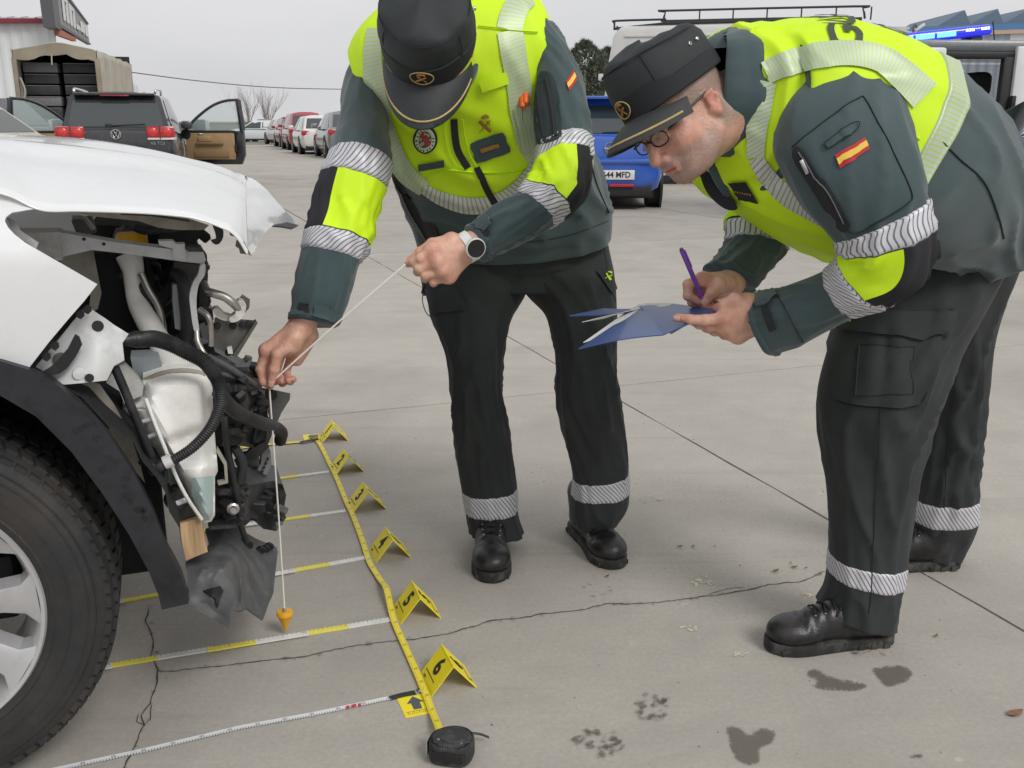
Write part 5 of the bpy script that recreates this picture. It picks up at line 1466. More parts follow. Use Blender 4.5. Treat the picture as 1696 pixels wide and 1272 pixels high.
# ---------------------------------------------------------------- garment assembly helpers
def joined(name, material, grids, parent, caps=(True, True)):
    V, F = [], []
    for g in grids:
        v, f = grid_mesh(g, True, caps[0], caps[1]); b = len(V)
        V += v; F += [tuple(i + b for i in q) for q in f]
    return fix_normals(obj(name, V, F, material, parent, True))
def shell(name, material, L, parent, v0f, v1f, off, nv=60, u0=0, u1=None, hem=0.004):
    """a garment layer over a lofted form; v0f / v1f give its lower and upper edge for every direction round the body"""
    grid, nrm, slen = L; m, n, _ = grid.shape
    u1 = n if u1 is None else u1
    full = (u1 - u0) >= n
    cols = u1 - u0 + (0 if full else 1)
    V, F, U = [], [], []
    for k in range(nv):
        for j in range(cols):
            ju = (u0 + j) % n; a = 2 * math.pi * ju / n
            v = v0f(a) + (v1f(a) - v0f(a)) * k / (nv - 1)
            x = max(0, min(m - 1.001, v * (m - 1))); i = int(x); t = x - i
            p = grid[i, ju] * (1 - t) + grid[i + 1, ju] * t
            o_ = off + (0.0015 if 1 < k < 4 or nv - 5 < k < nv - 2 else 0)
            if k == 0 or k == nv - 1: o_ = -hem
            V.append(Vector(p + nrm[i, ju] * o_))
            U.append((0.0 if j == 0 else U[-1][0] + (V[-1] - V[-2]).length, slen[i] * (1 - t) + slen[i + 1] * t))
    for k in range(nv - 1):
        for j in range(cols if full else cols - 1):
            j2 = (j + 1) % cols
            F.append((k * cols + j, k * cols + j2, (k + 1) * cols + j2, (k + 1) * cols + j))
    return fix_normals(obj(name, V, F, material, parent, True, uv=U))
def line_tube(name, material, px, bvh, r, parent, off=0.001, flat=0.6, n=30):
    c = catmull(px, n); pts = []
    for q in c:
        h = on_surface(bvh, q[0], q[1], off)
        if h is not None and (not pts or (h - pts[-1]).length < 0.08): pts.append(h)
    if len(pts) < 3: return None
    return tube(name, material, pts, r, parent, 6, 1, flat)
def emblem(parent, bvh, cx, cy, s, ang, material, off=0.003):
    """crown over a crossed sword and rod, embroidered"""
    ca, sa = math.cos(ang), math.sin(ang)
    def q(u, v): return (cx + (u * ca - v * sa) * s, cy + (u * sa + v * ca) * s)
    for nm, poly in (('emblem_rod', [(-0.9, -0.25), (-0.65, -0.55), (1.0, 0.55), (0.75, 0.85)]), ('emblem_sword', [(-0.6, 1.05), (-0.52, 1.1), (0.62, -0.62), (0.48, -0.72)]), ('emblem_guard', [(0.10, -0.42), (0.2, -0.55), (0.72, -0.2), (0.62, -0.08)]), ('emblem_crown', roundpoly([(-0.62, -0.95), (-0.3, -1.25), (0.05, -1.3), (0.35, -1.1), (0.3, -0.85), (-0.4, -0.75)], 3))):
        patch(nm, material, [q(*p) for p in poly], bvh, off, max(2.5, s * 0.3), parent)
def flag(parent, bvh, quad, off=0.003):
    """quad corners TL TR BR BL in the photo"""
    tl, tr, br, bl = [np.array(q, float) for q in quad]
    def uv(u, v): return tuple((tl * (1 - u) + tr * u) * (1 - v) + (bl * (1 - u) + br * u) * v)
    fl = patch('flag_patch', M_RED, [uv(0, 0), uv(1, 0), uv(1, 1), uv(0, 1)], bvh, off, 6, parent)
    patch('flag_stripe', M_FYEL, [uv(0, .27), uv(1, .27), uv(1, .73), uv(0, .73)], bvh, off + 0.0016, 6, fl or parent)

# ================================================================== OFFICER A (holds the plumb line)
pa = thing('person', 'person in yellow hi-vis vest and dark cap bending forward, holding a plumb line', 'person', (0.1, 2.3, 0))
# --- trousers
legR = [(778, 880, 866, 884, 2.36, .95), (772, 852, 857, 852, 2.36, .95), (764, 806, 855, 803, 2.36, .95), (756, 760, 850, 758, 2.35), (748, 700, 843, 700, 2.34), (745, 650, 833, 650, 2.33), (741, 600, 833, 600, 2.34), (728, 560, 838, 560, 2.36), (712, 520, 850, 522, 2.39), (705, 475, 872, 480, 2.42), (700, 430, 880, 430, 2.45), (705, 390, 880, 385, 2.47)]
legL = [(952, 868, 1024, 866, 2.37, 1.0), (946, 838, 1040, 836, 2.37, .95), (948, 790, 1040, 782, 2.37, .95), (941, 755, 1039, 752, 2.36), (928, 700, 1032, 698, 2.35), (921, 650, 1026, 648, 2.34), (922, 600, 1021, 600, 2.35), (914, 560, 1021, 558, 2.37), (902, 520, 1020, 518, 2.40), (866, 478, 1018, 472, 2.43), (862, 430, 1010, 425, 2.45), (862, 390, 1002, 385, 2.47)]
pel = [(704, 490, 1018, 486, 2.45, .45), (700, 450, 1014, 446, 2.46, .55), (703, 415, 1008, 412, 2.46, .6), (708, 380, 1002, 376, 2.46, .6)]
def legw(v, a): return (0.30 + 0.70 * math.sin(a) ** 2) * (0.75 + 0.9 * math.exp(-((v - 0.5) / 0.16) ** 2)) + 0.2 * max(0, 0.12 - v) / 0.12
LA = loft(legR, 64, 120, 0.010, 3, .88, 2.2, legw, 5.5, 2.0)
LB = loft(legL, 64, 120, 0.010, 8, .88, 2.2, legw, 5.5, 2.0)
LP = loft(pel, 64, 30, 0.005, 5, .6, 2.3)
joined('trousers', M_PANTS, [LA[0], LB[0], LP[0]], pa)
trA = bpy.data.objects['trousers']
def vy(rings, y):
    """length fraction where the left edge of the form passes photo row y"""
    ys = [(r[1] + r[3]) / 2 for r in rings]; k = len(ys) - 1
    for i in range(k):
        lo, hi = sorted((ys[i], ys[i + 1]))
        if lo <= y <= hi: return (i + (y - ys[i]) / (ys[i + 1] - ys[i])) / k
    return 0.0 if abs(y - ys[0]) < abs(y - ys[-1]) else 1.0
band('reflective_band', M_REFW, LA, vy(legR, 848), vy(legR, 806), trA, 0.002)
band('reflective_band', M_REFW, LB, vy(legL, 820), vy(legL, 784), trA, 0.002)
bvp = bvh_of(trA)
# pockets and seams on the trousers
for px in ([(1000, 410), (1010, 470), (1020, 500)],): line_tube('seam', M_SEAM, px, bvp, 0.0012, trA)
line_tube('fly_seam', M_SEAM, [(860, 415), (858, 440), (866, 462)], bvp, 0.0015, trA)
patch('pocket_flap', M_PANTS, [(985, 448), (1008, 446), (1019, 478), (1012, 486), (1000, 470)], bvp, 0.006, 6, trA)
patch('pocket_flap', M_PANTS, [(706, 478), (760, 476), (775, 512), (716, 520)], bvp, 0.005, 6, trA)
emblem(trA, bvp, 1005, 458, 6.5, 0.5, M_NEON, 0.008)
# side pocket flap sticking out at the hip with a thin cord
fl0 = [P(700, 474, 2.40), P(697, 486, 2.40), P(713, 487, 2.39), P(722, 470, 2.38), P(712, 466, 2.39)]
obj('pocket_corner', fl0 + [p + Vector((0.004, 0.02, 0)) for p in fl0], [(0, 1, 2, 3, 4), (9, 8, 7, 6, 5)] + [(i, (i + 1) % 5, (i + 1) % 5 + 5, i + 5) for i in range(5)], M_PANTS, trA, False)
tube('pocket_cord', M_BLKCLOTH, [P(700, 486, 2.40), P(700, 500, 2.40), P(706, 518, 2.39), P(717, 527, 2.37)], 0.0012, trA, 6, 6)
# --- boots
tA = G(816, 967); make_boot(pa, tA, tA + Vector((-0.012, 0.292, 0)), None)
tB = G(1022, 944); hB = tB + Vector((-0.085, 0.27, 0)); make_boot(pa, tB, hB, None)
# --- jacket body
torA = [(697, 400, 1012, 384, 2.44, .60), (686, 365, 1014, 352, 2.42, .60), (668, 318, 1004, 305, 2.38, .60), (655, 275, 984, 258, 2.33, .60), (642, 222, 962, 208, 2.28, .58), (612, 165, 940, 152, 2.24, .55), (588, 112, 922, 100, 2.21, .52), (588, 68, 912, 58, 2.20, .46), (620, 25, 896, 16, 2.21, .36), (660, -8, 868, -14, 2.23, .28), (700, -30, 830, -34, 2.26, .2)]
def torw(v, a): return 0.55 + 0.6 * max(0, 1 - abs(v - 0.22) / 0.2)
TA = loft(torA, 96, 130, 0.012, 21, .6, 2.35, torw, 6.5, 2.0)
jk = joined('jacket', M_JKT, [TA[0]], pa)
def proj(p):
    zz = p[2] - CAM_H; de = p[1] * CP - zz * SP; up = p[1] * SP + zz * CP
    return 848 + FPX * p[0] / de, 636 - FPX * up / de
def edge_vx(L, curve, back):
    """same for a form that lies along the picture: edge given as x for each row y"""
    grid = L[0]; m, n, _ = grid.shape; out = []
    ys = [c[0] for c in curve]; xs = [c[1] for c in curve]
    for j in range(n):
        a = 2 * math.pi * j / n; r = back(a)
        for i in range(m):
            x, y = proj(grid[i, j])
            if x >= np.interp(y, ys, xs): r = i / (m - 1); break
        w = smooth01((math.sin(a) + 0.25) / 0.3)
        out.append(back(a) * (1 - w) + r * w)
    sm = [sum(out[(j + d) % n] for d in range(-5, 6)) / 11 for j in range(n)]
    return lambda a: sm[int(round(a / (2 * math.pi) * n)) % n]
def edge_v(L, curve, back):
    """for each direction round the form, the length fraction where its front crosses a measured edge"""
    grid = L[0]; m, n, _ = grid.shape; out = []
    xs = [c[0] for c in curve]; ys = [c[1] for c in curve]
    for j in range(n):
        a = 2 * math.pi * j / n; r = back
        for i in range(m):
            x, y = proj(grid[i, j])
            if y <= np.interp(x, xs, ys): r = i / (m - 1); break
        w = smooth01((math.sin(a) + 0.15) / 0.3)
        out.append(back * (1 - w) + r * w)
    return lambda a: out[int(round(a / (2 * math.pi) * n)) % n]
vest = shell('vest', M_HIVIS, TA, jk, edge_v(TA, [(600, 270), (660, 285), (690, 308), (720, 330), (770, 351), (812, 352), (845, 336), (870, 312), (900, 272), (980, 262)], 0.32), lambda a: 0.995, 0.005, 80)
# --- sleeves
slR = [(612, 66, 640, 120, 2.26, .8), (582, 104, 626, 186, 2.20, .9), (566, 178, 640, 236, 2.13, .9), (550, 248, 647, 268, 2.05, .9), (537, 287, 636, 312, 2.02, .9), (524, 335, 622, 360, 2.0, .9), (513, 381, 609, 404, 1.97, .9), (504, 416, 595, 436, 1.95, .9), (490, 470, 580, 484, 1.93, .9), (483, 510, 566, 520, 1.92, .9), (479, 530, 556, 539, 1.91, .9)]
slL = [(856, 110, 915, 36, 2.20, .95), (886, 130, 946, 88, 2.16, .95), (884, 190, 971, 160, 2.11, .9), (888, 252, 981, 228, 2.07, .9), (890, 281, 978, 263, 2.03, .9), (886, 293, 968, 312, 2.0, .9), (873, 303, 941, 352, 1.97, .9), (857, 322, 914, 377, 1.95, .9), (816, 346, 866, 404, 1.93, .9), (786, 370, 818, 427, 1.92, .9), (775, 381, 803, 433, 1.91, .95)]
def slw(v, a): return 0.65 + 1.1 * math.exp(-((v - 0.55) / 0.14) ** 2) + 0.3 * max(0, 1 - abs(v - .8) / .1)
SRA = loft(slR, 56, 110, 0.006, 31, .9, 2.05, slw, 9, 1.5)
SLA = loft(slL, 56, 110, 0.007, 37, .9, 2.05, slw, 10, 1.5)
sR = joined('sleeve', M_JKT, [SRA[0]], jk, (True, True)); sL = joined('sleeve', M_JKT, [SLA[0]], jk, (True, True))
band('reflective_band', M_REFW, SRA, .31, .40, sR, 0.003); band('reflective_band', M_REFW, SRA, .60, .70, sR, 0.003)
band('reflective_band', M_REFW, SLA, .30, .395, sL, 0.003); band('reflective_band', M_REFW, SLA, .60, .70, sL, 0.003)
band('yellow_panel', M_HIVIS, SRA, .397, .603, sR, 0.0022, -18, 18, nv=22, inset=False); band('elbow_panel', M_BLKCLOTH, SRA, .397, .603, sR, 0.0018, 18, 38, nv=22, inset=False)
band('yellow_panel', M_HIVIS, SLA, .392, .603, sL, 0.0022, 9, 38, nv=22, inset=False); band('elbow_panel', M_BLKCLOTH, SLA, .392, .603, sL, 0.0018, -18, 9, nv=22, inset=False)
band('cuff', M_JKT, SRA, .915, .999, sR, 0.0035, nv=8); band('cuff', M_JKT, SLA, .925, .999, sL, 0.0035, nv=8)
bvA = bvh_of(jk, vest, sR, sL)
bvT = bvh_of(jk, vest)
# cuff tabs
patch('cuff_tab', M_JKT, [(522, 502), (553, 511), (549, 533), (518, 524)], bvA, 0.010, 5, sR)
patch('cuff_velcro', M_BLKCLOTH, [(497, 501), (514, 504), (512, 519), (496, 514)], bvA, 0.005, 5, sR)
patch('cuff_tab', M_JKT, [(786, 370), (806, 356), (818, 370), (800, 388)], bvA, 0.010, 5, sL)
patch('cuff_velcro', M_BLKCLOTH, [(800, 385), (811, 380), (813, 388), (803, 394)], bvA, 0.006, 4, sL)
# --- tape, zip and badges on the vest
ribbon_patch('reflective_strap', M_REFG, [(872, -6), (858, 8), (848, 30), (843, 50)], [40, 40, 42, 42], bvT, 0.004, vest, 14, 10)
ribbon_patch('reflective_strap', M_REFG, [(844, 52), (850, 90), (858, 140), (864, 190), (874, 236), (888, 262)], [42, 42, 40, 38, 34, 30], bvT, 0.004, vest, 50, 10)
ribbon_patch('reflective_strap', M_REFG, [(622, 48), (618, 90), (622, 140), (632, 190), (648, 240), (672, 285), (704, 312)], [26, 30, 34, 34, 34, 32, 26], bvT, 0.004, vest, 60, 10)
ribbon_patch('reflective_hem', M_REFP, [(700, 310), (730, 327), (770, 339), (806, 338), (838, 326), (866, 303), (890, 272)], [16, 22, 27, 27, 26, 25, 24], bvT, 0.004, vest, 60, 8)
ribbon_patch('zip', M_BLKCLOTH, [(752, 196), (754, 225), (759, 250), (775, 278)], 12, bvT, 0.004, vest, 24, 4)
ribbon_patch('zip', M_BLKCLOTH, [(789, 276), (800, 298), (811, 320), (824, 342)], 11, bvT, 0.0055, vest, 24, 4)
line_tube('seam', M_HIVIS, [(766, 196), (770, 225), (778, 255), (790, 276)], bvT, 0.0022, vest, 0.003)
line_tube('seam', M_HIVIS, [(736, 200), (740, 240), (752, 268), (768, 280)], bvT, 0.0018, vest, 0.003)
line_tube('yoke_seam', M_HIVIS, [(792, 44), (818, 47), (842, 51), (890, 54)], bvT, 0.0022, vest, 0.004)
line_tube('fold', M_HIVIS, [(700, 292), (740, 282), (790, 286), (850, 284), (888, 268)], bvT, 0.003, vest, 0.001)
pn = patch('rank_panel', M_JKT, roundpoly([(779, 237), (806, 226), (833, 218), (840, 234), (846, 250), (818, 260), (790, 269), (784, 253)], 2), bvT, 0.0045, 6, vest)
patch('rank_bar', M_GOLDD, [(795, 245), (826, 235), (828, 241), (797, 252)], bvT, 0.0065, 5, vest)
patch('name_tag', M_JKT, [(692, 272), (735, 264), (737, 275), (694, 283)], bvT, 0.0045, 5, vest)
emblem(vest, bvT, 803, 206, 13, 0.15, M_GOLDD, 0.0045)
def oval(cx, cy, rx, ry, a=0.0): return [(cx + rx * math.cos(t) * math.cos(a) - ry * math.sin(t) * math.sin(a), cy + rx * math.cos(t) * math.sin(a) + ry * math.sin(t) * math.cos(a)) for t in [k * math.pi / 12 for k in range(24)]]
patch('oval_badge', M_BLKCLOTH, oval(705, 230, 20, 23), bvT, 0.0045, 5, vest)
patch('badge_ring', mat('badge_white', (0.62, 0.72, 0.52), 0.7), oval(705, 230, 16.5, 20), bvT, 0.0055, 4, vest)
patch('badge_centre', mat('badge_dark', (0.10, 0.09, 0.10), 0.7, var=0.3, scale=300), oval(705, 229, 10.5, 13.5), bvT, 0.0065, 4, vest)
rb = random.Random(4)
for (x, y, s, mm) in [(705, 229, 4, M_RED), (700, 222, 3, M_RED), (710, 222, 3, M_GOLD), (700, 236, 3, M_GOLD), (710, 237, 3.2, M_RED), (705, 220, 2.4, M_GOLD), (697, 229, 2.2, M_GOLD), (713, 230, 2.2, M_GOLD)]:
    patch('badge_mark', mm, oval(x, y, s, s), bvT, 0.0075, 3, vest)
for k in range(15):
    a = -2.6 + k * 0.36
    if k < 13: patch('badge_letter', M_BLK, oval(705 + 13.6 * math.sin(a), 230 + 16.8 * math.cos(a), 1.1, 1.8, -a), bvT, 0.0066, 2, vest)
patch('pocket_flap', M_HIVIS, [(793, 131), (836, 119), (841, 138), (799, 152)], bvT, 0.008, 6, vest)
patch('pen_pocket', M_REFG, [(848, 178), (884, 172), (882, 252), (862, 248)], bvT, 0.007, 6, vest, uvf=lambda x, y: (x * .00125, y * .00125))
M_ORG = mat('orange_plastic', (0.85, 0.16, 0.02), 0.4)
for (x, y) in ((862, 168), (870, 160)):
    h = on_surface(bvT, x, y, 0.012)
    if h: lathe('orange_cap', M_ORG, [(0, 0.013), (0.006, 0.013), (0.007, 0.010), (0.007, -0.010), (0.005, -0.013), (0, -0.013)], vest, Matrix.Translation(h) @ Matrix.Rotation(R(-35), 4, 'X'), 12)
for ln in ([(861, 175), (863, 196)], [(876, 168), (877, 190)]):
    pts = [on_surface(bvT, *q, 0.010) for q in ln]
    if all(pts): tube('pen_clip', M_STEEL, pts, 0.0014, vest, 6, 3)
# key clip on the left strap
line_tube('clip_cord', M_BLKCLOTH, [(640, 186), (642, 200), (641, 214), (634, 222), (628, 218), (634, 214)], bvT, 0.0018, vest, 0.006, 1.0, 24)
# left sleeve pocket, flag
patch('sleeve_pocket', mat('dark_green_patch', (0.022, 0.040, 0.040), 0.75), roundpoly([(893, 128), (902, 119), (918, 130), (926, 170), (930, 222), (922, 233), (905, 238), (891, 236), (886, 180)], 3), bvh_of(sL), 0.0035, 6, sL)
line_tube('pocket_zip', M_BLKCLOTH, [(906, 128), (912, 160), (918, 196), (922, 226)], bvh_of(sL), 0.0055, sL, 0.004, 0.5)
line_tube('pocket_zip', M_BLKCLOTH, [(892, 140), (894, 176), (899, 206), (903, 230)], bvh_of(sL), 0.0035, sL, 0.004, 0.5)
flag(sL, bvh_of(sL), [(937, 136), (949, 117), (955, 133), (943, 151)], 0.003)
line_tube('side_pocket', M_BLKCLOTH, [(976, 260), (986, 300), (998, 330), (1008, 352)], bvT, 0.0022, jk, 0.001, 0.6)
line_tube('hem_seam', M_SEAM, [(712, 386), (780, 398), (860, 402), (940, 390), (1008, 366)], bvT, 0.0012, jk, 0.0005, 0.6)
# --- holster and belt at his right hip
M_HOLS = mat('holster', (0.010, 0.010, 0.011), 0.35, var=0.2, bump=0.1, bscale=200)
hg = thing  # (holster is worn: a part of the person)
Hm = frame_m(P(692, 345, 2.30), Vector((1, 0, 0)), Vector((0.27, 0.1, -0.957)).normalized(), Vector((0.1, -0.99, -0.08)))
prism('holster', M_HOLS, roundpoly([(-0.028, -0.075), (0.020, -0.082), (0.034, -0.03), (0.030, 0.05), (0.026, 0.12), (0.004, 0.125), (-0.010, 0.06), (-0.026, 0.0)], 4), 0.05, pa, Hm @ Matrix.Translation((0, 0, -0.03)), 0.006)
hol = bpy.data.objects['holster']
prism('holster_hood', M_HOLS, roundpoly([(-0.036, -0.085), (-0.012, -0.100), (0.024, -0.090), (0.016, -0.055), (-0.020, -0.035), (-0.034, -0.045)], 4), 0.06, hol, Hm @ Matrix.Translation((0, 0, -0.034)), 0.007)
tube('pistol_grip', mat('gun_metal', (0.03, 0.03, 0.032), 0.4), [Hm @ Vector((-0.03, -0.11, 0.0)), Hm @ Vector((-0.008, -0.06, 0.0))], 0.016, hol, 10, 5, 0.7)
tube('strap', M_HOLS, [P(664, 300, 2.3), P(668, 318, 2.28), P(680, 330, 2.27)], 0.006, hol, 8, 5, 0.5)
# --- head, hands, cap
fA = Vector((-0.06, -math.cos(R(56)), -math.sin(R(56)))).normalized(); uA = Vector((0.0, -math.sin(R(56)), math.cos(R(56)))); uA = (uA - fA * uA.dot(fA)).normalized(); xA = fA.cross(uA)
oA = P(712, 80, 2.03)
prA, RmA, TAh = head_prims(oA, xA, fA, uA, 0.98, 1.05)
prA.append(('c', TAh(0, -0.035, -0.05), np.array(P(765, 60, 2.17)), 0.058, 0.066, 0.02))
hm = sdf_mesh(prA, 0.003)
hR = {'thumb': [(489, 560, 1.888), (459, 588, 1.870), (454, 612, 1.864), (449, 633, 1.868)], 'index': [(441, 580, 1.886), (431, 612, 1.882), (436, 632, 1.878), (448, 640, 1.877)], 'middle': [(452, 578, 1.906), (440, 614, 1.912), (448, 633, 1.904), (465, 630, 1.892)], 'ring': [(468, 578, 1.924), (456, 618, 1.936), (468, 634, 1.924), (477, 630, 1.908)], 'little': [(486, 578, 1.938), (474, 616, 1.946), (481, 632, 1.930), (486, 627, 1.916)]}
hL = {'thumb': [(748, 398, 1.898), (716, 404, 1.892), (696, 418, 1.888), (680, 431, 1.890)], 'index': [(716, 414, 1.872), (697, 428, 1.864), (685, 435, 1.872), (676, 437, 1.882)], 'middle': [(724, 433, 1.868), (694, 444, 1.866), (692, 450, 1.886), (706, 448, 1.902)], 'ring': [(734, 448, 1.872), (704, 456, 1.870), (704, 461, 1.890), (716, 456, 1.904)], 'little': [(743, 458, 1.882), (718, 466, 1.880), (718, 469, 1.896), (728, 462, 1.908)]}
pR = hand_prims(hR, (500, 541, 1.912), (530, 470, 1.93), 0.0265) + [('c', P(514, 556, 1.925), P(492, 596, 1.938), 0.017, 0.013, 0.012), ('e', P(484, 572, 1.895), (0.02, 0.02, 0.02), np.eye(3), 0.012)]
pL = hand_prims(hL, (772, 411, 1.905), (830, 378, 1.93), 0.0265) + [('c', P(765, 425, 1.90), P(745, 452, 1.888), 0.016, 0.013, 0.012)]
mR = sdf_mesh(pR, 0.0022, 0.005); mL = sdf_mesh(pL, 0.0022, 0.005)
limbs = [('c', P(765, 60, 2.2), P(855, 400, 2.45), 0.05, 0.05), ('c', P(765, 80, 2.2), P(630, 130, 2.24), 0.035, 0.03), ('c', P(630, 130, 2.24), P(578, 310, 2.03), 0.03, 0.028), ('c', P(578, 310, 2.03), P(530, 470, 1.93), 0.028, 0.028), ('c', P(765, 80, 2.2), P(908, 120, 2.2), 0.03, 0.03), ('c', P(908, 120, 2.2), P(930, 285, 2.03), 0.028, 0.028), ('c', P(925, 300, 2.0), P(830, 378, 1.93), 0.028, 0.026), ('c', P(830, 420, 2.47), P(790, 560, 2.37), 0.03, 0.03), ('c', P(790, 560, 2.37), P(790, 650, 2.34), 0.03, 0.03), ('c', P(790, 650, 2.34), P(818, 870, 2.36), 0.035, 0.028), ('c', P(890, 420, 2.47), P(965, 560, 2.37), 0.03, 0.03), ('c', P(965, 560, 2.37), P(972, 650, 2.35), 0.03, 0.03), ('c', P(972, 650, 2.35), P(990, 860, 2.37), 0.035, 0.028)]
ml = sdf_mesh(limbs, 0.012, 0.01)
tips_A = [P(*v[-1]) for v in list(hR.values()) + list(hL.values())] + [P(*v[0]) for v in list(hR.values())[1:] + list(hL.values())[1:]]
def tint_hand(p, tips):
    d = min((Vector(p) - t).length for t in tips); w = math.exp(-(d / 0.016) ** 2) * 0.75
    return tuple(SKIN[i] * (1 - w) + SKINR[i] * w for i in range(3)) + (0.0,)
def tintA(p, kind):
    if kind == 'hand': return tint_hand(p, tips_A)
    if kind == 'head':
        l = RmA.T @ (p - np.array(oA)); ear = smooth01((abs(l[0]) - 0.070) / 0.008)
        c = tuple(SKIN[i] * (1 - ear * .6) + SKINR[i] * ear * .6 for i in range(3))
        return c + ((0.75 if l[1] < -0.01 and l[2] > -0.06 and abs(l[0]) < 0.072 else 0.0),)
    return (*SKIN, 0.0)
bodyA = skin_object(pa, [(*hm, 'head'), (*mR, 'hand'), (*mL, 'hand'), (*ml, 'limb')], tintA)
make_cap(pa, oA, xA, fA, uA, 1.08)
nail(bodyA, hR['thumb'][-2], hR['thumb'][-1], 0.0082)
for f_ in ('middle', 'ring', 'little'): nail(bodyA, hR[f_][-2], hR[f_][-1], 0.0068, Vector((0.7, -0.5, -0.6)))
# collar
tube('collar', M_JKT, [P(690, 60, 2.13), P(700, 120, 2.09), P(730, 150, 2.075), P(770, 140, 2.08), P(786, 90, 2.12), P(780, 30, 2.18)], 0.018, jk, 10, 6, 0.5)
# wrist watch with white strap
def watch_ring(c, ax, r, name, material, w, th, parent):
    ax = ax.normalized(); x = ax.cross(Vector((0, 0, 1))).normalized(); y = ax.cross(x)
    return lathe(name, material, [(r, -w), (r + th, -w), (r + th, w), (r, w), (r, -w)], parent, frame_m(c, x, y, ax), 36)
wax = P(772, 411, 1.905) - P(830, 378, 1.93)
wc = P(775, 409, 1.906)
wt_ = watch_ring(wc, wax, 0.0285, 'wristwatch', mat('white_strap', (0.72, 0.75, 0.74), 0.5), 0.009, 0.003, pa)
wn = (P(790, 412, 1.70) - P(786, 410, 1.90)); wn = (Vector((0.1, -1, -0.25)) - wax.normalized() * Vector((0.1, -1, -0.25)).dot(wax.normalized())).normalized()
wd = P(786, 410, 1.866)
wxx = wax.normalized(); wyy = wn.cross(wxx)
lathe('watch_case', mat('white_case', (0.66, 0.68, 0.67), 0.35), [(0, 0.0), (0.018, 0.0), (0.0202, 0.003), (0.0202, 0.008), (0.0175, 0.0095)], wt_, frame_m(wd, wxx, wyy, wn), 32)
lathe('watch_face', mat('watch_glass', (0.01, 0.011, 0.014), 0.12), [(0, 0.0097), (0.0178, 0.0095)], wt_, frame_m(wd, wxx, wyy, wn), 32)

# ================================================================== PLUMB LINE
bobg = G(474, 1049)
pl = thing('plumb_bob', 'yellow conical plumb bob hanging on a white cord above the folding rule', 'plumb bob', bobg)
btop = P(470, 1012, 1.905); btip = Vector((btop.x, btop.y, 0.0)) + Vector((0.002, 0, 0.008))
hgt = btop.z - btip.z
Mb = Matrix.Translation(btip)
lathe('bob', mat('bob_yellow', (0.78, 0.40, 0.01), 0.42, var=0.08), [(0.0003, 0), (0.003, 0.006), (0.0165, hgt * 0.80), (0.0178, hgt * 0.83), (0.0178, hgt * 0.96), (0.0165, hgt), (0.002, hgt + 0.001)], pl, Mb, 28)
lathe('eye', M_STEEL, [(0, hgt + 0.008), (0.003, hgt + 0.007), (0.0034, hgt + 0.002), (0.0055, hgt + 0.0008), (0.0055, hgt - 0.001)], pl, Mb, 14)
M_CORD = mat('white_cord', (0.82, 0.80, 0.74), 0.8, var=0.12, scale=500)
ctop = P(446, 640, 1.878)
tube('cord', M_CORD, [btip + Vector((0, 0, hgt + 0.005)), (btip + Vector((0, 0, hgt)) + ctop) / 2 + Vector((0.001, 0, 0)), ctop], 0.0018, pl, 6, 8)
tube('cord', M_CORD, [P(452, 631, 1.866), P(560, 534, 1.872), P(674, 436, 1.878)], 0.0018, pl, 6, 8)
# ================================================================== OFFICER B (writes in the folder)
pb = thing('person', 'person with glasses and grey stubble, stooping to write in a blue folder', 'person', (0.9, 1.95, 0))
nlegB = [(1357, 1004, 1478, 1034, 1.90, .95), (1372, 965, 1488, 985, 1.90, .95), (1376, 905, 1498, 918, 1.90, .92), (1374, 850, 1506, 858, 1.90, .9), (1370, 800, 1513, 800, 1.90), (1362, 745, 1528, 740, 1.91), (1357, 690, 1545, 680, 1.92), (1362, 630, 1572, 610, 1.93), (1378, 570, 1610, 545, 1.95, .8), (1400, 510, 1650, 470, 1.97, .72), (1440, 455, 1690, 395, 1.99, .66), (1480, 400, 1715, 330, 2.0, .6)]
flegB = [(1504, 914, 1591, 920, 2.28, .95), (1506, 882, 1608, 884, 2.28), (1508, 850, 1616, 848, 2.27), (1514, 810, 1618, 806, 2.26), (1522, 755, 1622, 750, 2.25), (1530, 690, 1628, 685, 2.24), (1536, 620, 1638, 610, 2.22), (1530, 560, 1648, 540, 2.19, .8), (1520, 500, 1668, 470, 2.15, .7), (1510, 450, 1700, 395, 2.12, .6)]
def legwb(v, a): return (0.30 + 0.70 * math.sin(a) ** 2) * 1.15 * (0.7 + 0.7 * math.exp(-((v - 0.55) / 0.2) ** 2) + 0.2 * max(0, 0.12 - v) / 0.12)
LN = loft(nlegB, 72, 130, 0.009, 13, .88, 2.25, legwb, 5.0, 2.0)
LF = loft(flegB, 56, 100, 0.009, 18, .88, 2.2, legwb, 6, 2.0)
trB = joined('trousers', M_PANTS, [LN[0], LF[0]], pb)
band('reflective_band', M_REFW, LN, vy(nlegB, 958), vy(nlegB, 922), trB, 0.002)
band('reflective_band', M_REFW, LF, vy(flegB, 856), vy(flegB, 815), trB, 0.002)
bvq = bvh_of(trB)
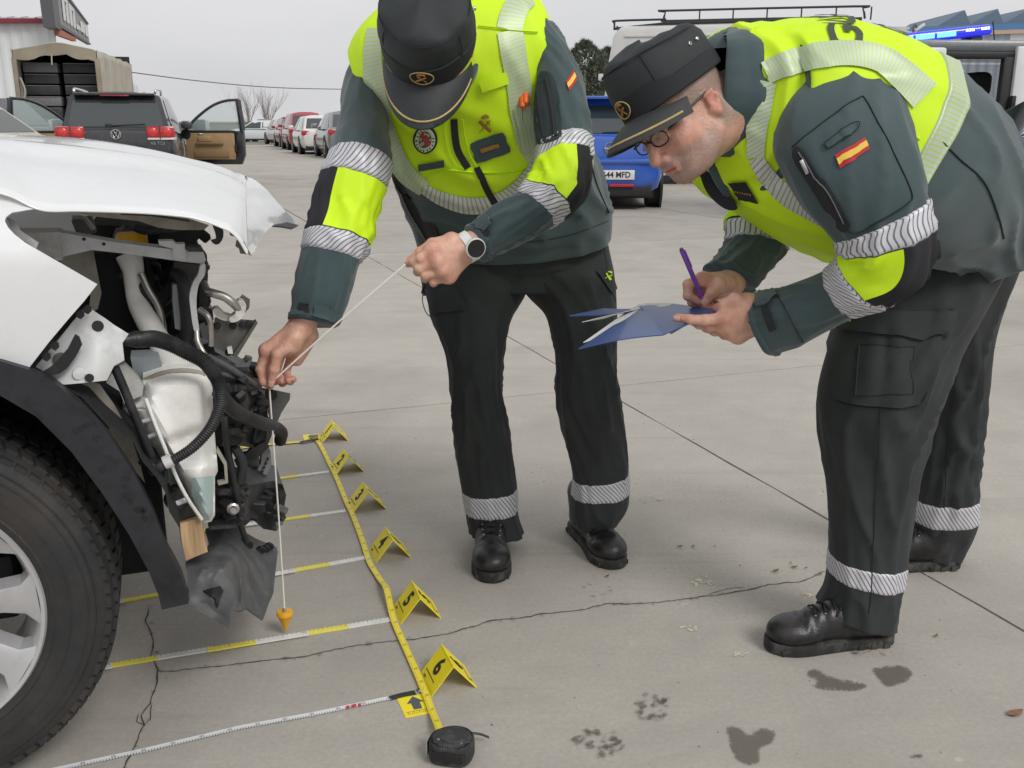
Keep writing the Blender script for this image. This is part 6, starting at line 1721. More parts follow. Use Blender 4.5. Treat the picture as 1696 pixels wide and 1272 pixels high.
# cargo pocket with flap on the near thigh, outer seam
patch('cargo_pocket', M_PANTS, roundpoly([(1382, 545), (1460, 555), (1555, 556), (1545, 610), (1522, 668), (1450, 672), (1385, 660), (1376, 600)], 2), bvq, 0.007, 8, trB)
patch('pocket_flap', M_PANTS, [(1398, 520), (1480, 518), (1578, 513), (1570, 552), (1530, 566), (1480, 556), (1394, 548)], bvq, 0.014, 8, trB)
patch('tool_pocket', M_PANTS, [(1428, 572), (1512, 576), (1505, 650), (1420, 655)], bvq, 0.010, 8, trB)
for ln in ([(1428, 572), (1512, 576)], [(1512, 576), (1505, 650)], [(1428, 572), (1420, 655)], [(1458, 676), (1456, 740), (1450, 820), (1446, 910), (1442, 990), (1438, 1015)], [(1382, 545), (1378, 610), (1386, 662), (1450, 675), (1522, 670), (1548, 600)], [(1480, 516), (1540, 514), (1578, 512)]):
    line_tube('seam', M_SEAM, ln, bvq, 0.0013, trB, 0.0105 if ln[0][1] in (572, 576) else 0.002)
line_tube('seam', M_SEAM, [(1585, 620), (1572, 700), (1566, 800), (1560, 900)], bvq, 0.0013, trB, 0.001)
emblem(trB, bvq, 1415, 529, 7, 0.4, M_NEON, 0.017)
# boots
tN = G(1268, 1075); hN = G(1470, 1058); hN = tN + (hN - tN).normalized() * 0.285
make_boot(pb, tN, hN, None)
hF = G(1594, 944); hF = hF + Vector((0.0, 0.03, 0)); tF = hF + Vector((-0.28, -0.02, 0)); make_boot(pb, tF, hF, None)
# jacket body
torB = [(1200, 78, 1178, 236, 1.71, .95), (1222, 52, 1186, 292, 1.73, 1.0), (1268, 44, 1206, 330, 1.76, 1.05), (1370, 40, 1275, 378, 1.79, 1.08), (1465, 62, 1352, 420, 1.82, 1.08), (1548, 112, 1436, 432, 1.85, 1.06), (1618, 172, 1500, 436, 1.88, 1.04), (1668, 240, 1542, 438, 1.91, 1.02), (1706, 315, 1566, 440, 1.94, 1.0), (1722, 352, 1574, 448, 1.96, .98)]
def torwb(v, a): return 0.65 + 0.9 * max(0, 1 - abs(v - 0.85) / 0.2)
TB = loft(torB, 110, 140, 0.009, 41, 1.1, 2.3, torwb, 6, 2.0)
jb = joined('jacket', M_JKT, [TB[0]], pb, (False, True))
_neck = edge_vx(TB, [(40, 1240), (100, 1226), (150, 1208), (200, 1186), (245, 1172), (300, 1194), (345, 1212), (400, 1260)], lambda a: 0.13 + 0.03 * -math.cos(a))
_end = edge_vx(TB, [(90, 1560), (115, 1582), (150, 1606), (190, 1600), (230, 1584), (270, 1552), (300, 1530), (340, 1500), (430, 1430)], lambda a: 0.60 - 0.08 * math.cos(a))
_bnd = edge_vx(TB, [(90, 1545), (118, 1562), (140, 1566), (190, 1548), (250, 1516), (300, 1490), (340, 1466), (430, 1390)], lambda a: 0.52 - 0.08 * math.cos(a))
vestb = shell('vest', M_HIVIS, TB, jb, _neck, _end, 0.006, 90)
shell('reflective_hem', M_REFG, TB, vestb, _bnd, lambda a: _end(a) - 0.004, 0.0085, 20)
# collar standing up round the neck
COLg = loft([(1226, 54, 1194, 268, 1.735, .84), (1222, 48, 1194, 268, 1.73, .84), (1208, 52, 1188, 262, 1.725, .76), (1200, 58, 1184, 256, 1.725, .72)], 60, 24, 0.004, 43, .95, 2.1)
joined('collar', M_JKT, [COLg[0]], jb, (False, False))
joined('collar_lining', M_BLKCLOTH, [COLg[0] * 1.0 - COLg[1] * 0.006], jb, (False, False))
# sleeves
nslB = [(1330, 150, 1455, 120, 1.74, .75), (1290, 196, 1488, 172, 1.66, .72), (1292, 262, 1510, 232, 1.60, .66), (1330, 338, 1528, 296, 1.575, .66), (1386, 398, 1531, 328, 1.57, .7), (1400, 424, 1541, 378, 1.57, .8), (1396, 424, 1534, 440, 1.58, .85), (1384, 426, 1480, 492, 1.60, .9), (1362, 450, 1420, 520, 1.63, .9), (1312, 472, 1356, 554, 1.66, .92), (1262, 490, 1304, 577, 1.69, .95), (1249, 494, 1290, 582, 1.70, .95)]
fslB = [(1250, 280, 1350, 350, 1.98, .9), (1214, 348, 1300, 392, 1.94, .9), (1209, 372, 1294, 404, 1.92, .9), (1206, 398, 1300, 418, 1.91, .9), (1196, 415, 1278, 446, 1.89, .9), (1180, 434, 1250, 476, 1.86, .92), (1174, 441, 1236, 488, 1.85, .92)]
def slwb(v, a): return 0.65 + 1.2 * math.exp(-((v - 0.52) / 0.12) ** 2)
SNB = loft(nslB, 72, 130, 0.007, 51, .85, 2.1, slwb, 8, 1.5)
SFB = loft(fslB, 56, 80, 0.007, 57, .9, 2.05, lambda v, a: 1.0, 9, 1.5)
sN = joined('sleeve', M_JKT, [SNB[0]], jb); sF = joined('sleeve', M_JKT, [SFB[0]], jb)
band('reflective_band', M_REFW, SNB, .362, .452, sN, 0.003); band('reflective_band', M_REFW, SNB, .63, .735, sN, 0.003)
band('yellow_panel', M_HIVIS, SNB, .448, .633, sN, 0.0024, 18, 48, nv=24, inset=False); band('elbow_panel', M_BLKCLOTH, SNB, .448, .633, sN, 0.0018, -24, 18, nv=24, inset=False)
band('reflective_band', M_REFW, SFB, .30, .52, sF, 0.003); band('yellow_panel', M_HIVIS, SFB, .02, .305, sF, 0.0024, nv=24, inset=False)
band('cuff', M_JKT, SNB, .93, .999, sN, 0.004, nv=8); band('cuff', M_JKT, SFB, .88, .999, sF, 0.006, nv=8)
bvN = bvh_of(sN); bvB = bvh_of(jb, vestb, sN); bvV = bvh_of(jb, vestb)
patch('cuff_velcro', M_BLKCLOTH, [(1262, 512), (1273, 508), (1287, 543), (1275, 548)], bvN, 0.006, 5, sN)
patch('cuff_tab', M_JKT, [(1252, 492), (1284, 480), (1290, 492), (1268, 508), (1256, 510)], bvN, 0.009, 5, sN)
line_tube('seam', M_SEAM, [(1284, 484), (1300, 510), (1318, 545), (1330, 566)], bvN, 0.0013, sN)
# sleeve pocket with zip, flag, emblem tab
pk = roundpoly([(1418, 166), (1432, 168), (1460, 220), (1490, 280), (1508, 322), (1500, 338), (1460, 362), (1420, 384), (1400, 370), (1360, 300), (1318, 252), (1322, 238), (1370, 200)], 4)
patch('sleeve_pocket', M_JKT, pk, bvN, 0.004, 8, sN)
lp = [h for h in (on_surface(bvN, q[0], q[1], 0.004) for q in pk + pk[:1]) if h is not None]
tube('pocket_trim', M_BLKCLOTH, lp, 0.0022, sN, 6, 1, 0.5)
zp = roundpoly([(1320, 246), (1330, 248), (1352, 280), (1380, 320), (1405, 362), (1406, 376), (1396, 378), (1372, 345), (1340, 300), (1318, 262)], 3)
patch('pocket_zip_flap', M_BLKCLOTH, zp, bvN, 0.0085, 6, sN)
line_tube('zip', M_GREYP, [(1327, 254), (1348, 286), (1374, 325), (1398, 366)], bvN, 0.0022, sN, 0.009)
h = on_surface(bvN, 1336, 275, 0.012)
if h: box('zip_pull', M_STEEL, (-0.003, -0.002, -0.012), (0.003, 0.002, 0.012), sN, Matrix.Translation(h) @ Matrix.Rotation(R(-30), 4, 'Y'), 0.001)
flag(sN, bvN, [(1382, 258), (1430, 230), (1438, 248), (1392, 279)], 0.0065)
patch('badge_tab', M_JKT, [(1366, 238), (1412, 206), (1418, 216), (1372, 247)], bvN, 0.007, 5, sN)
line_tube('tab_edge', M_SEAM, [(1366, 238), (1412, 206), (1418, 216), (1372, 247), (1366, 238)], bvN, 0.0011, sN, 0.0075)
# reflective straps over the shoulder and along the back
ribbon_patch('reflective_strap', M_REFG, [(1268, 122), (1300, 108), (1352, 94), (1410, 90), (1458, 100), (1492, 124), (1530, 160)], [36, 40, 42, 42, 44, 48, 54], bvV, 0.004, vestb, 70, 12)
ribbon_patch('reflective_strap', M_REFG2, [(1272, 136), (1262, 175), (1254, 220), (1253, 262)], [30, 36, 34, 30], bvV, 0.004, vestb, 50, 10)
ribbon_patch('reflective_strap', M_REFP, [(1252, 262), (1272, 292), (1306, 324), (1352, 352), (1384, 372)], [24, 28, 32, 30, 24], bvV, 0.004, vestb, 60, 10)
patch('name_tag', M_BLKCLOTH, [(1207, 301), (1236, 298), (1259, 335), (1226, 330)], bvV, 0.005, 5, vestb)
for k in range(7): patch('tag_letter', M_GOLDD, oval(1219 + k * 4.6, 314.5 + k * 1.2, 1.6, 1.8), bvV, 0.0068, 2, vestb)
# collar edge piping, side seams
line_tube('seam', M_SEAM, [(1560, 235), (1590, 265), (1628, 300), (1650, 350), (1662, 395)], bvV, 0.002, jb, 0.001, 0.6)
line_tube('fold', M_HIVIS, [(1440, 205), (1480, 225), (1520, 248)], bvV, 0.003, vestb, 0.002, 0.6)
line_tube('fold', M_HIVIS, [(1490, 190), (1500, 214), (1522, 232)], bvV, 0.0022, vestb, 0.002, 0.6)
tube('hem_cord', M_BLKCLOTH, [P(1546, 430, 1.72), P(1556, 424, 1.72), P(1552, 392, 1.70)], 0.003, jb, 6, 6)
# writing on the back of the vest, laid on the cloth from above
def back_text(body, c, xdir, ydir, size):
    m = frame_m(c, xdir, ydir, Vector((0, 0, 1)))
    o = text_mesh('lettering', body, size, mat('vest_print', (0.05, 0.075, 0.05), 0.6), m, vestb, 0.0, 0.002)
    bm = bmesh.new(); bm.from_mesh(o.data); bmesh.ops.subdivide_edges(bm, edges=[e for e in bm.edges if e.calc_length() > 0.02], cuts=2, use_grid_fill=False)
    bmesh.ops.triangulate(bm, faces=bm.faces[:]); bm.to_mesh(o.data); bm.free()
    bad = False
    for v in o.data.vertices:
        h = bvV.ray_cast(Vector((v.co.x, v.co.y, 2.5)), Vector((0, 0, -1)))
        if h[0] is not None: v.co = h[0] + Vector((0, 0, 0.004))
    return o
_b1 = P(1368, 60, 1.79); _b2 = P(1440, 66, 1.81)
back_text('GUARDIA', Vector((_b1.x, 1.79, 0)), Vector((0.05, 1, 0)).normalized(), Vector((-1, 0.05, 0)).normalized(), 0.075)
back_text('CIVIL', Vector((_b2.x + 0.03, 1.81, 0)), Vector((0.05, 1, 0)).normalized(), Vector((-1, 0.05, 0)).normalized(), 0.075)

# --- head
def camdir(r, u, t): return (Vector((1, 0, 0)) * r + Vector((0, SP, CP)) * u + Vector((0, -CP, SP)) * t)
fB = camdir(-0.69, -0.64, 0.30).normalized(); uB = camdir(-0.66, 0.72, 0.22); uB = (uB - fB * uB.dot(fB)).normalized(); xB = fB.cross(uB).normalized()
earp = P(1180, 166, 1.63)
SCB = 0.83
oB = earp + xB * (0.080 * SCB) + fB * (0.014 * SCB)
prB, RmB, TBh = head_prims(oB, xB, fB, uB, SCB, 0.74, 0.78)
prB.append(('c', TBh(0, -0.035, -0.04), np.array(P(1235, 170, 1.74)), 0.060, 0.068, 0.02))
hmB = sdf_mesh(prB, 0.0026)
hN_ = {'thumb': [(1240, 500, 1.695), (1217, 496, 1.682), (1200, 504, 1.690), (1188, 510, 1.705)], 'index': [(1200, 527, 1.684), (1168, 530, 1.680), (1142, 529, 1.684), (1122, 526, 1.690)], 'middle': [(1202, 539, 1.692), (1174, 540, 1.700), (1158, 537, 1.715), (1148, 533, 1.73)], 'ring': [(1208, 549, 1.702), (1184, 548, 1.718), (1170, 543, 1.735), (1160, 538, 1.75)], 'little': [(1222, 556, 1.714), (1200, 555, 1.732), (1188, 549, 1.745), (1178, 543, 1.755)]}
hF_ = {'thumb': [(1206, 470, 1.802), (1192, 472, 1.786), (1178, 485, 1.780), (1169, 498, 1.784)], 'index': [(1164, 463, 1.800), (1140, 471, 1.790), (1139, 490, 1.788), (1160, 501, 1.794)], 'middle': [(1170, 470, 1.816), (1144, 483, 1.812), (1146, 500, 1.806), (1166, 505, 1.802)], 'ring': [(1182, 476, 1.832), (1160, 494, 1.826), (1164, 504, 1.82), (1178, 505, 1.812)], 'little': [(1194, 482, 1.842), (1176, 498, 1.836), (1180, 504, 1.828), (1190, 503, 1.818)]}
mN = sdf_mesh(hand_prims(hN_, (1248, 521, 1.702), (1300, 520, 1.69), 0.0275) + [('c', P(1246, 540, 1.71), P(1224, 552, 1.712), 0.020, 0.015, 0.012), ('e', P(1228, 510, 1.692), (0.021, 0.021, 0.021), np.eye(3), 0.012)], 0.0022, 0.005)
mF = sdf_mesh(hand_prims(hF_, (1211, 468, 1.832), (1245, 435, 1.875), 0.0225) + [('e', P(1193, 472, 1.81), (0.019, 0.019, 0.019), np.eye(3), 0.012)], 0.0022, 0.005)
limbsB = [('c', P(1235, 170, 1.76), P(1600, 340, 1.93), 0.05, 0.06), ('c', P(1280, 180, 1.78), P(1390, 200, 1.68), 0.04, 0.04), ('c', P(1390, 200, 1.68), P(1470, 400, 1.58), 0.035, 0.03), ('c', P(1460, 420, 1.6), P(1300, 520, 1.69), 0.03, 0.026), ('c', P(1290, 200, 1.84), P(1290, 330, 1.95), 0.03, 0.025), ('c', P(1290, 330, 1.95), P(1245, 435, 1.875), 0.025, 0.022),
          ('c', P(1600, 360, 1.98), P(1460, 680, 1.92), 0.04, 0.035), ('c', P(1460, 680, 1.92), P(1425, 1000, 1.90), 0.03, 0.028), ('c', P(1605, 400, 2.08), P(1585, 600, 2.2), 0.035, 0.03), ('c', P(1585, 600, 2.2), P(1550, 920, 2.28), 0.03, 0.028)]
mlB = sdf_mesh(limbsB, 0.012, 0.01)
tips_B = [P(*v[-1]) for v in list(hN_.values()) + list(hF_.values())] + [P(*v[0]) for v in list(hN_.values())[1:] + list(hF_.values())[1:]]
def tintB(p, kind):
    if kind == 'hand': return tint_hand(p, tips_B)
    if kind == 'head':
        l = RmB.T @ (p - np.array(oB)) / SCB
        ear = smooth01((abs(l[0]) - 0.074) / 0.006)
        nose = math.exp(-((l[1] - 0.115) ** 2 + (l[2] + 0.026) ** 2 + l[0] ** 2) / 0.00035)
        lip = math.exp(-((l[2] + 0.060) / 0.008) ** 2) * smooth01((l[1] - 0.090) / 0.01) * (1 if abs(l[0]) < 0.026 else 0)
        cheek = math.exp(-((l[1] - 0.07) ** 2 + (l[2] + 0.02) ** 2) / 0.0012) * 0.35
        w = min(0.85, ear * .7 + nose * .7 + lip * .8 + cheek)
        c = [SKIN[i] * 0.93 * (1 - w) + SKINR[i] * w for i in range(3)]
        jaw = smooth01((-0.030 - l[2]) / 0.02) * smooth01((l[1] + 0.005) / 0.03) * (1 - lip)
        must = math.exp(-((l[2] + 0.047) / 0.009) ** 2) * smooth01((l[1] - 0.085) / 0.01)
        bd = max(0.72 * jaw, 0.75 * must) * smooth01((-0.110 - l[2]) / -0.02)
        back = (1 - smooth01((l[1] + 0.020) / 0.02)) * smooth01((l[2] + 0.075) / 0.03) * (1 - ear)
        side = smooth01((l[2] - 0.012) / 0.015) * (1 - smooth01((l[1] - 0.030) / 0.02)) * (1 - ear)
        hair = min(1.0, max(back, side))
        hc = (0.23, 0.175, 0.13)
        c = [c[i] * (1 - 0.62 * hair) + hc[i] * 0.62 * hair for i in range(3)]
        gc = (0.34, 0.30, 0.27)
        c = [c[i] * (1 - 0.62 * bd) + gc[i] * 0.62 * bd for i in range(3)]
        brow = math.exp(-((l[2] - 0.034) / 0.006) ** 2) * smooth01((l[1] - 0.075) / 0.01) * (1 if 0.012 < abs(l[0]) < 0.052 else 0)
        c = [c[i] * (1 - 0.6 * brow) + 0.10 * 0.6 * brow for i in range(3)]
        return (*c, float(min(0.9, 0.7 * bd + 0.75 * hair)))
    return (*SKIN, 0.0)
bodyB = skin_object(pb, [(*hmB, 'head'), (*mN, 'hand'), (*mF, 'hand'), (*mlB, 'limb')], tintB)
nail(bodyB, hF_['thumb'][-2], hF_['thumb'][-1], 0.0082); nail(bodyB, hF_['index'][-2], hF_['index'][-1], 0.0072, Vector((0, -0.6, 0.8))); nail(bodyB, hN_['index'][-2], hN_['index'][-1], 0.0072, Vector((0, -1, -0.3)))
make_cap(pb, oB + uB * 0.016 - fB * 0.004, xB, fB, uB, 0.92, R(4))
# spectacles
M_SPEC = mat('spectacle_frame', (0.015, 0.014, 0.014), 0.3)
def hb(a, b, c): return Vector(TBh(a, b, c))
gl = tube('spectacles', M_SPEC, [hb(-0.079, -0.012, 0.020), hb(-0.077, 0.03, 0.018), hb(-0.068, 0.098, 0.012)], 0.0021, pb, 8, 8)
for s in (-1, 1):
    ring = [hb(s * 0.035 + 0.0245 * math.cos(t), 0.1085 - abs(0.035 * s + 0.0245 * math.cos(t)) * 0.12, 0.006 + 0.0145 * math.copysign(abs(math.sin(t)) ** 0.7, math.sin(t))) for t in [k * math.pi / 12 for k in range(25)]]
    tube('rim', M_SPEC, ring, 0.0013, gl, 6, 1)
    glm = mat('lens_glass', (0.7, 0.75, 0.78), 0.03, alpha=0.14, var=0.0)
    obj('lens', ring[:-1], [tuple(range(24))], glm, gl, False)
tube('temple', M_SPEC, [hb(0.079, -0.012, 0.020), hb(0.077, 0.03, 0.018), hb(0.064, 0.101, 0.012)], 0.0021, gl, 8, 8)
tube('bridge', M_SPEC, [hb(-0.010, 0.108, 0.008), hb(0, 0.112, 0.012), hb(0.010, 0.108, 0.008)], 0.0017, gl, 6, 5)

# ================================================================== FOLDER AND PEN
M_BLUE = mat('blue_card', (0.035, 0.075, 0.24), 0.42, var=0.1, scale=10, coat=0.15)
M_PAPER = mat('paper', (0.72, 0.72, 0.70), 0.8, var=0.05)
fo = thing('folder', 'open blue document folder with white papers held in the stooping writer\'s hand', 'folder', P(1080, 530, 1.76))
def card(name, material, q, th, parent, curve=0.0, n=10):
    """q: four corners (px, py, Y): spine-near, spine-far, edge-far, edge-near"""
    A, B, Cc_, D = [P(*k) for k in q]
    V, F = [], []
    nn = (B - A).cross(D - A).normalized()
    for s in (0, th):
        for i in range(n + 1):
            for k in range(n + 1):
                u, v = i / n, k / n
                p = (A * (1 - u) + D * u) * (1 - v) + (B * (1 - u) + Cc_ * u) * v
                V.append(p + nn * (s + curve * math.sin(u * math.pi) ) )
    w = n + 1; o_ = w * w
    for i in range(n):
        for k in range(n):
            f = (i * w + k, i * w + k + 1, (i + 1) * w + k + 1, (i + 1) * w + k); F += [f, tuple(o_ + x for x in reversed(f))]
    for i in range(n):
        for (a, b) in (((i) * w, (i + 1) * w), (i * w + n, (i + 1) * w + n), (i, i + 1), (n * w + i, n * w + i + 1)): F.append((a, b, b + o_, a + o_))
    return fix_normals(obj(name, V, F, material, parent, True, sharp=R(40)))
card('back_cover', M_BLUE, [(1196, 514, 1.70), (1108, 504, 1.93), (1060, 508, 1.90), (1098, 556, 1.66)], 0.002, fo, 0.0)
card('back_cover_lower', M_BLUE, [(1098, 556, 1.66), (1092, 506, 1.91), (1046, 520, 1.88), (958, 579, 1.60)], 0.002, fo, 0.004)
card('front_cover', M_BLUE, [(1108, 506, 1.935), (1100, 503, 1.955), (1000, 512, 1.93), (943, 524, 1.78)], 0.002, fo, -0.006)
card('paper_sheet', M_PAPER, [(1188, 513, 1.73), (1110, 502, 1.945), (1058, 505, 1.92), (1090, 549, 1.70)], 0.001, fo, 0.001)
card('paper_sheet', M_PAPER, [(1090, 507, 1.91), (1086, 505, 1.93), (1000, 528, 1.90), (964, 534, 1.80)], 0.001, fo, 0.002)
card('paper_sheet', M_PAPER, [(1086, 546, 1.72), (1088, 503, 1.95), (1042, 514, 1.93), (966, 568, 1.67)], 0.001, fo, 0.006)
card('paper_sheet', M_PAPER, [(1146, 534, 1.70), (1120, 530, 1.78), (1106, 550, 1.76), (1112, 554, 1.69)], 0.001, fo, 0.0)
pen = thing('pen', 'violet ballpoint pen in the stooping writer\'s hand', 'pen', P(1169, 505, 1.79))
M_VIO = mat('violet_plastic', (0.20, 0.07, 0.42), 0.25, var=0.05, coat=0.4)
a0, b0 = P(1169, 507, 1.792), P(1129, 414, 1.775)
dpn = (b0 - a0).normalized()
tube('tip', M_STEEL, [a0, a0 + dpn * 0.012], [0.0006, 0.003], pen, 10, 3)
tube('barrel', M_VIO, [a0 + dpn * 0.012, a0 + dpn * 0.03, b0 - dpn * 0.01, b0], [0.0032, 0.0046, 0.0046, 0.0046, 0.0042], pen, 12, 4)
tube('end_plug', mat('violet_dark', (0.10, 0.03, 0.25), 0.3), [b0, b0 + dpn * 0.004], [0.0042, 0.003], pen, 10, 2)
tube('clip', M_VIO, [b0 + Vector((0.005, -0.003, 0)), b0 - dpn * 0.035 + Vector((0.005, -0.003, 0))], 0.0014, pen, 6, 2)

sheet('collar_front', M_BLKCLOTH, roundpoly([(1160, 280), (1178, 262), (1192, 280), (1204, 318), (1222, 344), (1206, 348), (1184, 334), (1166, 310)], 3), lambda x, y: P(x, y, 1.735 - 0.02 * smooth01((x - 1160) / 60)), 8, 0.03, jb)
sheet('front_placket', M_JKT, roundpoly([(1170, 262), (1186, 250), (1196, 290), (1210, 322), (1200, 324), (1184, 300)], 3), lambda x, y: P(x, y, 1.715), 7, 0.015, jb)
# ================================================================== VEHICLES PARKED BEHIND
def paint(name, c, rough=0.25): return mat(name, c, rough, var=0.03, scale=2, coat=0.8, dirt=(0.25, 0.24, 0.22), dirt_amt=0.12, dirt_scale=3)
M_GLASS = mat('dark_glass', (0.035, 0.045, 0.048), 0.06, var=0.05, scale=2, spec=0.8, coat=0.6)
M_GLASSL = mat('clear_glass', (0.75, 0.85, 0.83), 0.03, var=0.0, trans=0.92, spec=0.6)
M_TAIL = mat('tail_lamp_red', (0.42, 0.012, 0.016), 0.2, var=0.1, scale=9, coat=0.8)
M_LAMPC = mat('lamp_clear', (0.62, 0.62, 0.62), 0.15, var=0.1, coat=0.8)
M_CHROME = mat('chrome', (0.72, 0.72, 0.74), 0.15, metal=1.0, var=0.05)
M_PLATE = mat('plate_white', (0.72, 0.72, 0.70), 0.45)
M_TRIM = mat('dark_trim', (0.018, 0.018, 0.020), 0.55)
M_BGTYRE = mat('parked_tyre', (0.020, 0.020, 0.021), 0.75, var=0.2)
def car(name, label, pt, loc, yaw, L=4.3, W=1.78, Hh=1.48, belt=0.92, roofx=(0.35, -1.30), wsx=1.05, rwx=-1.95, roofw=0.60, wheelR=0.32, wb=2.6, clear=0.20, group=None, tail='side', detail=1, nose=0.72, hatch=True, cladding=False, hidden_rear=False):
    o = thing(name, label, 'car', loc, group)
    M = Matrix.Translation(loc) @ Matrix.Rotation(yaw, 4, 'Z')
    hl, hw = L / 2, W / 2
    xs = [-hl, -hl + 0.04, -hl + 0.18, -hl + 0.55, -wb / 2, 0, wb / 2 - 0.1, hl - 0.75, hl - 0.3, hl - 0.06, hl]
    ww = [0.80, 0.88, 0.95, 0.99, 1.0, 1.0, 1.0, 0.98, 0.92, 0.80, 0.66]
    zt = [belt - 0.06, belt - 0.01, belt, belt, belt, belt - 0.01, belt - 0.02, belt - 0.08, belt - 0.16, belt - 0.24, belt - 0.32]
    zb = [clear + 0.18, clear + 0.10, clear + 0.02, clear, clear, clear, clear, clear, clear + 0.02, clear + 0.06, clear + 0.14]
    prof = [(0.0, 0.0), (0.82, 0.0), (0.95, 0.10), (1.0, 0.32), (1.0, 0.55), (0.975, 0.80), (0.93, 0.95), (0.84, 1.0), (0.5, 1.03), (0.0, 1.045)]
    full = prof + [(-a, b) for a, b in reversed(prof[1:-1])]
    ns_ = 34
    cs = catmull([(x, w, a, b) for x, w, a, b in zip(xs, ww, zt, zb)], ns_)
    g = np.zeros((ns_, len(full), 3))
    for i in range(ns_):
        x, w, a, b = cs[i]
        for k, (u, v) in enumerate(full): g[i, k] = M @ Vector((x, u * w * hw, b + (a - b) * v))
    V, F = grid_mesh(g, True, True, True)
    body = fix_normals(obj('body', V, F, pt, o, True, sharp=R(42)))
    # cabin
    rz = Hh
    base = [(wsx, 0.83), (0.2, 0.87), (-0.8, 0.87), (rwx, 0.74)]
    top = [(roofx[0], roofw), (0.0, roofw + 0.03), (-0.7, roofw + 0.03), (roofx[1], roofw - 0.04)]
    base[1] = ((wsx + rwx) / 2 + 0.4, 0.87); base[2] = ((wsx + rwx) / 2 - 0.5, 0.87)
    top[1] = ((roofx[0] + roofx[1]) / 2 + 0.3, roofw + 0.03); top[2] = ((roofx[0] + roofx[1]) / 2 - 0.3, roofw + 0.03)
    cb, ct = catmull(base, 20), catmull(top, 20)
    rows = [(0.0, 0.0), (0.5, 0.0), (0.88, 0.0), (0.96, 0.008), (1.0, 0.03)]
    k_ = []
    for i in range(20):
        ring = []
        for (t, ins) in rows:
            x = cb[i][0] * (1 - t) + ct[i][0] * t; y = (cb[i][1] * (1 - t) + ct[i][1] * t - ins) * hw / 0.87
            z = belt - 0.02 + (rz - belt) * (t if t < 0.9 else 0.9 + (t - 0.9) * 0.75)
            ring.append((x, y, z))
        ring.append((ct[i][0] * 0.97 + 0.03 * ct[10][0], y * 0.5, rz + 0.012)); ring.append((ct[i][0] * 0.97 + 0.03 * ct[10][0], 0, rz + 0.018))
        fullr = ring + [(a, -b, c) for a, b, c in reversed(ring[:-1])]
        k_.append([M @ Vector(q) for q in fullr])
    V, F = grid_mesh(np.array([[list(q) for q in r] for r in k_]), False)
    n2 = len(k_[0]); F.append(tuple(range(n2))); F.append(tuple((19 * n2 + j) for j in reversed(range(n2))))
    cabin = fix_normals(obj('cabin', V, F, pt, o, True, sharp=R(40)))
    def side_pt(x, t, s, off=0.006):
        # point on the glasshouse side
        bb = np.interp(x, [q[0] for q in cb[::-1]], [q[1] for q in cb[::-1]]); tt = np.interp(x, [q[0] for q in ct[::-1]], [q[1] for q in ct[::-1]])
        y = ((bb * (1 - t) + tt * t)) * hw / 0.87 + off
        return M @ Vector((x, s * y, belt - 0.02 + (rz - belt) * t))
    def pane(nm, quad, mm=M_GLASS, parent=cabin): 
        c_ = sum(quad, Vector()) / 4; n_ = (quad[1] - quad[0]).cross(quad[2] - quad[0])
        ok_ = n_.dot(c_ - (M @ Vector((0, 0, belt)))) > 0
        return obj(nm, quad, [(0, 1, 2, 3) if ok_ else (3, 2, 1, 0)], mm, parent, False)
    xm = (wsx + rwx) / 2 + 0.02
    fx = lambda t, x0, x1: x0 * (1 - t) + x1 * t
    for s in (-1, 1):
        w0, w1 = wsx - 0.16, fx(0.88, wsx, roofx[0]) - 0.10
        r0, r1 = rwx + 0.28, fx(0.88, rwx, roofx[1]) + 0.22
        for nm, a0, a1, c0, c1 in (('front_side_window', w0, xm + 0.05, w1, xm + 0.05), ('rear_side_window', xm - 0.05, r0, xm - 0.05, r1)):
            q = [side_pt(a0, 0.08, s), side_pt(a1, 0.08, s), side_pt(c1, 0.86, s), side_pt(c0, 0.86, s)]
            pane(nm, q)
    def end_pt(x0, x1, y, t, off): 
        x = x0 * (1 - t) + x1 * t + off
        bb = (0.74 if x0 < 0 else 0.83); tw = (roofw - 0.04 if x0 < 0 else roofw)
        return M @ Vector((x, y * (bb * (1 - t) + tw * t) * hw / 0.87, belt - 0.02 + (rz - belt) * t))
    pane('rear_window', [end_pt(rwx, roofx[1], y, t, -0.012) for y, t in ((-0.90, 0.14), (0.90, 0.14), (0.90, 0.84), (-0.90, 0.84))])
    pane('windscreen', [end_pt(wsx, roofx[0], y, t, 0.012) for y, t in ((-0.92, 0.06), (0.92, 0.06), (0.92, 0.90), (-0.92, 0.90))])
    # rear lamps, plate, bumper
    xr = -hl
    bx = lambda nm, mm, x0, x1, y0, y1, z0, z1, b=0.02, par=None: box(nm, mm, (min(x0, x1), min(y0, y1), z0), (max(x0, x1), max(y0, y1), z1), par or body, M, b, 2)
    for s in (-1, 1):
        bx('tail_lamp', M_TAIL, xr + 0.00, xr + 0.30, s * hw * 0.62, s * hw * 0.955, belt - 0.20, belt - 0.02, 0.03)
        bx('headlamp', M_LAMPC, hl - 0.36, hl - 0.08, s * hw * 0.52, s * hw * 0.86, belt - 0.36, belt - 0.22, 0.03)
        bx('door_mirror', pt, wsx - 0.35, wsx - 0.15, s * hw * 0.96, s * (hw + 0.17), belt + 0.02, belt + 0.17, 0.04)
        bx('rear_reflector', M_TAIL, xr + 0.02, xr + 0.1, s * hw * 0.55, s * hw * 0.82, clear + 0.16, clear + 0.24, 0.015)
    bx('number_plate', M_PLATE, xr - 0.012, xr + 0.06, -0.26, 0.26, belt - 0.34, belt - 0.23, 0.004)
    bx('rear_valance', M_TRIM, xr + 0.03, xr + 0.4, -hw * 0.80, hw * 0.80, clear - 0.02, clear + 0.16, 0.03)
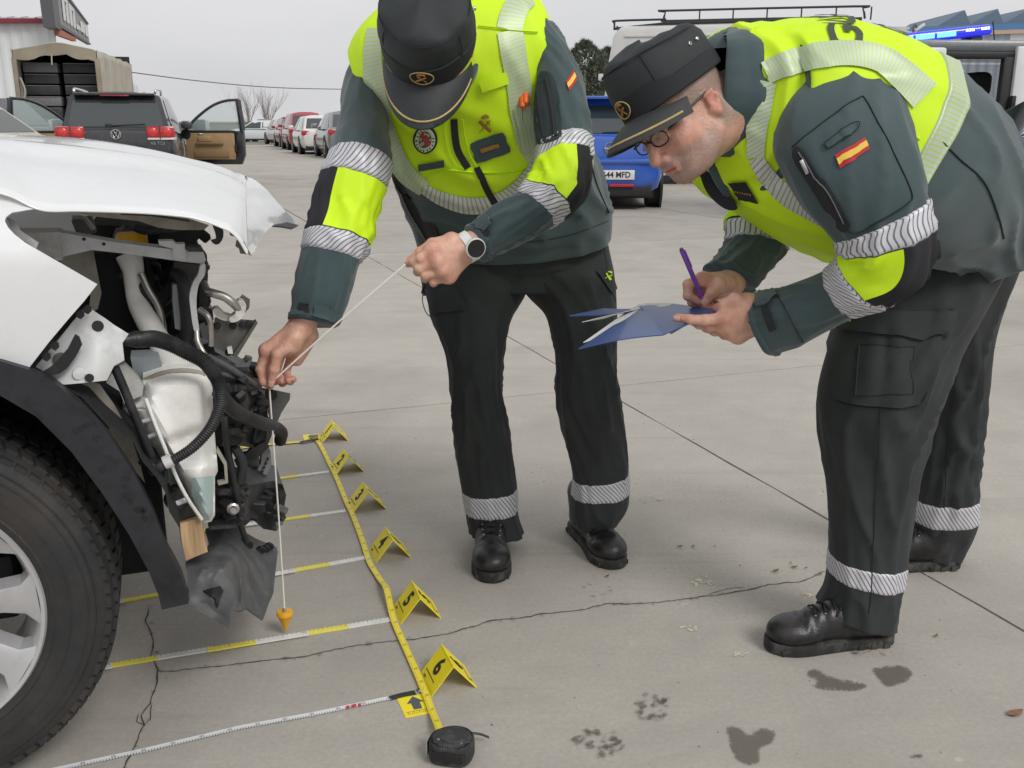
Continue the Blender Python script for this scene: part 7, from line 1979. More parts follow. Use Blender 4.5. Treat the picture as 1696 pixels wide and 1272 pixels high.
    bx('front_grille', M_TRIM, hl - 0.14, hl - 0.01, -hw * 0.45, hw * 0.45, clear + 0.14, clear + 0.32, 0.02)
    bx('underbody', M_TRIM, -hl + 0.3, hl - 0.3, -hw * 0.86, hw * 0.86, clear - 0.06, clear + 0.08, 0.02)
    for sx in (-1, 1):
        for s in (-1, 1):
            Mw = M @ Matrix.Translation((sx * wb / 2, s * (hw - 0.015), wheelR)) @ Matrix.Rotation(R(-90 * s), 4, 'X')
            lathe('arch', M_TRIM, [(0, 0.013), (wheelR + 0.065, 0.013), (wheelR + 0.07, -0.02)], o, Mw, 28)
            w_ = lathe('wheel', M_BGTYRE, [(wheelR * 0.62, 0.022), (wheelR * 0.9, 0.026), (wheelR * 0.985, 0.01), (wheelR, -0.03), (wheelR, -0.17), (wheelR * 0.9, -0.2), (0.05, -0.2)], o, Mw, 28)
            lathe('rim', M_RIM, [(0, 0.014), (0.05, 0.016), (wheelR * 0.3, 0.004), (wheelR * 0.55, 0.012), (wheelR * 0.64, 0.022)], w_, Mw, 10)
    return o, M, body, cabin
def gp(px, Y): return Vector(((px - 848) / FPX * (Y * CP + CAM_H * SP), Y, 0))
M_NAVY = paint('near_black_paint', (0.018, 0.019, 0.024)); M_GREYC = paint('grey_paint', (0.20, 0.205, 0.22)); M_WHC = paint('car_white', (0.70, 0.69, 0.66)); M_REDC = paint('car_red', (0.34, 0.016, 0.03)); M_BLUEC = paint('car_blue', (0.025, 0.11, 0.50)); M_BEIGEC = paint('car_beige', (0.52, 0.47, 0.36)); M_DKB = paint('dark_blue_grey', (0.035, 0.045, 0.06)); M_WHG = paint('cool_white', (0.66, 0.70, 0.72)); M_RED2 = paint('pinkish_red', (0.36, 0.035, 0.06))
GROW = None
car('parked_car', 'grey crossover parked at the end of the row, boomerang rear lamp', M_GREYC, gp(588, 33.4) + Vector((-.66, 2.05, 0)), R(108), 4.36, 1.80, 1.56, 0.98, (0.3, -1.1), 1.0, -1.9, 0.58, 0.35, 2.64, group='cars parked in the row')
car('parked_car', 'white hatchback parked between the grey crossover and a red car', M_WHC, gp(539, 38.2) + Vector((-.66, 2.05, 0)), R(108), 4.26, 1.80, 1.46, 0.92, group='cars parked in the row')
car('parked_car', 'dark red people carrier parked next to the white hatchback', M_RED2, gp(512, 45) + Vector((-.66, 2.0, 0)), R(108), 4.2, 1.76, 1.66, 0.98, (0.6, -1.5), 1.25, -1.9, 0.62, group='cars parked in the row')
rc = car('parked_car', 'bright red car with raised tailgate at the far end of the row', M_REDC, gp(494, 51) + Vector((-.66, 2.0, 0)), R(109), 4.0, 1.74, 1.52, 0.92, group='cars parked in the row')
box('tailgate', M_REDC, (-2.55, -0.75, 1.42), (-1.45, 0.75, 1.50), rc[0], rc[1] @ Matrix.Translation((0, 0, 0)), 0.03)
car('parked_car', 'white coupe parked side-on in front of a dark car', M_WHG, gp(428, 66), R(178), 4.5, 1.8, 1.40, 0.88, (0.1, -1.2), 0.95, -2.0)
car('parked_car', 'dark car parked behind the white coupe, only its roof showing', M_DKB, gp(445, 71), R(176), 4.7, 1.85, 1.52, 0.95, (0.5, -1.6), 1.3, -2.1)
wh = car('parked_car', 'small white hatchback with open tailgate next to the bright red car', M_WHC, gp(472, 60), R(116), 4.0, 1.74, 1.50, 0.92)
box('tailgate', M_WHC, (-2.5, -0.7, 1.40), (-1.5, 0.7, 1.48), wh[0], wh[1], 0.03)
# cars at far left, behind the crashed one
car('parked_car', 'dark blue-grey estate car standing in front of the open truck', M_DKB, gp(-92, 21.5), R(174), 4.7, 1.82, 1.62, 1.02, (0.3, -1.7), 1.0, -2.2, 0.62, 0.33, 2.75)
car('parked_car', 'pale beige hatchback half hidden behind the crashed car\'s hood', M_BEIGEC, gp(-126, 17.2), R(172), 4.1, 1.74, 1.46, 0.92, (0.3, -1.2), 1.05, -1.9, 0.60)

# ---------------- dark SUV with both front doors open
TY = 16.0
tl = gp(203, TY) + Vector((-0.70, 2.27, 0))
suv, TM, tb, tc_ = car('dark_suv', 'black SUV seen from behind with both front doors standing open', M_NAVY, tl, R(107), 4.75, 1.93, 1.60, 1.00, (0.35, -1.82), 1.05, -2.2, 0.66, 0.37, 2.85, 0.24)
for nm in list(tb.children):
    if nm.name.startswith(('tail_lamp', 'number_plate')): bpy.data.objects.remove(nm)
def tbx(nm, mm, x0, x1, y0, y1, z0, z1, b=0.02, par=None): return box(nm, mm, (x0, y0, z0), (x1, y1, z1), par or tb, TM, b, 2)
for s in (-1, 1):
    y0, y1 = sorted((s * 0.46, s * 0.90))
    tlp = tbx('tail_lamp', M_TAIL, -2.43, -2.20, y0, y1, 0.88, 1.07, 0.035)
    ya, yb = sorted((s * 0.66, s * 0.675)); tbx('lamp_gap', M_NAVY, -2.435, -2.3, ya, yb, 0.87, 1.08, 0.0, tlp)
    ya, yb = sorted((s * 0.47, s * 0.90)); tbx('lamp_base', M_LAMPC, -2.425, -2.25, ya, yb, 0.855, 0.89, 0.01, tlp)
    for zc in (0.975,):
        for yc in (0.56, 0.78):
            lathe('lamp_ring', mat('lamp_bright_red', (0.6, 0.03, 0.03), 0.2, coat=0.8), [(0, 0.01), (0.055, 0.006), (0.065, 0.0)], tlp, TM @ Matrix.Translation((-2.432, s * yc, zc)) @ Matrix.Rotation(R(-90), 4, 'Y'), 20)
    rl = tube('roof_rail', M_CHROME, [TM @ Vector((-1.75, s * 0.62, 1.60)), TM @ Vector((-1.62, s * 0.63, 1.66)), TM @ Vector((-0.6, s * 0.66, 1.68)), TM @ Vector((0.3, s * 0.63, 1.66)), TM @ Vector((0.42, s * 0.62, 1.61))], 0.020, suv, 10, 6)
tbx('spoiler', M_NAVY, -1.98, -1.70, -0.62, 0.62, 1.555, 1.60, 0.015, tc_)
tbx('brake_lamp', M_TAIL, -1.985, -1.96, -0.22, 0.22, 1.545, 1.562, 0.004, tc_)
tube('wiper', M_TRIM, [TM @ Vector((-2.27, 0.10, 1.07)), TM @ Vector((-2.27, -0.10, 1.085)), TM @ Vector((-2.26, -0.45, 1.10))], 0.014, tc_, 6, 4)
tbx('wiper_hub', M_TRIM, -2.30, -2.24, 0.05, 0.16, 1.05, 1.11, 0.01, tc_)
# round badge
BM = TM @ Matrix.Translation((-2.405, 0.0, 0.945)) @ Matrix.Rotation(R(-90), 4, 'Y') @ Matrix.Rotation(R(-90), 4, 'Z')
bd = lathe('badge', M_CHROME, [(0.066, 0.0), (0.068, 0.014), (0.078, 0.014), (0.080, 0.0)], tb, BM, 32)
lathe('badge_disc', M_TRIM, [(0, 0.004), (0.068, 0.004)], bd, BM, 32)
def bstroke(pts): tube('badge_stroke', M_CHROME, [BM @ Vector((x, y, 0.010)) for x, y in pts], 0.0065, bd, 6, 1)
for s in (-1, 1):
    bstroke([(s * 0.030, 0.062), (s * 0.002, 0.006)]); bstroke([(s * 0.060, 0.032), (s * 0.030, -0.056)]); bstroke([(s * 0.030, -0.056), (s * 0.002, -0.006)])
    bstroke([(s * 0.002, 0.006), (0, 0.002)])
text_mesh('model_badge', 'V6 TDI', 0.075, M_CHROME, TM @ Matrix.Translation((-2.405, -0.62, 0.80)) @ Matrix.Rotation(R(90), 4, 'X') @ Matrix.Rotation(R(-90), 4, 'Y'), tb, 0.004)
# head rests seen through the rear window
M_SEAT = mat('seat_dark', (0.02, 0.02, 0.022), 0.8)
# rear plate recess line
tbx('plate_recess', M_TRIM, -2.41, -2.30, -0.30, 0.30, 0.68, 0.82, 0.01)
# front doors
M_TAN = mat('tan_leather', (0.36, 0.24, 0.12), 0.55, var=0.08, scale=6); M_TAND = mat('tan_dark', (0.24, 0.155, 0.075), 0.6)
def open_door(s, ang):
    hin = Vector((1.05, s * 0.955, 0))
    D = TM @ Matrix.Translation((0, 0, -0.08)) @ Matrix.Translation(hin) @ Matrix.Rotation(R(ang) * -s, 4, 'Z')      # local -x runs from hinge to handle
    def db(nm, mm, x0, x1, y0, y1, z0, z1, b=0.02, par=None):
        ya, yb = sorted((s * y0, s * y1)); return box(nm, mm, (x0, ya, z0), (x1, yb, z1), par, D, b, 2)
    skin = prism('door', M_NAVY, [(-0.02, 0.42), (-1.12, 0.42), (-1.20, 0.60), (-1.20, 1.06), (-0.02, 1.06)], 0.10, suv, D @ frame_m(Vector((0, s * 0.02, 0)), Vector((1, 0, 0)), Vector((0, 0, 1)), Vector((0, -1, 0))) , 0.015)
    lin = db('door_lining', M_TAN, -1.06, -0.08, -0.125, -0.085, 0.52, 1.04, 0.02, skin)
    db('arm_rest', M_TAND, -0.85, -0.30, -0.19, -0.12, 0.80, 0.86, 0.02, lin)
    db('pull_handle', M_TAN, -0.62, -0.36, -0.19, -0.12, 0.86, 0.97, 0.02, lin)
    db('door_pocket', M_TAND, -0.95, -0.25, -0.16, -0.12, 0.56, 0.68, 0.02, lin)
    db('top_trim', M_TRIM, -1.08, -0.06, -0.13, -0.085, 1.02, 1.07, 0.012, lin)
    db('switches', M_CHROME, -0.44, -0.34, -0.135, -0.12, 0.985, 1.01, 0.005, lin)
    lathe('speaker', M_TRIM, [(0, 0.02), (0.09, 0.015), (0.1, 0)], lin, D @ Matrix.Translation((-0.10, s * -0.13, 1.0)) @ Matrix.Rotation(R(90) * s, 4, 'X'), 20)
    db('latch', M_TRIM, -1.09, -1.055, -0.13, -0.085, 0.66, 0.80, 0.006, lin)
    db('warning_lamp', mat('orange_reflector', (0.8, 0.18, 0.03), 0.3), -1.075, -1.05, -0.135, -0.12, 0.58, 0.62, 0.003, lin)
    fr = [(-0.04, 1.06), (-0.30, 1.30), (-0.62, 1.52), (-0.90, 1.62), (-1.16, 1.64), (-1.21, 1.06)]
    tube('window_frame', M_NAVY, [D @ Vector((x, s * -0.04, z)) for x, z in fr[:-1]], 0.028, skin, 8, 5, 1.0)
    tube('window_frame', M_NAVY, [D @ Vector((x, s * -0.04, z)) for x, z in fr[-2:]], 0.055, skin, 8, 3, 1.0)
    q = [D @ Vector((x, s * -0.045, z)) for x, z in ((-0.10, 1.07), (-0.32, 1.29), (-0.63, 1.50), (-0.90, 1.60), (-1.15, 1.61), (-1.18, 1.07))]
    obj('window_glass', q, [(0, 1, 2, 3, 4, 5)], mat('door_glass', (0.55, 0.68, 0.66), 0.04, alpha=0.45, var=0.0, spec=0.7), skin, False)
    mr = db('door_mirror', M_NAVY, -0.42, -0.14, 0.06, 0.26, 1.06, 1.28, 0.05, skin)
    db('mirror_glass', M_LAMPC, -0.445, -0.415, 0.075, 0.245, 1.08, 1.26, 0.01, mr)
open_door(-1, 68); open_door(1, 62)

# ---------------- blue hatchback between the two people
bl = gp(985, 12.9 + 2.0)
blue, BMx, bb_, bc_ = car('blue_hatchback', 'blue hatchback with white number plate, parked between the two people', M_BLUEC, bl, R(90 - 4), 4.05, 1.77, 1.44, 0.93, (0.3, -1.45), 1.05, -1.86, 0.60, 0.31, 2.54)
for nm in list(bb_.children):
    if nm.name.startswith('number_plate'): bpy.data.objects.remove(nm)
def bbx(nm, mm, x0, x1, y0, y1, z0, z1, b=0.02, par=None): return box(nm, mm, (x0, y0, z0), (x1, y1, z1), par or bb_, BMx, b, 2)
bp_ = bbx('number_plate', M_PLATE, -2.055, -2.0, -0.48, 0.04, 0.40, 0.52, 0.004)
# the plate sits low on the bumper, right of centre as seen
text_mesh('plate_text', '  644 MFD', 0.105, M_BLK, BMx @ Matrix.Translation((-2.058, -0.22, 0.46)) @ Matrix.Rotation(R(90), 4, 'X') @ Matrix.Rotation(R(-90), 4, 'Y'), bp_, 0.001, 0.002, 0.92)
BB = BMx @ Matrix.Translation((-2.035, -0.16, 0.80)) @ Matrix.Rotation(R(-90), 4, 'Y')
em = lathe('badge', M_CHROME, [(0.062, 0.0), (0.064, 0.014), (0.076, 0.014), (0.078, 0.0)], bb_, BB, 28)
tube('badge_bolt', M_CHROME, [BB @ Vector((-0.0, -0.08, 0.01)), BB @ Vector((0.012, 0.0, 0.01)), BB @ Vector((-0.012, 0.0, 0.01)), BB @ Vector((0.0, 0.08, 0.01))], 0.007, em, 6, 3)
bbx('lower_reflector', M_TAIL, -2.04, -1.98, -0.48, -0.16, 0.305, 0.345, 0.008)
bbx('roof_spoiler', M_BLUEC, -1.72, -1.40, -0.58, 0.58, 1.415, 1.455, 0.015, bc_)
bbx('rear_step', M_BLUEC, -2.06, -1.95, -0.80, 0.80, 0.60, 0.66, 0.02)
tube('wiper', M_TRIM, [BMx @ Vector((-1.93, -0.05, 0.99)), BMx @ Vector((-1.93, -0.35, 1.00))], 0.012, bc_, 6, 3)

# ---------------- tall white van with roof rack
van = thing('white_van', 'tall white panel van with black roof rack behind the stooping person', 'van', gp(1240, 19.5))
VM = Matrix.Translation(gp(1196, 19.6)) @ Matrix.Rotation(R(-10), 4, 'Z')
M_VAN = paint('van_white', (0.66, 0.655, 0.63), 0.4)
vp = [(-2.30, 0.45), (-2.36, 0.60), (-2.34, 1.2), (-2.24, 2.20), (-2.16, 2.72), (-2.02, 2.86), (2.2, 2.90), (2.6, 2.78), (3.1, 1.7), (3.7, 1.35), (3.8, 0.5)]
vb = prism('body', M_VAN, vp, 2.0, van, VM @ frame_m(Vector((0, 1.0, 0)), Vector((1, 0, 0)), Vector((0, 0, 1)), Vector((0, -1, 0))), 0.07)
for (x0, x1, z0, z1) in ((-1.2, -1.185, 0.6, 2.6), (-0.0, 0.015, 0.6, 2.6)): box('panel_seam', M_TRIM, (x0, -1.004, z0), (x1, -0.998, z1), vb, VM, 0.0)
box('side_window', mat('painted_blank', (0.58, 0.58, 0.555), 0.5), (-2.0, -1.006, 1.55), (-1.35, -0.996, 2.25), vb, VM, 0.0)
box('gutter', M_VAN, (-1.95, -1.02, 2.66), (2.2, -0.99, 2.70), vb, VM, 0.005)
for z in (0.9, 1.9): box('hinge', M_VAN, (-2.42, -0.99, z), (-2.26, -0.90, z + 0.12), vb, VM, 0.01)
box('bumper', M_TRIM, (-2.42, -1.0, 0.42), (-2.2, 1.0, 0.66), vb, VM, 0.03)
box('sill', mat('grey_sill', (0.12, 0.125, 0.13), 0.5), (-2.2, -1.012, 0.42), (3.4, -0.97, 0.78), vb, VM, 0.02)
for x in (-1.15, 2.5):
    Mw = VM @ Matrix.Translation((x, -0.99, 0.36)) @ Matrix.Rotation(R(90), 4, 'X')
    w_ = lathe('wheel', M_BGTYRE, [(0.2, 0.03), (0.33, 0.03), (0.36, 0.0), (0.36, -0.2), (0.1, -0.2)], van, Mw, 28); lathe('rim', M_RIM, [(0, 0.02), (0.12, 0.01), (0.21, 0.028)], w_, Mw, 20)
    lathe('arch', M_TRIM, [(0, 0.016), (0.43, 0.016), (0.44, -0.02)], van, Mw, 28)
M_RACK = mat('rack_black', (0.03, 0.03, 0.032), 0.5)
rack = tube('roof_rack', M_RACK, [VM @ Vector(q) for q in ((-2.15, -0.9, 2.93), (-2.12, -0.9, 2.96), (-1.2, -0.9, 2.97))], 0.02, van, 6, 3)
def rk(pts, r=0.02): tube('rack_bar', M_RACK, [VM @ Vector(q) for q in pts], r, rack, 6, 2)
for y in (-0.9, 0.9):
    rk([(-2.15, y, 2.80), (-2.15, y, 2.96)]); rk([(-1.25, y, 2.90), (2.25, y, 2.92)], 0.03); rk([(-1.25, y, 2.92), (-1.22, y, 3.10), (-1.1, y, 3.12), (2.1, y, 3.13), (2.25, y, 3.10), (2.3, y, 2.92)])
    for k in range(6): rk([(-0.6 + 0.6 * k, y, 2.90), (-0.6 + 0.6 * k, y, 3.12)], 0.014)
    rk([(-2.15, y, 2.82), (-1.2, y, 2.90)], 0.025)
for k in range(10): rk([(-2.1 + 0.48 * k, -0.9, 2.86 if k < 2 else 2.90), (-2.1 + 0.48 * k, 0.9, 2.86 if k < 2 else 2.90)], 0.016)

# ---------------- police people carrier with light bar, side door open
pv = thing('police_van', 'white people carrier with lit blue light bar and open sliding door', 'van', gp(1506, 12.2))
QM = Matrix.Translation(gp(1506, 12.1)) @ Matrix.Rotation(R(4), 4, 'Z')
M_PV = paint('police_white', (0.72, 0.73, 0.745)); M_ROOFG = mat('roof_grey', (0.17, 0.185, 0.195), 0.4, coat=0.4)
rf = box('roof', M_ROOFG, (-1.2, -0.92, 1.86), (2.2, 0.92, 1.99), pv, QM, 0.05)
box('lower_body', M_PV, (-1.4, -0.96, 0.28), (2.4, -0.90, 0.80), pv, QM, 0.02)
box('far_side', M_PV, (-1.4, 0.90, 0.28), (2.4, 0.96, 1.05), pv, QM, 0.02)
box('floor', M_TRIM, (-1.4, -0.9, 0.40), (2.4, 0.9, 0.50), pv, QM, 0.01)
box('rear_quarter', M_PV, (-1.42, -0.955, 0.78), (-0.42, -0.90, 1.86), pv, QM, 0.02)
box('sliding_door', M_PV, (-1.35, -1.05, 0.35), (-0.28, -0.99, 1.90), pv, QM, 0.03)
box('rear_side_window', M_GLASS, (-1.2, -1.058, 1.22), (-0.36, -1.046, 1.80), pv, QM, 0.0)
box('door_pillar', M_PV, (0.56, -0.965, 0.5), (0.72, -0.88, 1.92), pv, QM, 0.02)
box('pillar_trim', M_TRIM, (0.44, -0.93, 0.5), (0.56, -0.84, 1.86), pv, QM, 0.02)
box('front_door', M_PV, (0.74, -0.965, 0.35), (1.9, -0.91, 1.12), pv, QM, 0.02)
box('door_frame_top', M_TRIM, (-0.42, -0.93, 1.79), (0.56, -0.86, 1.87), pv, QM, 0.02)
box('front_door_glass', mat('door_glass2', (0.35, 0.45, 0.45), 0.05, alpha=0.6, var=0), (0.84, -0.955, 1.12), (1.9, -0.945, 1.80), pv, QM, 0.0)
box('front_door_frame', M_PV, (0.72, -0.962, 1.12), (0.84, -0.92, 1.90), pv, QM, 0.015)
for (x, y) in ((-1.3, 0.9), (-0.3, 0.9), (0.6, 0.9), (2.2, 0.9)): box('far_pillar', M_TRIM, (x, y - 0.02, 1.0), (x + 0.10, y + 0.04, 1.9), pv, QM, 0.01)
box('far_window', mat('far_glass', (0.45, 0.52, 0.52), 0.05, alpha=0.25, var=0), (-1.2, 0.915, 1.06), (2.2, 0.925, 1.84), pv, QM, 0.0)
box('bulkhead', M_TRIM, (1.95, -0.9, 0.5), (2.0, 0.9, 1.5), pv, QM, 0.01)
box('door_handle', M_TRIM, (0.55, -0.99, 1.25), (0.60, -0.93, 1.40), pv, QM, 0.01)
st = box('seat', M_SEAT, (0.24, -0.55, 0.75), (0.74, -0.05, 1.36), pv, QM @ Matrix.Rotation(R(4), 4, 'Y'), 0.10, 4)
box('head_rest', M_SEAT, (0.36, -0.50, 1.40), (0.60, -0.12, 1.68), st, QM, 0.08, 4)
box('grab_handle', M_PV, (0.95, 0.70, 1.30), (1.09, 0.76, 1.66), pv, QM, 0.02)
box('seat', mat('seat_grey', (0.16, 0.165, 0.165), 0.7), (-0.15, -0.5, 0.7), (0.15, 0.1, 1.45), pv, QM @ Matrix.Rotation(R(-10), 4, 'Y'), 0.08, 4)
for x in (-0.95, 1.55):
    for sy in (-1, 1):
        Mw = QM @ Matrix.Translation((x, sy * 0.93, 0.33)) @ Matrix.Rotation(R(-90 * sy), 4, 'X')
        w_ = lathe('wheel', M_BGTYRE, [(0.2, 0.03), (0.30, 0.03), (0.33, 0.0), (0.33, -0.2), (0.1, -0.2)], pv, Mw, 28); lathe('rim', M_RIM, [(0, 0.02), (0.1, 0.01), (0.205, 0.028)], w_, Mw, 20)
# light bar
M_BLAMP = mat('blue_lamp_dome', (0.02, 0.03, 0.55), 0.15, coat=0.6, emit=(0.02, 0.03, 0.9), emit_s=0.55)
M_BLIT = mat('blue_led', (0.1, 0.25, 0.9), 0.3, emit=(0.10, 0.32, 1.0), emit_s=2.6)
M_BWHT = mat('white_led', (0.8, 0.85, 1.0), 0.3, emit=(0.75, 0.8, 1.0), emit_s=3.0)
LBM = QM @ Matrix.Translation((-0.05, -0.3, 2.05)) @ Matrix.Rotation(R(-6), 4, 'Y')
lb = box('light_bar', M_BLAMP, (-0.95, -0.16, -0.03), (0.60, 0.16, 0.09), pv, LBM, 0.05, 4)
for k in range(4): box('led_row', M_BLIT, (-0.82 + 0.25 * k, -0.172, 0.0), (-0.60 + 0.25 * k, -0.155, 0.055), lb, LBM, 0.004)
for x in (0.30, 0.48): 
    for d in (0, 0.035, 0.07): box('led', M_BWHT, (x + d - 0.03, -0.172, 0.035), (x + d - 0.008, -0.155, 0.062), lb, LBM, 0.003)
for x in (-0.5, 0.35): box('foot', M_TRIM, (x, -0.12, -0.14), (x + 0.14, 0.12, -0.03), lb, LBM, 0.01)
tube('aerial', M_TRIM, [QM @ Vector((0.72, -0.2, 1.98)), QM @ Vector((0.66, -0.2, 2.25))], 0.008, pv, 6, 2)
# black car's bonnet at the right edge
car('parked_car', 'black car beside the police van, only its bonnet and wing in view', M_NAVY, gp(1786, 8.9), R(172), 4.7, 1.85, 1.45, 0.98, (0.2, -1.2), 0.95, -2.0)

# ================================================================== BUILDINGS AND SIGN
def corr(name, material, a, b, z0, z1, parent, pitch=0.25, depth=0.03):
    """profiled sheet wall between two ground points"""
    d = (b - a); L = d.length; d.normalize(); nrm = Vector((d.y, -d.x, 0))
    n = int(L / pitch) * 4; V, F = [], []
    for i in range(n + 1):
        o_ = depth if (i % 4) in (1, 2) else 0
        p = a + d * (L * i / n) + nrm * o_
        V += [Vector((p.x, p.y, z0)), Vector((p.x, p.y, z1))]
    F = [(2 * i, 2 * i + 2, 2 * i + 3, 2 * i + 1) for i in range(n)]
    return obj(name, V, F, material, parent, False)
M_CLADW = mat('pale_cladding', (0.70, 0.73, 0.73), 0.5, var=0.04, scale=0.5); M_ROOFC = mat('roof_sheet', (0.36, 0.37, 0.38), 0.5, var=0.08, scale=0.6); M_REDTRIM = mat('red_trim', (0.24, 0.03, 0.05), 0.5)
hA, hB_ = gp(-420, 46), gp(112, 46)
wh_ = thing('warehouse', 'pale corrugated warehouse with dark red eaves behind the truck', 'building', (hA + hB_) / 2)
corr('wall', M_CLADW, hA, hB_, 0.0, 5.55, wh_, 0.5, 0.05)
corr('wall', M_CLADW, hB_, gp(106, 76), 0, 5.55, wh_, 0.5, 0.05)
def bxw(name, mm, lo, hi, parent, bev=0.0): return box(name, mm, lo, hi, parent, None, bev, 2)
bxw('eaves_trim', M_REDTRIM, (hA.x, 45.6, 5.5), (hB_.x + 0.15, 45.95, 5.68), wh_)
bxw('base_trim', M_REDTRIM, (hA.x, 45.85, 1.85), (hB_.x, 45.97, 1.98), wh_)
bxw('plinth', mat('plinth_tan', (0.42, 0.36, 0.28), 0.9), (hA.x, 45.88, 0.0), (hB_.x, 45.99, 1.85), wh_)
V = [(hA.x, 45.7, 5.68), (hB_.x, 45.7, 5.68), (gp(100, 60).x, 60, 7.2), (hA.x, 60, 7.2)]
obj('roof', V, [(0, 1, 2, 3)], M_ROOFC, wh_, False)
for k in range(24):
    x = hA.x + (hB_.x - hA.x) * k / 24
    tube('roof_rib', M_ROOFC, [Vector((x, 45.7, 5.70)), Vector((x * 60 / 46.3, 60, 7.22))], 0.05, wh_, 5, 1)
M_SIGNF = mat('sign_frame', (0.10, 0.10, 0.11), 0.5); M_SIGNW = mat('sign_letter', (0.70, 0.70, 0.70), 0.5); M_BRICK = mat('sign_base', (0.42, 0.16, 0.11), 0.8)
sg0, sg1 = P(98, 60, 45.3), P(147, 60, 54.0)
sg = thing('rooftop_sign', 'grey roof sign with white letters at the end of the warehouse', 'sign', (sg0.x, sg0.y, 5.5))
zt0 = P(98, 0, 45.3).z + 1.0
def sgp(u, v): 
    p = sg0.lerp(sg1, u); zb_ = lerp(5.2, P(147, 75, 54).z, u); zt_ = lerp(zt0, P(147, 38, 54).z, u); return Vector((p.x, p.y, lerp(zb_, zt_, v)))
sgn = (sg1 - sg0).cross(Vector((0, 0, 1))).normalized()
def sgq(nm, mm, pts, off, th=0.05):
    q = [sgp(u, v) + sgn * off for u, v in pts]; q2 = [p - sgn * th for p in q]; n_ = len(q)
    return fix_normals(obj(nm, q + q2, [tuple(range(n_)), tuple(reversed(range(n_, 2 * n_)))] + [(i, (i + 1) % n_, (i + 1) % n_ + n_, i + n_) for i in range(n_)], mm, sg, False))
sgq('panel', mat('sign_back', (0.30, 0.31, 0.32), 0.6), [(0.03, 0.08), (1, 0.05), (1, 0.97), (0.03, 0.95)], 0.0, 0.15)
sgq('frame_post', M_SIGNF, [(-0.10, 0.0), (0.06, 0.0), (0.04, 1.1), (-0.12, 1.1)], 0.05, 0.5)
sgq('frame_top', M_SIGNF, [(0.0, 0.92), (1.0, 0.93), (1.0, 1.0), (0.0, 1.0)], 0.06, 0.2)
sgq('frame_bottom', M_SIGNF, [(0.0, 0.05), (1.0, 0.02), (1.0, 0.09), (0.0, 0.12)], 0.06, 0.2)
sgq('sign_base', M_BRICK, [(0.02, -0.12), (0.5, -0.10), (0.5, 0.0), (0.02, 0.02)], 0.02, 0.2)
for (u0, u1, v0, v1) in ((0.16, 0.20, 0.25, 0.80), (0.20, 0.28, 0.70, 0.80), (0.26, 0.30, 0.25, 0.80), (0.36, 0.40, 0.25, 0.78), (0.46, 0.49, 0.25, 0.78), (0.40, 0.46, 0.68, 0.78), (0.56, 0.64, 0.28, 0.42), (0.70, 0.80, 0.30, 0.66), (0.86, 0.92, 0.28, 0.72)):
    sgq('letter_stroke', M_SIGNW, [(u0, v0), (u1, v0), (u1, v1), (u0, v1)], 0.10, 0.06)

# ---------------- truck with canvas cover, back open
tk = thing('canvas_truck', 'canvas-covered truck with open back and dark load, in front of the warehouse', 'truck', gp(114, 35))
KM = Matrix.Translation(gp(112, 31.6)) @ Matrix.Rotation(R(90 + 13), 4, 'Z')     # local x forward (away), y left
M_CANV = mat('canvas', (0.26, 0.225, 0.17), 0.9, var=0.2, scale=1.5, bump=0.4, bscale=3); M_CANVP = mat('canvas_pale', (0.44, 0.41, 0.34), 0.9, var=0.15, scale=1.2)
kw, kz0, kz1 = 1.22, 0.95, 3.42
nk, mk = 14, 10
def canv(x, t, rib=0):
    # arched roof section, t 0..1 from left wall bottom over to right wall bottom
    pts = [(kw, kz0), (kw, 3.15), (kw * 0.98, 3.3), (kw * 0.5, 3.44), (0, 3.56), (-kw * 0.5, 3.44), (-kw * 0.98, 3.3), (-kw, 3.15), (-kw, kz0)]
    q = catmull(pts, 33)[int(t * 32)]
    return KM @ Vector((x, q[0] + 0.02 * math.sin(x * 5 + t * 9), q[1] + 0.02 * math.sin(x * 4 + t * 11)))
g = np.array([[list(canv(7.0 * i / 20, k / 32)) for k in range(33)] for i in range(21)])
V, F = grid_mesh(g, False)
cv = fix_normals(obj('canvas_cover', V, F, M_CANVP, tk, True)); cv.modifiers.new('t', 'SOLIDIFY').thickness = 0.03
g = np.array([[list(canv(-0.02 * j, k / 32) + Vector((0, 0, -0.16 * j * (0.9 + 0.25 * abs(math.sin(k * 0.7)))))) for k in range(8, 25)] for j in range(3)])
V, F = grid_mesh(g, False); obj('rolled_flap', V, F, M_CANV, tk, True)
tube('flap_rope', M_CANVP, [KM @ Vector((-0.05, 0.1, 3.2)), KM @ Vector((-0.06, 0.12, 2.9))], 0.02, tk, 6, 2)
for y in (kw - 0.02, -kw + 0.02): box('post', M_CANV, (-0.06, y - 0.07, 0.95), (0.06, y + 0.07, 3.1), tk, KM, 0.01)
box('front_wall', M_DARK, (6.9, -kw, 0.9), (7.0, kw, 3.60), tk, KM)
box('bed', M_TRIM, (0.0, -kw, 0.85), (7.0, kw, 1.0), tk, KM)
box('chassis', M_DARK, (0.3, -0.6, 0.5), (8.5, 0.6, 0.85), tk, KM)
tube('torn_canvas', M_CANVP, [KM @ Vector((-0.05, kw - 0.15, 2.5)), KM @ Vector((-0.1, kw - 0.25, 2.1)), KM @ Vector((-0.05, kw - 0.12, 1.6))], 0.10, tk, 8, 5, 0.3)
M_LOAD = mat('dark_load', (0.03, 0.032, 0.036), 0.6, var=0.4, scale=2); M_LOADG = mat('grey_load', (0.16, 0.165, 0.17), 0.6, var=0.2)
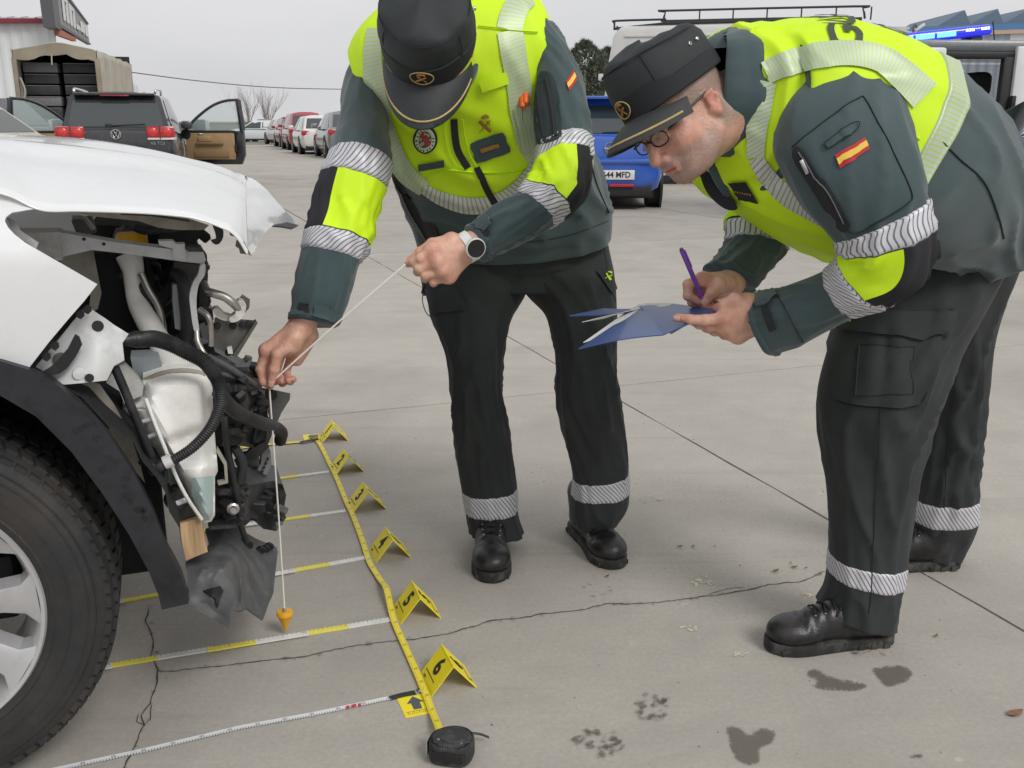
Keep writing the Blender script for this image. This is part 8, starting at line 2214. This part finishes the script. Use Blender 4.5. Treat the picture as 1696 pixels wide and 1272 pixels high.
for j, y in enumerate((0.62, -0.55)):
    for k in range(6):
        ld = box('load_crate', M_LOADG if (j == 0 and k in (2, 5)) else M_LOAD, (0.6, y - 0.52, 1.0 + 0.34 * k), (2.4, y + 0.5, 1.30 + 0.34 * k), None, KM, 0.03)
        tag(ld, ('grey' if (j == 0 and k in (2, 5)) else 'dark') + ' flat crate stacked inside the open canvas truck', 'crate', 'crates inside the truck')
        box('crate_edge', M_LOADG, (0.585, y - 0.5, 1.27 + 0.34 * k), (0.60, y + 0.48, 1.295 + 0.34 * k), ld, KM)
for sx in (1.2, 2.4, 7.6):
    for s in (-1, 1):
        lathe('wheel', M_BGTYRE, [(0.25, 0.1), (0.46, 0.1), (0.5, 0.05), (0.5, -0.2), (0.2, -0.2)], tk, KM @ Matrix.Translation((sx, s * 1.1, 0.5)) @ Matrix.Rotation(R(-90 * s), 4, 'X'), 20)
cabm = paint('truck_cab', (0.45, 0.45, 0.44)); box('cab', cabm, (7.2, -1.2, 0.7), (9.0, 1.2, 2.7), tk, KM, 0.12)
tube('mirror_arm', M_TRIM, [KM @ Vector((8.2, -1.25, 2.3)), KM @ Vector((8.3, -1.6, 2.3)), KM @ Vector((8.3, -1.6, 1.9))], 0.03, tk, 6, 3)
# low wall and far shed line on the horizon
fw = thing('yard_wall', 'long low grey wall at the far end of the yard, under the bare trees', 'wall', gp(600, 84))
bxw('wall', mat('far_wall', (0.20, 0.18, 0.165), 0.9, var=0.15, scale=0.3), (-60, 84, 0), (24, 84.3, 1.28), fw)
bxw('coping', mat('far_coping', (0.30, 0.28, 0.26), 0.9), (-60, 83.9, 1.28), (24, 84.4, 1.40), fw)
# right-hand works building with saw-tooth roof
M_BLUR = mat('blue_roof', (0.10, 0.24, 0.46), 0.5, var=0.06, scale=0.3); M_TAN2 = mat('tan_fascia', (0.56, 0.42, 0.32), 0.7)
rbA, rbB = gp(1440, 62), gp(1960, 56)
rb_ = thing('works_building', 'works hall with blue saw-tooth roof behind the police van', 'building', rbA)
zf = P(1600, 58, 60).z; zr = P(1600, 41, 60).z
corr('wall', mat('blue_grey_cladding', (0.40, 0.45, 0.52), 0.5, var=0.04, scale=0.5), rbA, rbB, 0, zf, rb_, 0.5, 0.06)
def seg(nm, mm, z0, z1, off, a=0.0, b=1.0):
    d = (rbB - rbA).normalized(); nn = Vector((d.y, -d.x, 0)) * off
    p, q = rbA.lerp(rbB, a) + nn, rbA.lerp(rbB, b) + nn
    V = [Vector((p.x, p.y, z0)), Vector((q.x, q.y, z0)), Vector((q.x, q.y, z1)), Vector((p.x, p.y, z1))]; V += [v - nn.normalized() * 0.3 if off else v + Vector((0, .3, 0)) for v in V]
    return fix_normals(obj(nm, V, [(0, 1, 2, 3), (7, 6, 5, 4), (0, 4, 5, 1), (1, 5, 6, 2), (2, 6, 7, 3), (3, 7, 4, 0)], mm, rb_, False))
seg('fascia', M_TAN2, zf, zf + 0.22, 0.25); seg('roof_band', M_BLUR, zf + 0.22, zr, 0.20, 0.10)
seg('pale_wall', mat('white_cladding', (0.62, 0.64, 0.66), 0.5), 0, zf, 0.12, 0.43, 1.0)
bn = seg('banner', mat('banner_white', (0.66, 0.66, 0.68), 0.6), zf - 1.2, zf - 0.15, 0.20, -0.05, 0.185)
dd = (rbB - rbA).normalized()
text_mesh('banner_text', 'US DE L', 0.95, mat('banner_red', (0.42, 0.05, 0.08), 0.6), frame_m(P(1518, 71, 61.0), dd, Vector((0, 0, 1)), Vector((dd.y, -dd.x, 0))), bn, 0.02, 0.01)
dsaw = rbB - rbA
for k in range(7):
    u0, u1 = 0.19 + 0.105 * k, 0.30 + 0.105 * k
    p, q, pk_ = rbA.lerp(rbB, u0), rbA.lerp(rbB, u1), rbA.lerp(rbB, u0 + 0.085)
    V = [Vector((p.x, p.y, zr)), Vector((q.x, q.y, zr)), Vector((pk_.x, pk_.y, zr + 0.85))]
    V += [v + Vector((0, 8, 0)) for v in V]
    obj('roof_tooth', V, [(0, 1, 2), (5, 4, 3), (0, 3, 4, 1), (1, 4, 5, 2), (2, 5, 3, 0)], mat('tooth_slate', (0.14, 0.20, 0.27), 0.6, var=0.1), rb_, False)
V = [P(1400, 42, 62), P(1530, 45, 62), P(1560, 54, 61), P(1400, 54, 61)]
obj('roof_sheet', V, [(0, 1, 2, 3)], mat('grey_sheet', (0.40, 0.39, 0.37), 0.6), rb_, False)
lp_ = thing('street_lamp', 'small street lamp on a bracket in front of the works hall roof', 'street lamp', gp(1512, 52))
tube('arm', M_SIGNF, [gp(1512, 52), P(1512, 57, 52), P(1521, 47, 52)], 0.05, lp_, 6, 4)
box('lamp_head', M_LAMPC, (-0.28, -0.12, -0.06), (0.28, 0.12, 0.08), lp_, Matrix.Translation(P(1523, 46, 52)) @ Matrix.Rotation(R(-35), 4, 'Y'), 0.04)

# ---------------- pole with wire
M_POLE = mat('pole_grey', (0.16, 0.155, 0.15), 0.8)
pt_ = P(213, 117, 40); po = thing('utility_pole', 'thin grey pole carrying a single wire behind the truck', 'pole', (pt_.x, 40, 0))
tube('shaft', M_POLE, [Vector((pt_.x, 40, 0)), Vector((pt_.x, 40, pt_.z))], 0.10, po, 8, 2)
tube('wire', M_POLE, [Vector((pt_.x, 40, pt_.z - 0.05)), P(320, 133, 44), P(425, 143, 48), P(520, 147, 52), P(640, 147, 58), P(800, 140, 66)], 0.022, po, 5, 10)

# ================================================================== TREES
def bare_tree(px, Y, htop, label, seed, lean=0.0, spread=1.0):
    base = gp(px, Y); rr = random.Random(seed)
    t = thing('bare_tree', label, 'tree', base, 'bare trees at the far wall')
    m = mat('winter_bark', (0.27, 0.245, 0.22), 0.9, var=0.2)
    V, F = [], []
    def branch(p, d, L, r, depth):
        n = 5 if r > 0.03 else 3
        segs = 4; prev = None; q = p.copy(); ring_prev = None
        for i in range(segs + 1):
            rad = r * (1 - 0.55 * i / segs)
            x = d.cross(Vector((0.3, 0.2, 1))).normalized(); y = d.cross(x)
            ids = []
            for k in range(n):
                a = 2 * math.pi * k / n; V.append(q + x * math.cos(a) * rad + y * math.sin(a) * rad); ids.append(len(V) - 1)
            if ring_prev: 
                for k in range(n): F.append((ring_prev[k], ring_prev[(k + 1) % n], ids[(k + 1) % n], ids[k]))
            ring_prev = ids
            if depth < 5 and i >= 1:
                for _ in range(1 if depth else 2):
                    if rr.random() < 0.97:
                        nd = (d + Vector((rr.uniform(-1, 1), rr.uniform(-1, 1), rr.uniform(-0.1, 0.6))) * 0.62 * spread).normalized()
                        branch(q, nd, L * rr.uniform(0.5, 0.72), rad * 0.62, depth + 1)
            d = (d + Vector((rr.uniform(-.12, .12), rr.uniform(-.12, .12), 0.07))).normalized()
            q = q + d * (L / segs)
    # trunk is a part, crown of limbs another
    tube('trunk', m, [base, base + Vector((lean * .3, 0, htop * 0.16)), base + Vector((lean * .5, 0, htop * 0.3))], [0.12, 0.09, 0.07], t, 8, 4)
    top = base + Vector((lean * .5, 0, htop * 0.3))
    for k in range(5):
        a = k * 1.26 + seed
        branch(base + Vector((lean * 0.3, 0, htop * (0.10 + 0.04 * k))), Vector((math.cos(a) * 0.42 * spread, math.sin(a) * 0.42, 1)).normalized(), htop * 0.52, 0.06, 1)
    obj('crown', V, F, m, t, False)
bare_tree(412, 80, 3.7, 'taller leafless tree standing in front of the far wall', 3, 0, 1.0)
bare_tree(446, 82, 3.5, 'slimmer leafless tree beside the taller bare one', 8, 0, 0.8)
def conifer(px, Y, H_, Rr, label, seed):
    base = gp(px, Y); rr = random.Random(seed)
    t = thing('conifer', label, 'tree', base, 'evergreens behind the blue car')
    tube('trunk', mat('winter_bark', (0.27, 0.245, 0.22), 0.9), [base, base + Vector((0, 0, H_ * 0.8))], [0.14, 0.05], t, 7, 3)
    V, F, mi = [], [], []
    for i in range(7500):
        z = rr.random() ** 0.85; a = rr.uniform(0, 6.283)
        prof = (0.75 + 0.25 * math.sin(min(1, z * 1.35) * math.pi * 0.62)) * (1 - z ** 4.5) + 0.04
        bump = 1 + 0.30 * mnoise.noise(Vector((math.cos(a) * 1.7 + seed, math.sin(a) * 1.7, z * 5)))
        r = Rr * prof * bump * (0.55 + 0.45 * rr.random() ** 0.5)
        c = base + Vector((math.cos(a) * r, math.sin(a) * r, 0.15 + z * H_ * (0.97 + 0.06 * bump)))
        s = rr.uniform(0.05, 0.12); d1 = Vector((math.cos(a) * 0.5 + rr.uniform(-.4, .4), math.sin(a) * 0.5 + rr.uniform(-.4, .4), rr.uniform(0.2, 1))).normalized() * s * 1.8
        d2 = d1.cross(Vector((rr.uniform(-1, 1), rr.uniform(-1, 1), rr.uniform(-1, 1)))).normalized() * s * 0.5
        b = len(V); V += [c - d2, c + d1 * 0.5 + d2 * .2, c + d1, c + d2]; F.append((b, b + 1, b + 2, b + 3)); mi.append(i % 3)
    obj('crown', V, F, [mat('needle_a', (0.095, 0.112, 0.075), 0.8, var=0.3, scale=2), mat('needle_b', (0.060, 0.076, 0.052), 0.8, var=0.3, scale=2), mat('needle_c', (0.14, 0.15, 0.10), 0.8, var=0.3, scale=2)], t, False, midx=mi)
for (px, Y, H_, Rr, lb_) in ((966, 40, 4.0, 1.35, 'grey-green evergreen beside the grey sleeve, left of the group'), (1004, 41, 3.8, 1.35, 'grey-green evergreen next to the white van'), (928, 42, 3.9, 1.35, 'evergreen hidden mostly behind the bending person'), (1040, 42, 3.9, 1.35, 'evergreen mostly behind the white van')):
    conifer(px, Y, H_, Rr, lb_, px)
